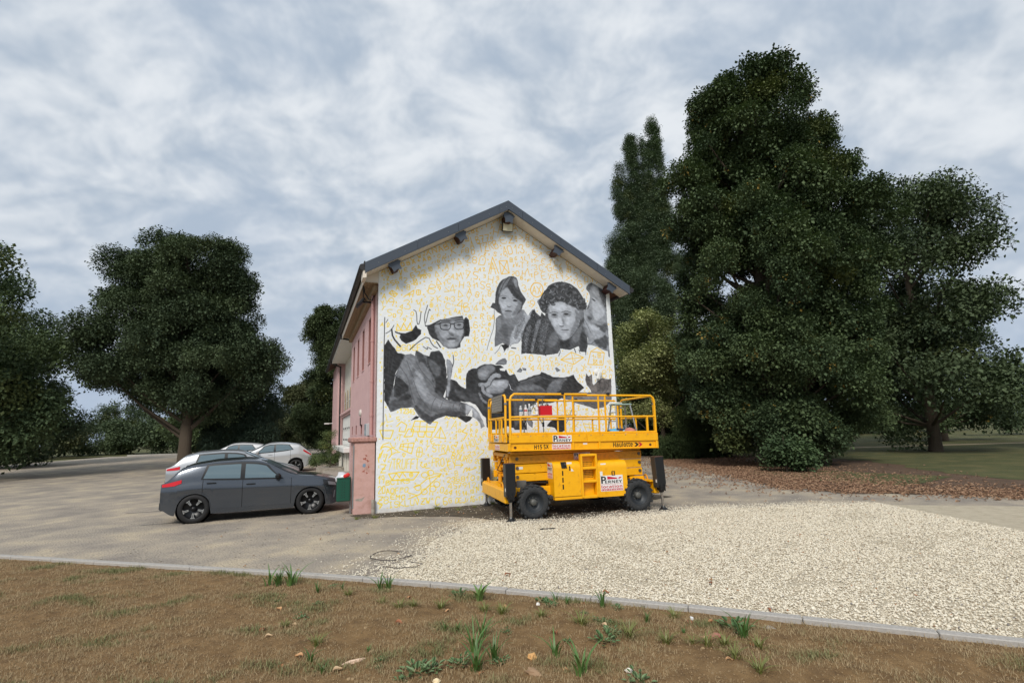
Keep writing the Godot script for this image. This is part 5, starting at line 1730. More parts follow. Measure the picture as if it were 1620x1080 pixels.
# ------------------------------------------------------------------ cars: x runs from the nose back, z across
class Car:
	var top: Curve
	var belt: Curve
	var plan: Curve
	var length := 4.06
	var half := 0.87
	var bottom := 0.2
	var arches := []
	var arch_r := 0.36
	var roof_in := 0.86

	static func curve(p: Array) -> Curve:
		var c := Curve.new()
		c.max_domain = 6.0
		c.max_value = 3.0
		c.bake_resolution = 400
		for q in p:
			c.add_point(Vector2(q[0], q[1]), 0, 0, Curve.TANGENT_LINEAR, Curve.TANGENT_LINEAR)
		return c

	static func smooth(c: Curve, x: float) -> float:
		var s := 0.0
		for i in 5:
			s += c.sample(maxf(0.0, x + (i - 2) * 0.035))
		return s / 5.0

	# v: 0 sill, 1 belt line, 2 roof edge, 3 middle of the roof
	func skin(x: float, v: float, side: float, out := 0.0) -> Vector3:
		var w := half * smooth(plan, x)
		var yt := smooth(top, x)
		var yb := minf(smooth(belt, x), yt - 0.02)
		var y0 := bottom
		for a in arches:
			var d := absf(x - a)
			if d < arch_r:
				y0 = maxf(y0, 0.32 + sqrt(arch_r * arch_r - d * d) * 0.98)
		# bumpers tuck under at both ends
		y0 = maxf(y0, bottom + 0.10 * smoothstep(0.35, 0.0, x) + 0.14 * smoothstep(length - 0.3, length, x))
		y0 = minf(y0, yb - 0.03)
		var p: Vector3
		if v <= 1.0:
			var y := lerpf(y0, yb, v)
			var k := (y - 0.2) / maxf(yb - 0.2, 0.1)
			var bulge := 0.955 + 0.045 * sin(clampf(k, 0, 1) * PI * 0.86) + 0.026 * smoothstep(0.60, 0.70, k) * smoothstep(1.0, 0.74, k) + 0.012 * smoothstep(0.22, 0.10, k)
			p = Vector3(x, y, (w * bulge + out) * side)
		elif v <= 2.0:
			var ye := yt - minf(0.07, (yt - yb) * 0.4)
			var t := v - 1.0
			var y := lerpf(yb, ye, t)
			var wi := w * 0.975 - (ye - yb) * (1.0 - roof_in) * 2.2 * (0.55 * t + 0.45 * t * t)
			p = Vector3(x, y + out * 0.3, (wi + out) * side)
		else:
			var ye := yt - minf(0.07, (yt - yb) * 0.4)
			var wi := w * 0.975 - (ye - yb) * (1.0 - roof_in) * 2.2
			var t := v - 2.0
			p = Vector3(x, lerpf(ye, yt, sin(t * PI / 2)) + out, wi * (1.0 - t) * side)
		return p

	func patch(m: MB, x0: float, x1: float, v0: float, v1: float, side: float, out: float, nx := 8, nv := 4, lean0 := 0.0, lean1 := 0.0) -> void:
		m.grp = 1
		for i in nx:
			for j in nv:
				var q := []
				for c in [[i, j], [i + 1, j], [i + 1, j + 1], [i, j + 1]]:
					var b := float(c[1]) / nv
					var a := lerpf(x0 + lean0 * b, x1 + lean1 * b, float(c[0]) / nx)
					q.append(skin(a, lerpf(v0, v1, b), side, out))
				if side > 0:
					m.quad(q[0], q[3], q[2], q[1])
				else:
					m.quad(q[0], q[1], q[2], q[3])

	func body() -> MB:
		var m := MB.new()
		var n := int(length / 0.045)
		for s in [-1.0, 1.0]:
			patch(m, 0.0, length, 0.0, 1.0, s, 0.0, n, 9)
			patch(m, 0.0, length, 1.0, 3.0, s, 0.0, n, 10)
		# close nose and tail
		for e in [0.0, length]:
			m.grp = 3
			for j in 12:
				var v0 := j / 4.0; var v1 := (j + 1) / 4.0
				m.quad(skin(e, v0, 1), skin(e, v1, 1), skin(e, v1, -1), skin(e, v0, -1))
		return m

func car_wheel(parent: Node3D, c: Vector3, side: float, r: float, spokes: int) -> void:
	var ax := Transform3D(Basis(Vector3(1, 0, 0), PI / 2 * side), c)
	var w := Node3D.new()
	w.name = "wheel"
	parent.add_child(w, true)
	var k := r * 0.68
	part(w, "tyre", MB.new().lathe([[k, -0.1], [r - 0.03, -0.105], [r, -0.08], [r, 0.06], [r - 0.02, 0.09], [k + 0.02, 0.1], [k, 0.085]], 32, ax), paint("tyre_rubber", rgb(24, 24, 25), 0.75))
	part(w, "rim_well", MB.new().lathe([[0, 0.02], [k * 0.9, 0.03], [k, 0.085]], 28, ax), paint("rim_dark", rgb(26, 27, 29), 0.35, 0.3))
	var al := paint("rim_alloy", rgb(178, 180, 180), 0.25, 0.7)
	for i in spokes:
		var a := TAU * i / spokes + 0.3
		var sp := MB.new()
		for s in [-1, 1]:
			var t := ax * Transform3D(Basis(Vector3.UP, a + 0.2 * s), Vector3.ZERO)
			sp.box(Vector3(k * 0.66, 0.068, 0.0), Vector3(k * 0.56, 0.022, k * 0.085), 0.004, t * Transform3D(Basis(Vector3.UP, -0.28 * s), Vector3(k * 0.05, 0, k * 0.02 * s)))
		sp.box(Vector3(k * 0.93, 0.07, 0), Vector3(k * 0.1, 0.02, k * 0.42), 0.004, ax * Transform3D(Basis(Vector3.UP, a), Vector3.ZERO))
		part(w, "spoke", sp, al)
	part(w, "hub_cap", MB.new().lathe([[0, 0.085], [k * 0.2, 0.08], [k * 0.24, 0.06]], 14, ax), paint("rim_dark", rgb(26, 27, 29), 0.35, 0.3))

func car(called: String, label: String, spec: Car, body_mat: Material, at: Vector3, turn: float, style: String) -> Node3D:
	var o := thing(called, label, "car", at, turn)
	var glass := paint("car_glass", rgb(112, 130, 136), 0.06, 0.45)
	glass.metallic_specular = 0.9
	var black := paint("trim_black", rgb(16, 17, 18), 0.35)
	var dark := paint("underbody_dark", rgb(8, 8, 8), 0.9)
	part(o, "body", spec.body(), body_mat)
	var L := spec.length
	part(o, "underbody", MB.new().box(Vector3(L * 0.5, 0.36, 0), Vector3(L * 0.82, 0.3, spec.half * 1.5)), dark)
	for a in spec.arches:
		for s in [-1.0, 1.0]:
			part(o, "wheel_arch", MB.new().lathe([[0.001, 0.0], [spec.arch_r + 0.02, 0.0], [spec.arch_r + 0.02, 0.24]], 20, Transform3D(Basis(Vector3(1, 0, 0), PI / 2 * s), Vector3(a, 0.34, s * (spec.half - 0.3)))), dark)
			car_wheel(o, Vector3(a, 0.33, s * (spec.half - 0.11)), s, 0.33, 5)
	for s in [-1.0, 1.0]:
		var trim := MB.new()
		spec.patch(trim, 0.55, L - 0.45, 0.0, 0.13, s, 0.006, 60, 1)
		part(o, "sill_trim", trim, black if style != "hatch" else body_mat)
	# glazing: windscreen, rear screen, side windows
	var ws := MB.new(); var rs := MB.new()
	var f0: float = spec.get_meta("ws0"); var f1: float = spec.get_meta("ws1")
	var r0: float = spec.get_meta("rs0"); var r1: float = spec.get_meta("rs1")
	for s in [-1.0, 1.0]:
		spec.patch(ws, f0, f1, 2.1, 3.0, s, 0.006, 8, 5)
		spec.patch(rs, r0, r1, 2.12, 3.0, s, 0.006, 6, 5)
	part(o, "windscreen", ws, glass)
	part(o, "rear_screen", rs, glass)
	var cuts: Array = spec.get_meta("side")
	for s in [-1.0, 1.0]:
		for i in cuts.size():
			var q: Array = cuts[i]
			var fr := MB.new()
			spec.patch(fr, q[0] - 0.05, q[1] + 0.05, 0.97, 1.93, s, 0.003, 10, 5, q[2], q[3])
			part(o, "window_frame", fr, black)
			var g := MB.new()
			spec.patch(g, q[0], q[1], 1.04, 1.82, s, 0.007, 10, 5, q[2], q[3])
			part(o, "side_window", g, glass)
		# shut lines of the doors and a handle
		for x in spec.get_meta("doors"):
			var ln := MB.new()
			spec.patch(ln, x - 0.005, x + 0.005, 0.14, 1.0, s, 0.004, 1, 8, 0.0, 0.0)
			part(o, "door_gap", ln, dark)
		for x in spec.get_meta("handles"):
			var p := spec.skin(x, 0.84, s, 0.015)
			part(o, "door_handle", MB.new().box(p, Vector3(0.2, 0.028, 0.03), 0.01), body_mat if style != "hatch" else black)
		# mirror
		var mp := spec.skin(f0 + 0.42, 1.08, s, 0.09)
		part(o, "mirror", MB.new().box(mp, Vector3(0.13, 0.14, 0.2), 0.045), black if style == "hatch" else body_mat)
		# lights
		var hl := MB.new()
		spec.patch(hl, 0.1, 0.52, 0.72, 0.97, s, 0.006, 6, 3, 0.06, 0.02)
		var hm := part(o, "headlight", hl, paint("lamp_dark", rgb(34, 36, 38), 0.15))
		var hr := MB.new()
		spec.patch(hr, 0.2, 0.4, 0.8, 0.93, s, 0.011, 4, 2, 0.04, 0.02)
		part(hm, "reflector", hr, paint("lamp_clear", rgb(128, 134, 140), 0.12, 0.5))
		if style == "hatch":
			for k in 3:
				var cl := MB.new()
				spec.patch(cl, 0.11 + k * 0.07, 0.14 + k * 0.07, 0.2 + 0.03 * k, 0.56, s, 0.008, 1, 5, -0.02, -0.02)
				part(hm, "light_claw", cl, paint("lamp_clear", rgb(128, 134, 140), 0.12, 0.5))
		var tl := MB.new()
		spec.patch(tl, L - 0.42, L - 0.02, 0.9, 1.12, s, 0.012, 6, 3, 0.0, 0.0)
		part(o, "tail_light", tl, paint("tail_red", rgb(196, 30, 40), 0.18))
	if style == "hatch":
		var bd := MB.new()
		bd.box(Vector3(-0.02, 0.72, 0), Vector3(0.03, 0.09, 0.08), 0.02)
		part(o, "badge", bd, paint("lamp_clear", rgb(128, 134, 140), 0.12, 0.5))
	for e in [[-0.035, 0.46], [L + 0.035, 0.62]]:
		part(o, "number_plate", MB.new().box(Vector3(e[0], e[1], 0), Vector3(0.02, 0.11, 0.5), 0.004), paint("plate_white", rgb(220, 220, 214), 0.4))
	var gr := MB.new()
	gr.box(Vector3(0.0, 0.5, 0), Vector3(0.05, 0.26, spec.half * 1.1), 0.02)
	part(o, "grille", gr, black)
	var bp := MB.new()
	bp.box(Vector3(L - 0.03, 0.42, 0), Vector3(0.12, 0.22, spec.half * 1.56), 0.04)
	part(o, "rear_bumper", bp, black)
	return o

func hatch() -> Car:
	var c := Car.new()
	c.top = Car.curve([[0, 0.72], [0.06, 0.76], [0.25, 0.85], [0.7, 0.955], [1.12, 1.0], [1.3, 1.09], [1.85, 1.36], [2.05, 1.42], [2.4, 1.45], [3.0, 1.43], [3.5, 1.36], [3.72, 1.28], [3.98, 0.98], [4.06, 0.9]])
	c.belt = Car.curve([[0, 0.68], [0.25, 0.79], [0.7, 0.87], [1.2, 0.915], [2.4, 0.95], [3.4, 1.0], [4.06, 0.9]])
	c.plan = Car.curve([[0, 0.66], [0.1, 0.8], [0.3, 0.92], [0.6, 0.985], [1.0, 1.0], [3.2, 1.0], [3.8, 0.95], [4.06, 0.84]])
	c.arches = [0.83, 3.36]
	c.set_meta("ws0", 1.16); c.set_meta("ws1", 1.86); c.set_meta("rs0", 3.66); c.set_meta("rs1", 3.96)
	c.set_meta("side", [[1.5, 2.32, 0.36, 0.0], [2.42, 3.2, 0.0, -0.1]])
	c.set_meta("doors", [1.28, 2.36, 3.2]); c.set_meta("handles", [2.18, 3.02])
	return c

func saloon() -> Car:
	var c := Car.new()
	c.length = 4.2
	c.half = 0.86
	c.top = Car.curve([[0, 0.68], [0.06, 0.72], [0.25, 0.82], [0.6, 0.92], [0.95, 0.99], [1.15, 1.08], [1.8, 1.40], [2.05, 1.47], [2.5, 1.5], [3.3, 1.46], [3.7, 1.36], [4.1, 0.98], [4.2, 0.92]])
	c.belt = Car.curve([[0, 0.64], [0.25, 0.76], [0.7, 0.86], [1.2, 0.92], [2.4, 0.95], [3.4, 0.98], [4.2, 0.9]])
	c.plan = Car.curve([[0, 0.64], [0.1, 0.78], [0.3, 0.91], [0.6, 0.98], [1.0, 1.0], [3.2, 1.0], [3.9, 0.94], [4.2, 0.84]])
	c.arches = [0.85, 3.42]
	c.set_meta("ws0", 1.0); c.set_meta("ws1", 1.82); c.set_meta("rs0", 3.74); c.set_meta("rs1", 4.06)
	c.set_meta("side", [[1.45, 2.35, 0.4, 0.0], [2.45, 3.3, 0.0, -0.1]])
	c.set_meta("doors", [1.25, 2.4, 3.3]); c.set_meta("handles", [2.2, 3.1])
	return c

func crossover() -> Car:
	var c := Car.new()
	c.length = 4.13
	c.half = 0.88
	c.bottom = 0.26
	c.roof_in = 0.83
	c.top = Car.curve([[0, 0.8], [0.06, 0.86], [0.3, 0.97], [0.7, 1.05], [1.1, 1.1], [1.25, 1.18], [1.85, 1.48], [2.1, 1.55], [2.5, 1.57], [3.0, 1.53], [3.45, 1.46], [3.6, 1.42], [3.95, 1.1], [4.08, 1.02], [4.13, 0.9]])
	c.belt = Car.curve([[0, 0.74], [0.3, 0.9], [0.7, 0.98], [1.2, 1.02], [2.4, 1.08], [3.0, 1.14], [3.5, 1.22], [3.8, 1.1], [4.13, 0.86]])
	c.plan = Car.curve([[0, 0.68], [0.1, 0.8], [0.3, 0.92], [0.6, 1.0], [1.0, 0.99], [2.2, 0.97], [3.1, 1.02], [3.6, 1.0], [3.95, 0.92], [4.13, 0.84]])
	c.arches = [0.84, 3.37]
	c.arch_r = 0.39
	c.set_meta("ws0", 1.15); c.set_meta("ws1", 1.88); c.set_meta("rs0", 3.56); c.set_meta("rs1", 3.96)
	c.set_meta("side", [[1.5, 2.3, 0.38, 0.02], [2.4, 3.2, 0.0, -0.2]])
	c.set_meta("doors", [1.25, 2.35, 3.1]); c.set_meta("handles", [2.15])
	return c

func build_cars() -> void:
	var grey := paint("car_grey", rgb(74, 80, 88), 0.26, 0.6, 1.0)
	var silver := paint("car_silver", rgb(168, 172, 176), 0.3, 0.5, 0.8)
	var pearl := paint("car_pale_silver", rgb(196, 198, 200), 0.3, 0.35, 0.8)
	var blue := paint("car_dark_blue", rgb(60, 66, 78), 0.3, 0.45, 0.8)
	# noses and tails point at the flank of the building: the turn puts the nose at +x of the flank's axis
	var a := BYAW
	var ux := Vector3(cos(a), 0, -sin(a))
	var vz := Vector3(sin(a), 0, cos(a))
	# nearest: grey hatchback, nose to the right
	var nose := Vector3(-4.42, 0, -13.62) - vz * 0.87
	car("parked_car", "dark grey hatchback nearest the low pink pier, its nose towards the green bin", hatch(), grey, nose, a + PI, "hatch")
	var n2 := Vector3(-8.35, 0, -20.2)
	car("parked_car", "silver car mostly hidden between the grey hatchback and the pale crossover", saloon(), silver, on(n2.x, n2.z), a + PI, "plain")
	# crossover with its tail to the right
	var tail := Vector3(-11.0, 0, -28.2)
	var st := tail - ux * 4.13
	car("parked_car", "pale silver crossover showing its red tail light beyond the other cars", crossover(), pearl, on(st.x, st.z), a, "plain")
	var t2 := tail - ux * 1.9 - vz * 3.0
	var st2 := t2 - ux * 4.2
	car("parked_car", "pale estate car farthest back whose roof shows over the crossover", crossover(), paint("car_white", rgb(206, 208, 210), 0.35, 0.1, 0.7), on(st2.x, st2.z), a, "plain")

# ------------------------------------------------------------------ trees and shrubs
func clump(n: int, leaf: float, r: float, seed_: int, wide := 0.6) -> ArrayMesh:
	var g := RandomNumberGenerator.new()
	g.seed = seed_
	var m := MB.new()
	for i in n:
		var d := Vector3(g.randf_range(-1, 1), g.randf_range(-0.8, 1), g.randf_range(-1, 1)).normalized()
		var at := d * r * g.randf_range(0.25, 1.0)
		var ax := (d + Vector3(g.randf_range(-0.8, 0.8), g.randf_range(-1.1, 0.3), g.randf_range(-0.8, 0.8))).normalized()
		var sd := ax.cross(Vector3(g.randf_range(-0.4, 0.4), 1, g.randf_range(-0.4, 0.4))).normalized()
		var up := sd.cross(ax)
		var l := leaf * g.randf_range(0.7, 1.25)
		var a := at; var b := at + ax * l * 0.45 + sd * l * wide * 0.5 + up * l * 0.1; var c := at + ax * l; var e := at + ax * l * 0.45 - sd * l * wide * 0.5 + up * l * 0.1
		m.tri(a, b, c)
		m.tri(a, c, e)
	return m.mesh()

# env: ellipsoids [centre, radii, number of boughs]; each bough is a ball of leaf clumps
func foliage(env: Array, bough: float, per: int, cols: Array, seed_: int, scale_ := 1.0, droop := 0.0, tall := 0.88) -> Array:
	var g := RandomNumberGenerator.new()
	g.seed = seed_
	var xf := []
	var tint := []
	var boughs := []
	for e in env:
		for i in int(e[2]):
			var d := Vector3(g.randfn(), g.randfn(), g.randfn()).normalized()
			var c: Vector3 = e[0] + d * e[1] * g.randf_range(0.55, 1.0)
			if c.y < 0.4:
				c.y = 0.4 + g.randf() * 0.3
			boughs.append([c, d])
			var r: float = bough * g.randf_range(0.6, 1.25) * (e[3] if e.size() > 3 else 1.0)
			var tone := g.randf()
			var warm := g.randf() < 0.07
			var size := g.randf_range(0.75, 1.2)
			for k in int(per * r * r / (bough * bough)):
				var q := Vector3(g.randfn(), g.randfn(), g.randfn()).normalized()
				q = (q + d * 0.35 + Vector3(0, 0.18, 0)).normalized()
				var p := c + q * r * Vector3(1.15, tall, 1.15) * pow(g.randf(), 0.45)
				p.y -= droop * (1.0 - g.randf()) * r
				if p.y < 0.05:
					continue
				var b := Basis.from_euler(Vector3(g.randf_range(-0.5, 0.5), g.randf() * TAU, g.randf_range(-0.5, 0.5))).scaled(Vector3.ONE * scale_ * size * g.randf_range(0.55, 1.35))
				xf.append(Transform3D(b, p))
				var t := clampf(tone * 0.7 + g.randf() * 0.45, 0, 1)
				var col: Color = (cols[0] as Color).lerp(cols[1], t)
				if warm:
					col = Color(col.r * 1.35, col.g * 1.12, col.b * 0.85)
				if cols.size() > 2 and g.randf() < 0.007:
					col = cols[2]
				tint.append(col)
	return [xf, tint, boughs]

func lin(r: float, g_: float, b: float) -> Color:
	return Color(r, g_, b)

func tree(called: String, label: String, category: String, at: Vector3, env: Array, bough: float, per: int, cols: Array, leafmesh: Mesh, seed_: int, trunk_r: float, trunk_top: float, group := "", scale_ := 1.0, droop := 0.0, tall := 0.88) -> Node3D:
	var o := thing(called, label, category, at, 0.0, group)
	var f := foliage(env, bough, per, cols, seed_, scale_, droop, tall)
	if trunk_r > 0.0:
		var bark := grain("tree_bark", [rgb(52, 44, 36), rgb(82, 72, 60), rgb(100, 90, 76)], 0.95, 0.8, 0.04, 0.8, 0.15)
		var m := MB.new()
		m.tube([Vector3(0, -0.1, 0), Vector3(0.02, 0.4, 0), Vector3(0.1, trunk_top * 0.4, 0.05), Vector3(-0.05, trunk_top * 0.75, 0.1), Vector3(0, trunk_top, 0)], trunk_r * 1.15, trunk_r * 0.25, 9)
		var k := 0
		for b in f[2]:
			k += 1
			if k % 3 or tall > 1.0:
				continue
			var c: Vector3 = b[0]
			var y0 := clampf(c.y - Vector2(c.x, c.z).length() * 0.9, trunk_top * 0.12, trunk_top * 0.92)
			var s := Vector3(0, y0, 0)
			m.tube([s, s.lerp(c, 0.5) + Vector3(0, -0.15 * (c - s).length() * 0.3, 0), c], trunk_r * 0.28, 0.02, 5, false)
		part(o, "trunk", m, bark)
	var lm := leaf_mat("foliage_leaf")
	var cr := scatter("crown", o, leafmesh, lm, f[0], f[1])
	cr.set_meta("kind", "stuff")
	return o

func build_trees() -> void:
	var broad := clump(15, 0.105, 0.30, 1, 0.8)
	var small := clump(12, 0.10, 0.30, 2, 0.8)
	var fine := clump(16, 0.16, 0.3, 3, 0.22)
	var far := clump(14, 0.22, 0.55, 4, 0.8)
	var linden := [lin(0.030, 0.058, 0.022), lin(0.096, 0.138, 0.052), lin(0.25, 0.17, 0.03)]
	var dark := [lin(0.03, 0.054, 0.024), lin(0.085, 0.12, 0.052)]
	var popl := [lin(0.065, 0.10, 0.055), lin(0.15, 0.205, 0.11)]
	var pale := [lin(0.11, 0.15, 0.04), lin(0.36, 0.38, 0.16), lin(0.3, 0.3, 0.2)]
	var olive := [lin(0.05, 0.06, 0.022), lin(0.11, 0.12, 0.045)]

	# the great linden at the right
	tree("linden_tree", "huge dark linden reaching the top right, its lowest boughs brushing the leaf litter", "tree", Vector3(12.4, 0, -24.6), [
		[Vector3(0.2, 17.2, 0), Vector3(2.9, 3.3, 2.8), 70], [Vector3(-0.1, 13.2, 0), Vector3(3.9, 3.8, 3.8), 100], [Vector3(0.0, 8.6, 0), Vector3(4.6, 4.4, 4.3), 130],
		[Vector3(0.2, 3.9, 0.2), Vector3(4.3, 3.2, 4.0), 110], [Vector3(0.6, 10.0, 0), Vector3(2.2, 7.0, 2.2), 50], [Vector3(-0.8, 1.7, 1.6), Vector3(2.4, 1.4, 1.6), 28], [Vector3(3.5, 11.0, -0.6), Vector3(3.4, 6.5, 3.4), 90]],
		0.78, 150, linden, broad, 11, 0.45, 17.0, "", 1.0, 0.25)
	# lombardy poplar: upright spires
	tree("poplar_tree", "tall grey-green poplar with several upright spires behind the right eave", "tree", Vector3(10.4, 0, -38.6), [
		[Vector3(1.7, 20.2, 0), Vector3(0.46, 7.0, 0.5), 140, 0.6], [Vector3(0.75, 18.6, 0.3), Vector3(0.32, 6.9, 0.5), 110, 0.5], [Vector3(-0.2, 19.6, 0), Vector3(0.46, 7.0, 0.5), 140, 0.6], [Vector3(0.6, 14.2, 0), Vector3(1.75, 7.6, 1.0), 150, 0.8], [Vector3(-1.15, 15.6, 0.2), Vector3(0.7, 6.8, 0.8), 100, 0.75],
		[Vector3(-1.8, 11.8, 0), Vector3(0.9, 5.2, 0.9), 60], [Vector3(2.2, 12.5, 0), Vector3(0.9, 8.0, 0.9), 44], [Vector3(0.3, 9.5, 0.6), Vector3(2.3, 6.0, 1.8), 70], [Vector3(-2.4, 8.0, 0), Vector3(0.8, 3.4, 0.8), 18]],
		0.6, 170, popl, small, 12, 0.34, 20.0, "", 0.8, 0.0, 1.7)
	# the lighter tree at the right corner of the gable and the dark ones behind it
	tree("maple_tree", "lighter yellow-green tree beside the right edge of the painted wall", "tree", Vector3(8.9, 0, -31.5), [
		[Vector3(-0.4, 6.6, 0), Vector3(2.0, 2.6, 2.0), 34], [Vector3(0.9, 5.2, 0.4), Vector3(1.6, 2.0, 1.5), 22], [Vector3(-1.0, 4.0, 0), Vector3(1.6, 1.8, 1.6), 18]], 0.75, 95, pale, small, 13, 0.16, 7.0, "", 1.1)
	tree("dark_tree", "dark bushy tree behind the right end of the lift platform", "tree", Vector3(11.2, 0, -37), [
		[Vector3(0, 4.2, 0), Vector3(3.2, 4.0, 2.6), 60], [Vector3(-2.4, 2.4, 1.0), Vector3(2.2, 2.3, 1.6), 30], [Vector3(3.2, 4.6, 0), Vector3(3.0, 4.6, 2.2), 46]], 0.95, 150, dark, broad, 14, 0.25, 7.0)
	tree("yew_bush", "low dark green spreading yew at the edge of the leaf litter", "bush", Vector3(10.6, 0, -31.0), [
		[Vector3(-0.6, 0.7, 0), Vector3(1.7, 0.6, 1.0), 30], [Vector3(1.6, 0.9, 0), Vector3(1.6, 0.9, 1.0), 26], [Vector3(-0.4, 2.0, 0), Vector3(0.6, 0.9, 0.6), 10], [Vector3(0.9, 2.6, -0.4), Vector3(1.2, 1.4, 0.8), 18]],
		0.5, 75, [lin(0.03, 0.055, 0.015), lin(0.075, 0.11, 0.035)], fine, 15, 0.08, 1.6)
	tree("young_shrub", "small fresh green upright shrub in front of the dark trees", "bush", Vector3(11.0, 0, -33.5), [[Vector3(0, 2.2, 0), Vector3(0.35, 1.0, 0.35), 9]], 0.4, 60, pale, small, 16, 0.04, 2.2)
	tree("border_shrub", "leafy green shrub at the verge by the right edge of the drive", "bush", Vector3(10.4, 0, -20.3), [
		[Vector3(0.1, 0.5, 0), Vector3(0.6, 0.45, 0.5), 16]], 0.45, 70, [lin(0.03, 0.06, 0.02), lin(0.08, 0.13, 0.05)], small, 17, 0.05, 1.4)
	# left of the building
	tree("chestnut_tree", "dark broad tree leaning in from the left above the parked cars", "tree", on(-20.0, -31.5), [
		[Vector3(-0.4, 11.5, 0), Vector3(3.6, 3.4, 3.6), 70], [Vector3(0.6, 7.0, 0), Vector3(4.0, 3.6, 3.6), 90], [Vector3(3.8, 6.7, 0.2), Vector3(1.3, 0.9, 0.8), 10], [Vector3(-3.0, 9.0, 0), Vector3(3.4, 5.0, 3.4), 70]], 1.0, 170, dark, broad, 18, 0.4, 12.0, "", 1.0, 0.2)
	tree("spruce_tree", "dark drooping conifer low behind the pale crossover", "tree", on(-18.2, -34.5), [
		[Vector3(0, 1.6, 0), Vector3(3.0, 1.3, 2.4), 40], [Vector3(-0.2, 3.6, 0), Vector3(2.3, 1.5, 2.0), 30], [Vector3(-0.4, 5.4, 0), Vector3(1.4, 1.5, 1.4), 16]], 0.8, 100, [lin(0.016, 0.036, 0.02), lin(0.04, 0.07, 0.04)], fine, 19, 0.2, 6.5, "", 1.2, 0.3)
	tree("lime_tree", "tall dark tree with two rounded tops just beyond the left eave", "tree", on(-15.6, -47.0), [
		[Vector3(-1.6, 11.3, 0), Vector3(1.5, 2.4, 1.5), 24], [Vector3(0.6, 11.0, 0), Vector3(1.7, 2.4, 1.6), 26], [Vector3(-0.6, 7.4, 0), Vector3(2.8, 3.4, 2.4), 50], [Vector3(-0.9, 3.2, 0), Vector3(3.3, 2.8, 2.6), 50]], 0.85, 165, [lin(0.028, 0.052, 0.018), lin(0.085, 0.115, 0.04)], broad, 20, 0.35, 11.0, "", 1.05, 0.15)
	tree("field_tree", "round pale green tree far off between the two dark trees", "tree", on(-34.6, -83.0), [[Vector3(0, 7.4, 0), Vector3(2.9, 2.4, 2.4), 34]], 1.1, 60, olive, far, 21, 0.25, 7.0)
	var k := 0
	for q in [[-30.0, -66.0, 2.2, "olive bush in front of the far round tree"], [-26.5, -60.0, 2.6, "dull green bush at the end of the car park lawn"], [-33.5, -72.0, 3.2, "brownish hedge bush below the far round tree"], [-39.0, -74.0, 4.0, "tall far bush beyond the parked cars"], [-23.0, -63.0, 3.4, "dark bush under the two-topped tree"]]:
		k += 1
		tree("bush", q[3], "bush", on(q[0], q[1]), [[Vector3(0, q[2] * 0.55, 0), Vector3(q[2] * 0.9, q[2] * 0.5, 1.5), 16]], 0.9, 60, olive if k != 5 else dark, far, 30 + k, 0.06, q[2] * 0.6, "", 0.8)
	# trees that the sides of a wider view would show
	var more := [[-30.0, -27.0, 6.5, 13.0, "broad dark tree at the far left of the car park"], [-40.0, -40.0, 6.0, 12.0, "dark tree behind the left end of the car park"], [-27.0, -48.0, 5.0, 11.0, "dark tree rising behind the parked cars"],
		[24.0, -30.0, 6.0, 17.0, "tall dark tree to the right of the great linden"], [33.0, -24.0, 6.0, 14.0, "dark tree at the far right of the lawn"], [22.0, -46.0, 5.5, 13.0, "dark tree deep in the park behind the linden"], [36.0, -44.0, 7.0, 15.0, "large dark tree at the back right of the park"], [15.5, -45.0, 4.5, 9.0, "dark tree filling the gap between poplar and linden"]]
	for i in more.size():
		var q: Array = more[i]
		tree("park_tree", q[4], "tree", on(q[0], q[1]), [[Vector3(0, q[3] * 0.62, 0), Vector3(q[2] * 0.75, q[3] * 0.32, q[2] * 0.75), 60], [Vector3(0, q[3] * 0.25, 0), Vector3(q[2] * 0.8, q[3] * 0.2, q[2] * 0.7), 36]], 1.3, 90, dark if i % 2 else linden, far, 50 + i, 0.35, q[3] * 0.7, "", 0.75)
	# hedges that close the view at the sides
	for q in [[-74.0, -58.0, 30.0, "long clipped hedge at the far left behind the car park"], [70.0, -52.0, 32.0, "long dark hedge at the far right end of the lawn"], [38.0, -64.0, 24.0, "tall hedge at the back of the park behind the linden"], [-46.0, -62.0, 16.0, "ragged hedge behind the far left trees"]]:
		tree("hedge", q[3], "hedge", on(q[0], q[1]), [[Vector3(0, 1.8, 0), Vector3(q[2] * 0.85, 1.5, 1.4), int(q[2] * 5)]], 1.1, 60, olive if q[0] < -60 else dark, far, int(90 + absf(q[0])), 0.0, 0.2, "", 0.9)
	for i in 9:
		var x := -75.0 + i * 17.0 + 5.0 * sin(i * 2.1)
		var z := -100.0 - 8.0 * (i % 3)
		var wheres := ["far left", "left of the far round tree", "behind the far round tree", "behind the two-topped tree", "hidden line behind the building", "behind the poplar", "behind the linden", "beyond the lawn", "far right"]
		tree("horizon_tree", "distant hazy tree of the horizon, " + wheres[i], "tree", on(x, z), [[Vector3(0, 4.5, 0), Vector3(7.5, 3.6, 3.0), 46]], 1.6, 50, olive if i % 2 else dark, far, 70 + i, 0.2, 5.0, "trees on the horizon", 1.2)

	# planter with a straggling young tree beside the flank
	var pl := thing("planter", "grey concrete planter trough beside the flank of the building", "planter", on(-8.15, -23.0), BYAW)
	var conc := grain("raw_concrete", [], 0.9, 1.0)
	var tr := MB.new()
	tr.box(Vector3(0, 0.24, 0.28), Vector3(1.1, 0.48, 0.07), 0.012)
	tr.box(Vector3(0, 0.24, -0.28), Vector3(1.1, 0.48, 0.07), 0.012)
	tr.box(Vector3(0.515, 0.24, 0), Vector3(0.07, 0.48, 0.49), 0.012)
	tr.box(Vector3(-0.515, 0.24, 0), Vector3(0.07, 0.48, 0.49), 0.012)
	for i in 6:
		tr.box(Vector3(-0.42 + i * 0.168, 0.24, 0.318), Vector3(0.09, 0.44, 0.012), 0.004)
	part(pl, "trough", tr, conc)
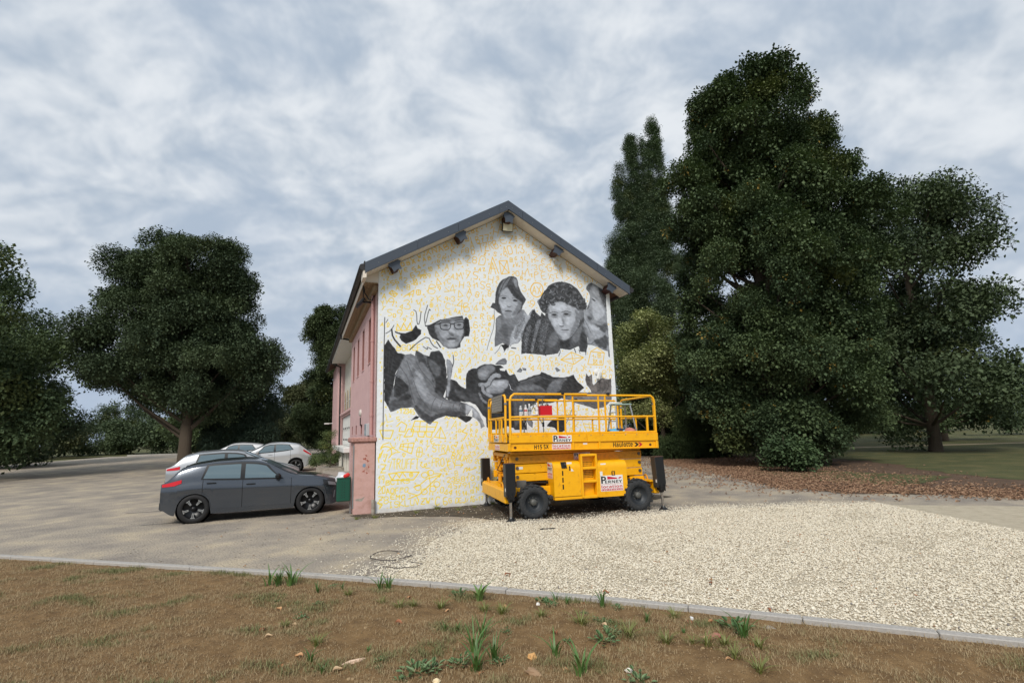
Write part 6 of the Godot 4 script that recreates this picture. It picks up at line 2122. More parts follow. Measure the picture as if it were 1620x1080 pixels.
	part(pl, "soil", MB.new().box(Vector3(0, 0.36, 0), Vector3(0.96, 0.12, 0.49)), mat("dark_soil", rgb(58, 46, 34), 0.95))
	tree("planter_shrub", "straggly light green shrub growing in the concrete planter", "bush", on(-8.15, -23.0, 0.4), [
		[Vector3(-0.1, 0.3, 0), Vector3(0.48, 0.2, 0.2), 12], [Vector3(0.15, 0.75, 0), Vector3(0.25, 0.3, 0.2), 8], [Vector3(-0.2, 1.1, 0), Vector3(0.3, 0.25, 0.2), 8], [Vector3(-0.1, 1.5, 0), Vector3(0.3, 0.16, 0.2), 6]], 0.16, 20, [lin(0.06, 0.1, 0.03), lin(0.16, 0.2, 0.07)], small, 41, 0.025, 1.5, "", 0.45, 0.5)
	tree("ground_weed", "low green weeds by the kerb behind the silver car", "weed", on(-9.6, -26.5), [[Vector3(0, 0.2, 0), Vector3(0.9, 0.15, 0.5), 16]], 0.25, 40, [lin(0.05, 0.085, 0.025), lin(0.12, 0.16, 0.05)], small, 42, 0.0, 0.2, "", 0.6)

# ------------------------------------------------------------------ ground
func kerb_z(x: float) -> float:
	var u := absf((x + 0.66) / 3.05)
	return -6.505 + (x + 0.66) * 0.379 + (-0.11 * (1.0 - u * u) if u < 1.0 else 0.22 * (u - 1.0))

func sheet(called: String, x0: float, x1: float, z0: float, z1: float, step: float, up: float, m: Material) -> MeshInstance3D:
	var b := MB.new()
	b.grp = 1
	var nx := int(ceil((x1 - x0) / step)); var nz := int(ceil((z1 - z0) / step))
	for i in nx:
		for j in nz:
			var a := x0 + (x1 - x0) * i / nx; var c := x0 + (x1 - x0) * (i + 1) / nx
			var d := z0 + (z1 - z0) * j / nz; var e := z0 + (z1 - z0) * (j + 1) / nz
			b.quad(on(a, d, up), on(c, d, up), on(c, e, up), on(a, e, up))
	return struct(called, b, m)

func flat(called: String, poly: PackedVector2Array, up: float, m: Material) -> MeshInstance3D:
	var b := MB.new()
	var ix := Geometry2D.triangulate_polygon(poly)
	if ix.is_empty():
		print("no triangles: ", called)
	for i in range(0, ix.size(), 3):
		b.tri(Vector3(poly[ix[i]].x, up, poly[ix[i]].y), Vector3(poly[ix[i + 1]].x, up, poly[ix[i + 1]].y), Vector3(poly[ix[i + 2]].x, up, poly[ix[i + 2]].y))
	return struct(called, b, m)

func wobble(p: Array, amp: float, seed_: int, closed := true) -> PackedVector2Array:
	var f := FastNoiseLite.new()
	f.seed = seed_
	f.frequency = 0.55
	f.fractal_octaves = 4
	var out := PackedVector2Array()
	for i in p.size():
		var a: Vector2 = p[i]; var b: Vector2 = p[(i + 1) % p.size()]
		var n := clampi(int(a.distance_to(b) / 0.16), 1, 60)
		var nn := (b - a).orthogonal().normalized()
		for k in n:
			var q := a.lerp(b, float(k) / n)
			out.append(q + nn * f.get_noise_2d(q.x, q.y) * amp)
	return out

func speckled(called: String, cols: Array, spots: Array, rough: float, tile: float, spot_tile: float, bump: float, seed_: int) -> StandardMaterial3D:
	var m := grain(called, cols, rough, tile, 0.008, bump, 0.3, seed_)
	m.detail_enabled = true
	m.detail_blend_mode = BaseMaterial3D.BLEND_MODE_MUL
	m.detail_uv_layer = BaseMaterial3D.DETAIL_UV_2
	m.uv2_triplanar = true
	m.uv2_world_triplanar = true
	m.uv2_scale = Vector3.ONE / spot_tile
	m.detail_albedo = noise_tex(0.16, spots, seed_ + 3, 3, 1024)
	return m

var soil_noise := FastNoiseLite.new()
var soil_fine := FastNoiseLite.new()

func soil_y(x: float, z: float) -> float:
	var s := z - kerb_z(x)
	var y := 0.012 + 0.035 * smoothstep(0.05, 0.6, s) + 0.05 * smoothstep(0.5, 5.0, s)
	return y + soil_noise.get_noise_2d(x, z) * 0.042 * smoothstep(0.0, 0.35, s) + soil_fine.get_noise_2d(x, z) * 0.011

func blade_tuft(n: int, h: float, wide: float, seed_: int, spread := 0.5) -> ArrayMesh:
	var g := RandomNumberGenerator.new()
	g.seed = seed_
	var m := MB.new()
	m.grp = 1
	for i in n:
		var w := TAU * i / n + g.randf_range(-0.5, 0.5)
		var d := Vector3(cos(w), 0, sin(w))
		var lean := g.randf_range(0.15, 1.0) * spread
		var hh := h * g.randf_range(0.5, 1.1)
		var s := d.cross(Vector3.UP) * wide * g.randf_range(0.7, 1.2)
		var base := d * g.randf_range(0.0, 0.03)
		var prev := base
		var pw := 0.8
		for k in 4:
			var t := (k + 1) / 4.0
			var p := base + Vector3(0, hh * (t - 0.28 * lean * t * t * t), 0) + d * hh * lean * t * t
			var nw := [1.0, 0.9, 0.6, 0.05][k] as float
			m.quad(prev - s * pw * 0.5, p - s * nw * 0.5, p + s * nw * 0.5, prev + s * pw * 0.5)
			prev = p
			pw = nw
	return m.mesh()

func rosette(n: int, r: float, seed_: int) -> ArrayMesh:
	var g := RandomNumberGenerator.new()
	g.seed = seed_
	var m := MB.new()
	m.grp = 1
	for i in n:
		var w := TAU * i * 0.382 + g.randf_range(-0.4, 0.4)
		var d := Vector3(cos(w), g.randf_range(0.1, 0.75), sin(w)).normalized()
		var s := d.cross(Vector3.UP).normalized()
		var c := d * r * g.randf_range(0.1, 0.75)
		var l := r * g.randf_range(0.28, 0.5)
		var up := s.cross(d) * l * 0.14
		for k in 2:
			var ss := s * (1 if k else -1)
			m.tri(c, c + d * l * 0.4 + ss * l * 0.3 + up, c + d * l)
			m.tri(c + d * l * 0.4 + ss * l * 0.3 + up, c + d * l * 0.75 + ss * l * 0.24 + up * 0.5, c + d * l)
	return m.mesh()

func build_ground() -> void:
	soil_noise.seed = 4
	soil_noise.frequency = 0.55
	soil_noise.fractal_octaves = 3
	soil_fine.seed = 9
	soil_fine.frequency = 6.0
	soil_fine.fractal_octaves = 3
	var lawn := speckled("lawn", [rgb(74, 82, 44), rgb(96, 98, 56), rgb(120, 112, 72)], [rgb(190, 190, 180), rgb(255, 255, 255)], 0.95, 6.0, 0.8, 0.5, 21)
	var asphalt := speckled("worn_asphalt", [rgb(148, 141, 132), rgb(160, 152, 141), rgb(172, 163, 149), rgb(184, 173, 156), rgb(200, 187, 163), rgb(206, 194, 170)], [rgb(176, 172, 170), rgb(228, 226, 224), rgb(255, 255, 255)], 0.92, 7.0, 0.5, 0.35, 22)
	var dirt := speckled("dark_dirt", [rgb(78, 70, 58), rgb(104, 94, 80), rgb(130, 118, 98)], [rgb(150, 146, 140), rgb(255, 255, 255)], 0.95, 1.6, 0.35, 0.7, 23)
	var litter := speckled("leaf_litter_soil", [rgb(96, 80, 64), rgb(120, 100, 80), rgb(140, 118, 96)], [rgb(160, 140, 130), rgb(255, 255, 255)], 0.95, 2.5, 0.4, 0.7, 24)
	var gravel := speckled("gravel_bed", [rgb(202, 190, 166), rgb(216, 205, 182), rgb(226, 216, 194)], [rgb(190, 184, 178), rgb(232, 230, 226), rgb(255, 255, 255)], 0.95, 1.4, 0.22, 0.9, 25)
	var sand := speckled("sandy_dust", [rgb(160, 144, 116), rgb(184, 168, 136)], [rgb(200, 196, 190), rgb(255, 255, 255)], 0.95, 1.4, 0.3, 0.4, 27)
	var soil := speckled("brown_soil", [rgb(114, 89, 57), rgb(136, 109, 71), rgb(151, 123, 83), rgb(170, 142, 101)], [rgb(150, 140, 130), rgb(228, 222, 214), rgb(255, 255, 255)], 0.97, 1.3, 0.16, 0.8, 26)
	var conc := grain("kerb_concrete", [rgb(150, 146, 140), rgb(170, 166, 160), rgb(182, 178, 172)], 0.9, 0.6, 0.03, 0.4, 0.2, 31)

	sheet("ground", -420, 420, -420, 420, 14.0, -0.09, lawn)
	sheet("car_park", -44, 30, -56.5, -1.0, 1.5, 0.0, asphalt)
	sheet("lawn", -60, -8, -85, -56.5, 3.0, 0.02, lawn)
	# park side: leaf litter, then lawn
	flat("leaf_litter_ground", wobble([Vector2(11.5, -12.6), Vector2(8.6, -14.2), Vector2(7.6, -16.2), Vector2(7.8, -18.4), Vector2(8.2, -21.2), Vector2(8.2, -24.5), Vector2(7.8, -27.4), Vector2(8.8, -31), Vector2(11.5, -36), Vector2(13.5, -40), Vector2(30, -40), Vector2(30, -11.0), Vector2(16, -12.0)], 0.5, 3), 0.008, litter)
	flat("park_lawn", wobble([Vector2(9.4, -33.0), Vector2(9.2, -46), Vector2(60, -46), Vector2(60, -8), Vector2(17, -9), Vector2(14.5, -17), Vector2(16.5, -25.0), Vector2(16, -32)], 0.6, 5), 0.014, lawn)
	flat("verge_grass", wobble([Vector2(9.2, -17.6), Vector2(9.0, -20.6), Vector2(11.5, -21.2), Vector2(14, -17), Vector2(11.0, -15.0)], 0.12, 6), 0.016, lawn)
	flat("park_path", PackedVector2Array([Vector2(17, -37), Vector2(17, -38.4), Vector2(50, -36.4), Vector2(50, -35)]), 0.02, sand)
	# dirt strip at the foot of the wall
	var bt := Transform3D(Basis(Vector3.UP, BYAW), BO)
	var strip := []
	for q in [Vector2(-0.6, 0.02), Vector2(7.4, 0.02), Vector2(7.6, 1.6), Vector2(4.0, 3.4), Vector2(2.2, 2.4), Vector2(1.0, 1.1), Vector2(-0.4, 0.6)]:
		var p := bt * Vector3(q.x, 0, q.y)
		strip.append(Vector2(p.x, p.z))
	flat("dirt_strip", wobble(strip, 0.22, 8), 0.005, dirt)
	# painted bay lines
	var ux := Vector3(cos(BYAW), 0, -sin(BYAW)); var vz := Vector3(sin(BYAW), 0, cos(BYAW))
	for i in 5:
		var c := Vector3(-6.6, 0, -13.25) - vz * i * 2.7 - ux * (1.0 if i else 0.0)
		var b := MB.new()
		var mp := [c - ux * 2.3 - vz * 0.05, c + ux * 1.5 - vz * 0.05, c + ux * 1.5 + vz * 0.05, c - ux * 2.3 + vz * 0.05]
		b.quad(on(mp[0].x, mp[0].z, 0.006), on(mp[1].x, mp[1].z, 0.006), on(mp[2].x, mp[2].z, 0.006), on(mp[3].x, mp[3].z, 0.006))
		struct("bay_line", b, speckled("worn_white_paint", [rgb(120, 114, 106), rgb(168, 164, 158), rgb(186, 183, 178)], [rgb(150, 146, 140), rgb(255, 255, 255)], 0.9, 0.6, 0.3, 0.0, 33))
	var lk := MB.new()
	lk.box(Vector3(-24, gh(-24, -56.5) + 0.06, -56.5), Vector3(36, 0.14, 0.16), 0.02)
	struct("lawn_kerb", lk, conc)

	# kerb: stones of a metre each
	var kerb := Node3D.new()
	kerb.name = "kerb"
	add_child(kerb)
	kerb.set_meta("kind", "structure")
	var x := -9.5
	rng.seed = 3
	while x < 8.5:
		var p0 := Vector3(x, 0, kerb_z(x))
		var x1 := x + 0.935
		var p1 := Vector3(x1, 0, kerb_z(x1))
		var d := (p1 - p0)
		var len := d.length()
		var ks := MB.new()
		ks.box(Vector3.ZERO, Vector3(len - 0.007, 0.2, 0.105), 0.008, Transform3D(Basis(Vector3.UP, atan2(-d.z, d.x)), (p0 + p1) * 0.5 + Vector3(0, -0.043 + rng.randf_range(-0.003, 0.003), 0)))
		part(kerb, "kerb_stone", ks, conc)
		x = x1

	# gravel and its stones
	var gp := [Vector2(-2.0, -7.2), Vector2(-1.8, -7.9), Vector2(-1.5, -8.6), Vector2(-1.5, -9.6), Vector2(-1.0, -11.0), Vector2(-0.5, -11.25), Vector2(1.2, -11.15), Vector2(2.6, -11.6), Vector2(4.1, -12.25), Vector2(5.6, -12.3), Vector2(8.0, -12.2), Vector2(11, -11.2), Vector2(11, -2.6)]
	for i in 14:
		var gx := 8.4 - i * 0.8
		if gx > -2.1:
			gp.append(Vector2(gx, kerb_z(gx) + 0.17))
	var gpoly := PackedVector2Array(gp)
	var inset: PackedVector2Array = Geometry2D.offset_polygon(gpoly, -0.22)[0]
	flat("gravel_ground", inset, 0.012, gravel)
	var stones := []
	for k in 3:
		stones.append(lump(0.02, Vector3(1.0, 0.5, 0.8 + 0.1 * k), 61 + k, 0.9, 3, 5))
	var sx := [[], [], []]
	var sc := [[], [], []]
	rng.seed = 77
	var edge := FastNoiseLite.new()
	edge.seed = 2
	edge.frequency = 0.5
	for i in 260000:
		var px := rng.randf_range(-3.2, 8.2)
		var pz := rng.randf_range(-13.4, -3.0)
		if pz > kerb_z(px) - 0.075:
			continue
		var dist := 0.0
		var inside := Geometry2D.is_point_in_polygon(Vector2(px, pz), gpoly)
		if not inside:
			# strays round the edge
			var near := Geometry2D.is_point_in_polygon(Vector2(px + 0.3, pz + 0.25), gpoly)
			var near2 := Geometry2D.is_point_in_polygon(Vector2(px + 0.7, pz + 0.55), gpoly)
			if rng.randf() > (0.4 if near else (0.1 if near2 else 0.008)):
				continue
		elif edge.get_noise_2d(px, pz) > 0.28 and rng.randf() < 0.45:
			continue
		var k := rng.randi() % 3
		var s := rng.randf_range(0.25, 0.74)
		sx[k].append(Transform3D(Basis.from_euler(Vector3(rng.randf_range(-0.4, 0.4), rng.randf() * TAU, rng.randf_range(-0.4, 0.4))).scaled(Vector3.ONE * s), Vector3(px, 0.014 + rng.randf() * 0.012, pz)))
		var t := rng.randf()
		var c := Color(0.66, 0.59, 0.46).lerp(Color(0.79, 0.735, 0.61), rng.randf())
		if t < 0.06:
			c = Color(0.34, 0.27, 0.19)
		elif t < 0.075:
			c = Color(0.22, 0.2, 0.19)
		elif t < 0.079:
			c = Color(0.40, 0.20, 0.10)
		sc[k].append(c)
	var stone_mat := mat("gravel_stone", Color.WHITE, 0.9)
	stone_mat.vertex_color_use_as_albedo = true
	for k in 3:
		scatter("gravel", self, stones[k], stone_mat, sx[k], sc[k])
	# debris at the foot of the wall and on the asphalt
	var dx := []
	var dc := []
	for i in 900:
		var p := bt * Vector3(rng.randf_range(-1.5, 7.0), 0, pow(rng.randf(), 1.5) * 3.4)
		if i > 600:
			p = Vector3(rng.randf_range(-7.0, -1.5), 0, rng.randf_range(-13.4, -8.0))
		dx.append(Transform3D(Basis.from_euler(Vector3(0, rng.randf() * TAU, 0)).scaled(Vector3(1, 0.5, 1) * rng.randf_range(0.3, 1.2)), p + Vector3(0, 0.01, 0)))
		dc.append(Color(0.6, 0.54, 0.44).lerp(Color(0.3, 0.26, 0.2), rng.randf()))
	scatter("rubble_chips", self, stones[1], stone_mat, dx, dc)

	# the planted bed in front
	var b := MB.new()
	b.grp = 1
	var step := 0.045
	var cols := int(18.0 / step); var rows := int(4.6 / step)
	var ys := []
	for i in cols + 1:
		var col := []
		for j in rows + 1:
			var gx := -9.5 + i * step
			var z := kerb_z(gx) + 0.045 + j * step
			col.append(Vector3(gx, soil_y(gx, z), z))
		ys.append(col)
	for i in cols:
		for j in rows:
			b.quad(ys[i][j], ys[i + 1][j], ys[i + 1][j + 1], ys[i][j + 1])
	struct("soil_bed", b, soil)
	var clod := lump(0.012, Vector3(1, 0.8, 0.9), 5, 1.1, 3, 5)
	var cx := []
	var cc := []
	for i in 64000:
		var px := rng.randf_range(-9.4, 6.5)
		var pz := kerb_z(px) + 0.06 + pow(rng.randf(), 0.8) * 3.6
		var s := rng.randf_range(0.15, 0.55) * (1.0 + 1.6 * float(rng.randf() < 0.012))
		cx.append(Transform3D(Basis.from_euler(Vector3(rng.randf() * 3.0, rng.randf() * TAU, 0)).scaled(Vector3.ONE * s), Vector3(px, soil_y(px, pz) + 0.002, pz)))
		cc.append(Color(0.16, 0.105, 0.05).lerp(Color(0.32, 0.225, 0.12), rng.randf()))
	scatter("soil_crumbs", self, clod, stone_mat, cx, cc)
	# fine seedlings and dry blades
	var gm := mat("blade", Color.WHITE, 0.7)
	gm.vertex_color_use_as_albedo = true
	gm.cull_mode = BaseMaterial3D.CULL_DISABLED
	var blade := blade_tuft(3, 0.05, 0.004, 8, 0.8)
	var patch := FastNoiseLite.new()
	patch.seed = 31
	patch.frequency = 0.9
	patch.fractal_octaves = 3
	var bx := []
	var bc := []
	for i in 124000:
		var px := rng.randf_range(-9.4, 6.5)
		var pz := kerb_z(px) + 0.08 + rng.randf() * 3.6
		var n := patch.get_noise_2d(px, pz * 1.6)
		if rng.randf() > 0.5 + n * 1.2:
			continue
		var green := clampf(n * 2.4 - 0.35 + rng.randf_range(-0.3, 0.3), 0, 1)
		bx.append(Transform3D(Basis.from_euler(Vector3(rng.randf_range(-0.4, 0.4), rng.randf() * TAU, rng.randf_range(-0.4, 0.4))).scaled(Vector3.ONE * rng.randf_range(0.4, 0.9 + 0.5 * green)), Vector3(px, soil_y(px, pz), pz)))
		bc.append(Color(0.36, 0.27, 0.15).lerp(Color(0.16, 0.17, 0.065), green))
	scatter("grass_seedlings", self, blade, gm, bx, bc)

	# weeds, one by one
	var weeds := "b -3.17 -6.91 0.32 b -3.05 -6.90 0.28 b -2.90 -6.93 0.36 b -2.41 -6.50 0.20 r -2.31 -6.75 0.16 g -1.99 -6.35 0.22 b -1.70 -6.62 0.34 b -1.62 -6.72 0.30 g -1.53 -6.07 0.18 g -1.30 -5.90 0.24 g -1.15 -5.92 0.22 r -2.24 -5.62 0.18 g -2.32 -5.44 0.20 g -1.82 -4.93 0.25 b -1.75 -4.62 0.20 r -0.82 -4.36 0.30 r -1.15 -4.58 0.12 r -1.14 -4.46 0.07 b -1.57 -4.40 0.14 r -0.92 -4.25 0.12 b -1.32 -4.78 0.12 r -2.77 -6.25 0.10 r -2.22 -6.04 0.14 b -2.16 -6.64 0.16 r -0.71 -6.28 0.22 t -0.45 -6.08 0.45 g -0.85 -5.88 0.30 g -0.37 -5.71 0.26 g -0.19 -5.63 0.30 r 0.24 -5.99 0.20 b 0.39 -6.03 0.20 r 0.31 -5.77 0.20 g 0.21 -5.46 0.22 b -0.72 -5.22 0.14 b -0.40 -4.73 0.36 b -0.35 -5.03 0.30 b -0.23 -4.58 0.30 b -0.36 -4.40 0.34 r -0.50 -4.50 0.24 r -0.18 -4.50 0.18 r -0.72 -4.40 0.24 r -0.14 -5.12 0.14 b 0.27 -4.57 0.32 b 0.44 -4.24 0.40 r 0.40 -4.83 0.10 g 0.57 -5.20 0.34 b 0.50 -5.84 0.16 r 0.63 -5.46 0.10 b -0.60 -5.21 0.16 b 0.86 -5.73 0.30 r 1.00 -5.68 0.14 r 0.78 -5.27 0.22 g 0.96 -4.95 0.34 r 0.81 -4.99 0.20 r 0.71 -4.82 0.26 b 1.20 -5.26 0.20 g 1.50 -5.41 0.26 r 1.96 -5.11 0.34 b 1.96 -4.90 0.34 g 1.56 -4.69 0.30 g 1.71 -4.68 0.28 g 1.25 -4.81 0.26 g 1.98 -4.66 0.28 r 0.84 -4.09 0.26 b 1.46 -4.99 0.10 g 1.68 -4.42 0.30 g 1.75 -4.15 0.30 g 1.45 -4.74 0.20".split(" ")
	var protos := {"b": [], "r": [], "g": [], "t": []}
	for k in 3:
		protos["b"].append(blade_tuft(10 + 3 * k, 0.16, 0.012, 81 + k, 1.05))
		protos["r"].append(rosette(26 + 6 * k, 0.11, 85 + k))
		protos["g"].append(blade_tuft(34 + 8 * k, 0.075, 0.0045, 90 + k, 1.3))
	protos["t"].append(blade_tuft(9, 0.2, 0.03, 95, 1.0))
	var wm := {"b": [rgb(66, 98, 46), rgb(80, 112, 56)], "r": [rgb(100, 124, 82), rgb(84, 112, 68)], "g": [rgb(92, 100, 48), rgb(108, 112, 58)], "t": [rgb(102, 130, 72), rgb(102, 130, 72)]}
	var kinds := {"b": ["grass_tuft", "tuft of broad grass blades"], "r": ["leafy_weed", "low leafy grey-green weed"], "g": ["fine_grass", "patch of fine short grass"], "t": ["tall_weed", "tall broad-leaved weed"]}
	for i in range(0, weeds.size(), 4):
		var kd: String = weeds[i]
		var px := float(weeds[i + 1]); var pz := float(weeds[i + 2]); var sz := float(weeds[i + 3])
		var s := pz - kerb_z(px)
		var where := "by the kerb" if s < 0.3 else ("near the kerb" if s < 0.9 else ("mid bed" if s < 1.6 else "at the front edge"))
		var along := "in front of the parked cars" if px < -1.9 else ("below the gable's left half" if px < -0.6 else ("below the lift's left wheel" if px < 0.35 else ("below the lift's right wheel" if px < 1.25 else "towards the right edge")))
		var big := "large " if sz > 0.29 else ("small " if sz < 0.17 else "")
		var lab: String = big + kinds[kd][1] + " " + where + " " + along
		var mi := MeshInstance3D.new()
		var k: int = rng.randi() % protos[kd].size()
		mi.mesh = protos[kd][k]
		var wmat := mat("weed_%s_%d" % [kd, rng.randi() % 2], wm[kd][rng.randi() % 2], 0.5)
		wmat.cull_mode = BaseMaterial3D.CULL_DISABLED
		wmat.backlight_enabled = true
		wmat.backlight = Color(0.25, 0.3, 0.12)
		mi.material_override = wmat
		mi.name = numbered(kinds[kd][0])
		add_child(mi)
		var sc_ := sz * (2.7 if kd != "t" else 1.9) * (2.2 if px < -2.5 and kd == "b" else 1.7)
		mi.position = Vector3(px, soil_y(px, pz) - 0.004, pz)
		mi.rotation.y = rng.randf() * TAU
		mi.scale = Vector3.ONE * sc_ if kd != "g" else Vector3(sc_ * 1.5, sc_ * 1.1, sc_ * 1.5)
		tag(mi, lab, "weed", "weeds in the soil bed")
	# grass at the foot of the painted wall
	for q in [[1.5, 0.28, 1.3], [3.0, 0.2, 1.1], [2.4, 0.5, 0.7], [-0.5, 0.75, 0.8], [-0.1, 0.8, 0.9], [1.9, 0.75, 0.9], [0.9, 0.6, 0.8]]:
		var p := bt * Vector3(q[0], 0.004, q[1])
		var mi := MeshInstance3D.new()
		mi.mesh = protos["g"][1]
		mi.material_override = mats["weed_g_0"]
		mi.name = numbered("fine_grass")
		add_child(mi)
		mi.position = p
		mi.scale = Vector3(2.4, 1.3, 1.3) * q[2]
		mi.rotation.y = BYAW
		tag(mi, ["green grass patch at the wall foot under the painted word row", "grass patch by the rear outrigger foot", "yellowed grass in the dirt before the wall", "thin grass in front of the low pink pier", "thin grass at the corner of the white wall", "dry grass strip before the wall left of the lift", "sparse grass near the white wall's corner"][int(q[0] * 7.0 + q[1] * 13.0) % 7], "weed", "grass at the wall foot")

	# dry leaves and chips lying about
	var lf := MB.new()
	lf.grp = 1
	for k in 5:
		var t0 := k / 5.0; var t1 := (k + 1) / 5.0
		for s in [-1.0, 1.0]:
			var w0 := sin(t0 * PI) * 0.022; var w1 := sin(t1 * PI) * 0.022
			lf.quad(Vector3(t0 * 0.075, 0.012 * sin(t0 * 5.0), 0), Vector3(t1 * 0.075, 0.012 * sin(t1 * 5.0), 0), Vector3(t1 * 0.075, 0.014 + 0.012 * sin(t1 * 5.0), w1 * s), Vector3(t0 * 0.075, 0.014 + 0.012 * sin(t0 * 5.0), w0 * s))
	var leafm := lf.mesh()
	var lfm := []
	for c in [rgb(172, 122, 84), rgb(156, 102, 72), rgb(196, 154, 112), rgb(206, 178, 142)]:
		var m := mat("dry_leaf_%d" % lfm.size(), c, 0.8)
		m.cull_mode = BaseMaterial3D.CULL_DISABLED
		lfm.append(m)
	var spots := "-2.42 -6.50 -2.59 -5.95 -2.48 -5.35 -1.84 -4.69 -1.97 -4.56 -1.49 -4.40 -1.24 -6.28 -1.22 -5.38 -2.27 -5.47 -2.36 -5.10 -0.63 -5.44 -0.48 -5.15 -0.74 -5.79 0.28 -5.37 0.32 -4.95 -0.18 -5.82 -0.40 -4.44 0.31 -4.29 0.68 -5.89 -0.33 -4.29 0.76 -5.18 1.59 -5.25 1.84 -5.27 1.63 -4.85 1.95 -4.74 1.58 -4.35 -0.19 -7.06 -0.20 -6.50 2.30 -6.58 2.25 -6.40 2.30 -5.36 2.48 -5.55 0.94 -6.24".split_floats(" ")
	for i in range(0, spots.size(), 2):
		var px := spots[i]; var pz := spots[i + 1]
		var on_soil := pz > kerb_z(px)
		var mi := MeshInstance3D.new()
		mi.mesh = leafm
		mi.material_override = lfm[rng.randi() % 4]
		mi.name = numbered("dry_leaf")
		add_child(mi)
		mi.position = Vector3(px, (soil_y(px, pz) if on_soil else 0.03) + 0.004, pz)
		mi.rotation = Vector3(rng.randf_range(-0.3, 0.3), rng.randf() * TAU, rng.randf_range(-0.3, 0.3))
		mi.scale = Vector3.ONE * rng.randf_range(0.7, 1.2)
		tag(mi, "dry curled leaf lying on the brown soil" if on_soil else "dry reddish leaf lying on the pale gravel", "leaf", "fallen leaves on the soil" if on_soil else "fallen leaves on the gravel")
	var chips := [[-1.39, -4.61, 0.055, Vector3(2.2, 0.25, 0.5), "long pale bark chip lying on the soil", rgb(222, 192, 166), "bark_chip"], [0.08, -4.52, 0.05, Vector3(0.8, 0.7, 0.7), "round tan stone on the soil near the front edge", rgb(206, 158, 100), "stone"], [0.81, -4.26, 0.04, Vector3(1.0, 0.5, 0.5), "bright white stone on the bare soil", rgb(226, 220, 206), "stone"],
		[1.66, -5.37, 0.03, Vector3(0.7, 0.8, 0.7), "white pebble at the foot of the kerb", rgb(224, 226, 228), "stone"], [0.19, -5.83, 0.03, Vector3(0.8, 0.7, 0.7), "small white pebble between two low weeds", rgb(226, 222, 214), "stone"], [0.08, -4.23, 0.06, Vector3(1.3, 0.4, 0.6), "flat grey-brown stone half sunk in the soil", rgb(150, 122, 94), "stone"], [1.67, -4.87, 0.07, Vector3(1.4, 0.3, 0.7), "pinkish broken shard among dead leaves", rgb(166, 112, 96), "shard"], [-0.64, -4.17, 0.035, Vector3(0.9, 0.6, 0.8), "cream stone at the bottom edge of the soil", rgb(226, 206, 166), "stone"]]
	for i in chips.size():
		var q: Array = chips[i]
		var mi := part(self, q[6], lump(q[2], q[3], 101 + i, 0.7, 4, 7), mat("chip_%d" % i, q[5], 0.85), Transform3D(Basis(Vector3.UP, 0.6 + i), Vector3(q[0], soil_y(q[0], q[1]) + 0.008, q[1])))
		tag(mi, q[4], "stone" if q[6] == "stone" else "debris", "")
	# leaf litter under the trees
	var lx := []
	var lc := []
	for i in 17000:
		var pz := rng.randf_range(-34.0, -12.0)
		var e := 7.9 + 3.4 * smoothstep(-15.5, -12.0, pz) + 0.9 * smoothstep(-27.0, -33.0, pz)
		var px := e + rng.randfn() * 0.3 + absf(rng.randfn()) * 2.2 - 0.1
		if i % 14 == 0:
			px = e - absf(rng.randfn()) * 1.4
		lx.append(Transform3D(Basis.from_euler(Vector3(rng.randf_range(-0.5, 0.5), rng.randf() * TAU, rng.randf_range(-0.5, 0.5))).scaled(Vector3.ONE * rng.randf_range(0.8, 1.4)), Vector3(px, 0.018, pz)))
		lc.append(Color(0.22, 0.12, 0.07).lerp(Color(0.42, 0.27, 0.17), rng.randf()))
	for i in 70:
		lx.append(Transform3D(Basis.from_euler(Vector3(rng.randf_range(-0.4, 0.4), rng.randf() * TAU, 0)).scaled(Vector3.ONE * rng.randf_range(0.4, 0.8)), Vector3(rng.randf_range(-6.0, 8.0), 0.02, rng.randf_range(-13.0, -7.5))))
		lc.append(Color(0.42, 0.24, 0.12))
	var llm := mat("litter_leaf", Color.WHITE, 0.85)
	llm.vertex_color_use_as_albedo = true
	llm.cull_mode = BaseMaterial3D.CULL_DISABLED
	scatter("fallen_leaves", self, leafm, llm, lx, lc)
	# loop of black cable half buried at the gravel's edge
	var cpts := []
	for i in 26:
		var a := -2.4 + 4.7 * i / 25.0
		cpts.append(Vector3(-1.98 - 0.34 * cos(a * 1.0 + 0.5), 0.03 + 0.012 * sin(a * 3.0), -8.45 + 0.3 * sin(a + 0.5) + 0.05 * sin(2.0 * a)))
	var cab := part(self, "cable", MB.new().tube(cpts, 0.007, -1, 6), paint("dusty_cable", rgb(74, 68, 64), 0.8))
	tag(cab, "loop of thin dusty dark cable lying at the left edge of the gravel", "cable")
	var cab2 := part(self, "cable", MB.new().tube([Vector3(-1.95, 0.03, -7.75), Vector3(-1.7, 0.035, -7.62), Vector3(-1.45, 0.03, -7.68), Vector3(-1.4, 0.03, -7.85), Vector3(-1.6, 0.03, -7.98)], 0.005, -1, 6), paint("dusty_cable", rgb(74, 68, 64), 0.8))
	tag(cab2, "thin wire curling on the gravel just behind the kerb", "cable")
	var rod := part(self, "metal_rod", MB.new().tube([Vector3(0.42, 0.03, -10.2), Vector3(0.72, 0.03, -10.25)], 0.012, -1, 6), paint("dark_iron", rgb(40, 36, 34), 0.6))
	tag(rod, "short dark rod on the gravel in front of the lift's left wheel", "rod")

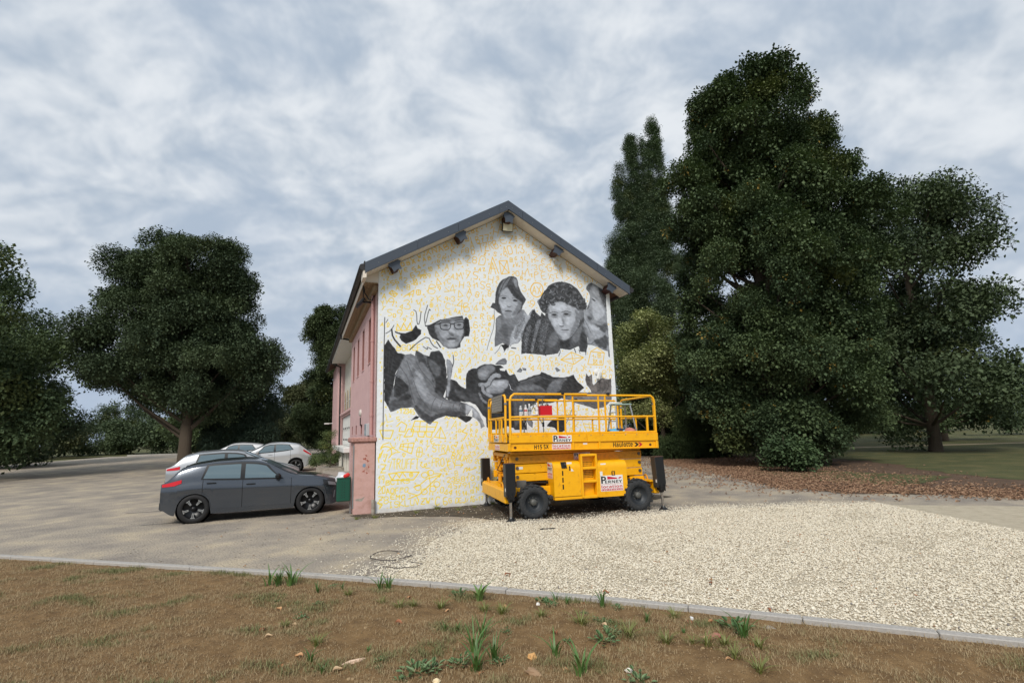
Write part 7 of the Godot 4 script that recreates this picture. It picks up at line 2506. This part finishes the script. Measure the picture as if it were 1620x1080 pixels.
func sky_image() -> ImageTexture:
	var w := 2048
	var h := 1024
	var px := PackedFloat32Array()
	px.resize(w * h * 3)
	var a := FastNoiseLite.new()
	a.seed = 17; a.frequency = 1.7; a.fractal_octaves = 3; a.fractal_gain = 0.5
	var b := FastNoiseLite.new()
	b.noise_type = FastNoiseLite.TYPE_PERLIN
	b.seed = 5; b.frequency = 6.6; b.fractal_octaves = 6; b.fractal_gain = 0.64
	var c := FastNoiseLite.new()
	c.seed = 23; c.frequency = 2.0; c.fractal_octaves = 3
	var gain := 0.545
	for j in h:
		var th := PI * (j + 0.5) / h
		var y := cos(th)
		var r := sin(th)
		for i in w:
			var o := (j * w + i) * 3
			if y < -0.02:
				px[o] = 0.16 * gain; px[o + 1] = 0.15 * gain; px[o + 2] = 0.13 * gain
				continue
			var ph := TAU * (float(i) / w - 0.5)
			var k := 1.0 / (maxf(y, 0.0) + 0.44)
			var u := r * sin(ph) * k
			var v := -r * cos(ph) * k * 1.3
			# the cloud layer is pushed about by a slower current, so that its edges curl
			var wu := u + 0.07 * c.get_noise_2d(u, v)
			var wv := v + 0.07 * c.get_noise_2d(u + 7.3, v - 3.1)
			var n1 := a.get_noise_2d(wu, wv)
			var n2 := b.get_noise_2d(wu, wv)
			var lit := clampf(0.47 + n2 * 1.08 + n1 * 0.36, 0.0, 1.0)
			lit = lerpf(lit, lit * lit * (3.0 - 2.0 * lit), 0.6)
			var thin := clampf(0.3 - n1 * 0.9 - n2 * 0.6, 0.0, 1.0) * 0.45
			thin = lerpf(1.0, thin, smoothstep(-0.02, 0.30, y))
			# grey cloud bases, bright tops, blue-grey air where the layer is thin
			var cr := lerpf(0.42, 0.775, lit); var cg := lerpf(0.50, 0.815, lit); var cb := lerpf(0.60, 0.86, lit)
			px[o] = lerpf(cr, 0.43, thin) * gain
			px[o + 1] = lerpf(cg, 0.52, thin) * gain
			px[o + 2] = lerpf(cb, 0.655, thin) * gain
	return ImageTexture.create_from_image(Image.create_from_data(w, h, false, Image.FORMAT_RGBF, px.to_byte_array()))

func _ready() -> void:
	# camera: hand-held phone, tipped up ten degrees and a little askew
	var cam := Camera3D.new()
	cam.name = "camera"
	add_child(cam)
	cam.transform = Transform3D(Basis(Vector3(0.9995, -0.03125, -0.00552), Vector3(0.03173, 0.98428, 0.17375), Vector3(0.0, -0.17384, 0.98477)).orthonormalized(), Vector3(0, 1.8607, 0))
	cam.fov = 67.32
	cam.far = 1200.0
	cam.current = true
	var env := Environment.new()
	env.background_mode = Environment.BG_SKY
	var sky := Sky.new()
	var pano := PanoramaSkyMaterial.new()
	pano.panorama = sky_image()
	sky.sky_material = pano
	env.sky = sky
	env.tonemap_mode = Environment.TONE_MAPPER_LINEAR
	env.tonemap_exposure = 1.86
	env.ambient_light_source = Environment.AMBIENT_SOURCE_SKY
	env.sdfgi_enabled = true
	env.ssao_enabled = true
	env.ssil_enabled = true
	var we := WorldEnvironment.new()
	we.name = "world_environment"
	we.environment = env
	add_child(we)
	var sun := DirectionalLight3D.new()
	sun.name = "sun"
	sun.light_energy = 0.5
	sun.light_angular_distance = 18.0
	sun.light_color = Color(1.0, 0.975, 0.94)
	sun.shadow_enabled = true
	add_child(sun)
	sun.look_at_from_position(Vector3(-2.2, 8.6, 9.0), Vector3.ZERO)

	build_ground()
	build_house()
	build_lift()
	build_cars()
	build_trees()
	build_far_house()

func build_far_house() -> void:
	var o := thing("house", "far house whose faded red roof peeps through the dark trees", "house", Vector3(21.0, 0, -58.0), -0.3)
	var wall := grain("cream_render", [], 0.9, 1.0)
	part(o, "wall", MB.new().box(Vector3(0, 1.7, 0), Vector3(9, 3.4, 7)), wall)
	part(o, "roof", MB.new().prism(PackedVector2Array([Vector2(-4.1, 3.3), Vector2(0, 6.2), Vector2(4.1, 3.3)]), -5, 5, Transform3D(Basis(Vector3.UP, PI / 2), Vector3.ZERO)), grain("faded_roof_tiles", [rgb(120, 84, 72), rgb(150, 108, 92)], 0.9, 1.0, 0.05))
	for x in [-2.6, 0.0, 2.6]:
		var w := part(o, "window", MB.new().box(Vector3(x, 1.9, 3.52), Vector3(1.1, 1.3, 0.08), 0.01), paint("white_joinery", rgb(214, 214, 210), 0.6))
		part(w, "pane", MB.new().box(Vector3(x, 1.9, 3.565), Vector3(0.9, 1.1, 0.02)), paint("window_glass", rgb(40, 48, 54), 0.06))
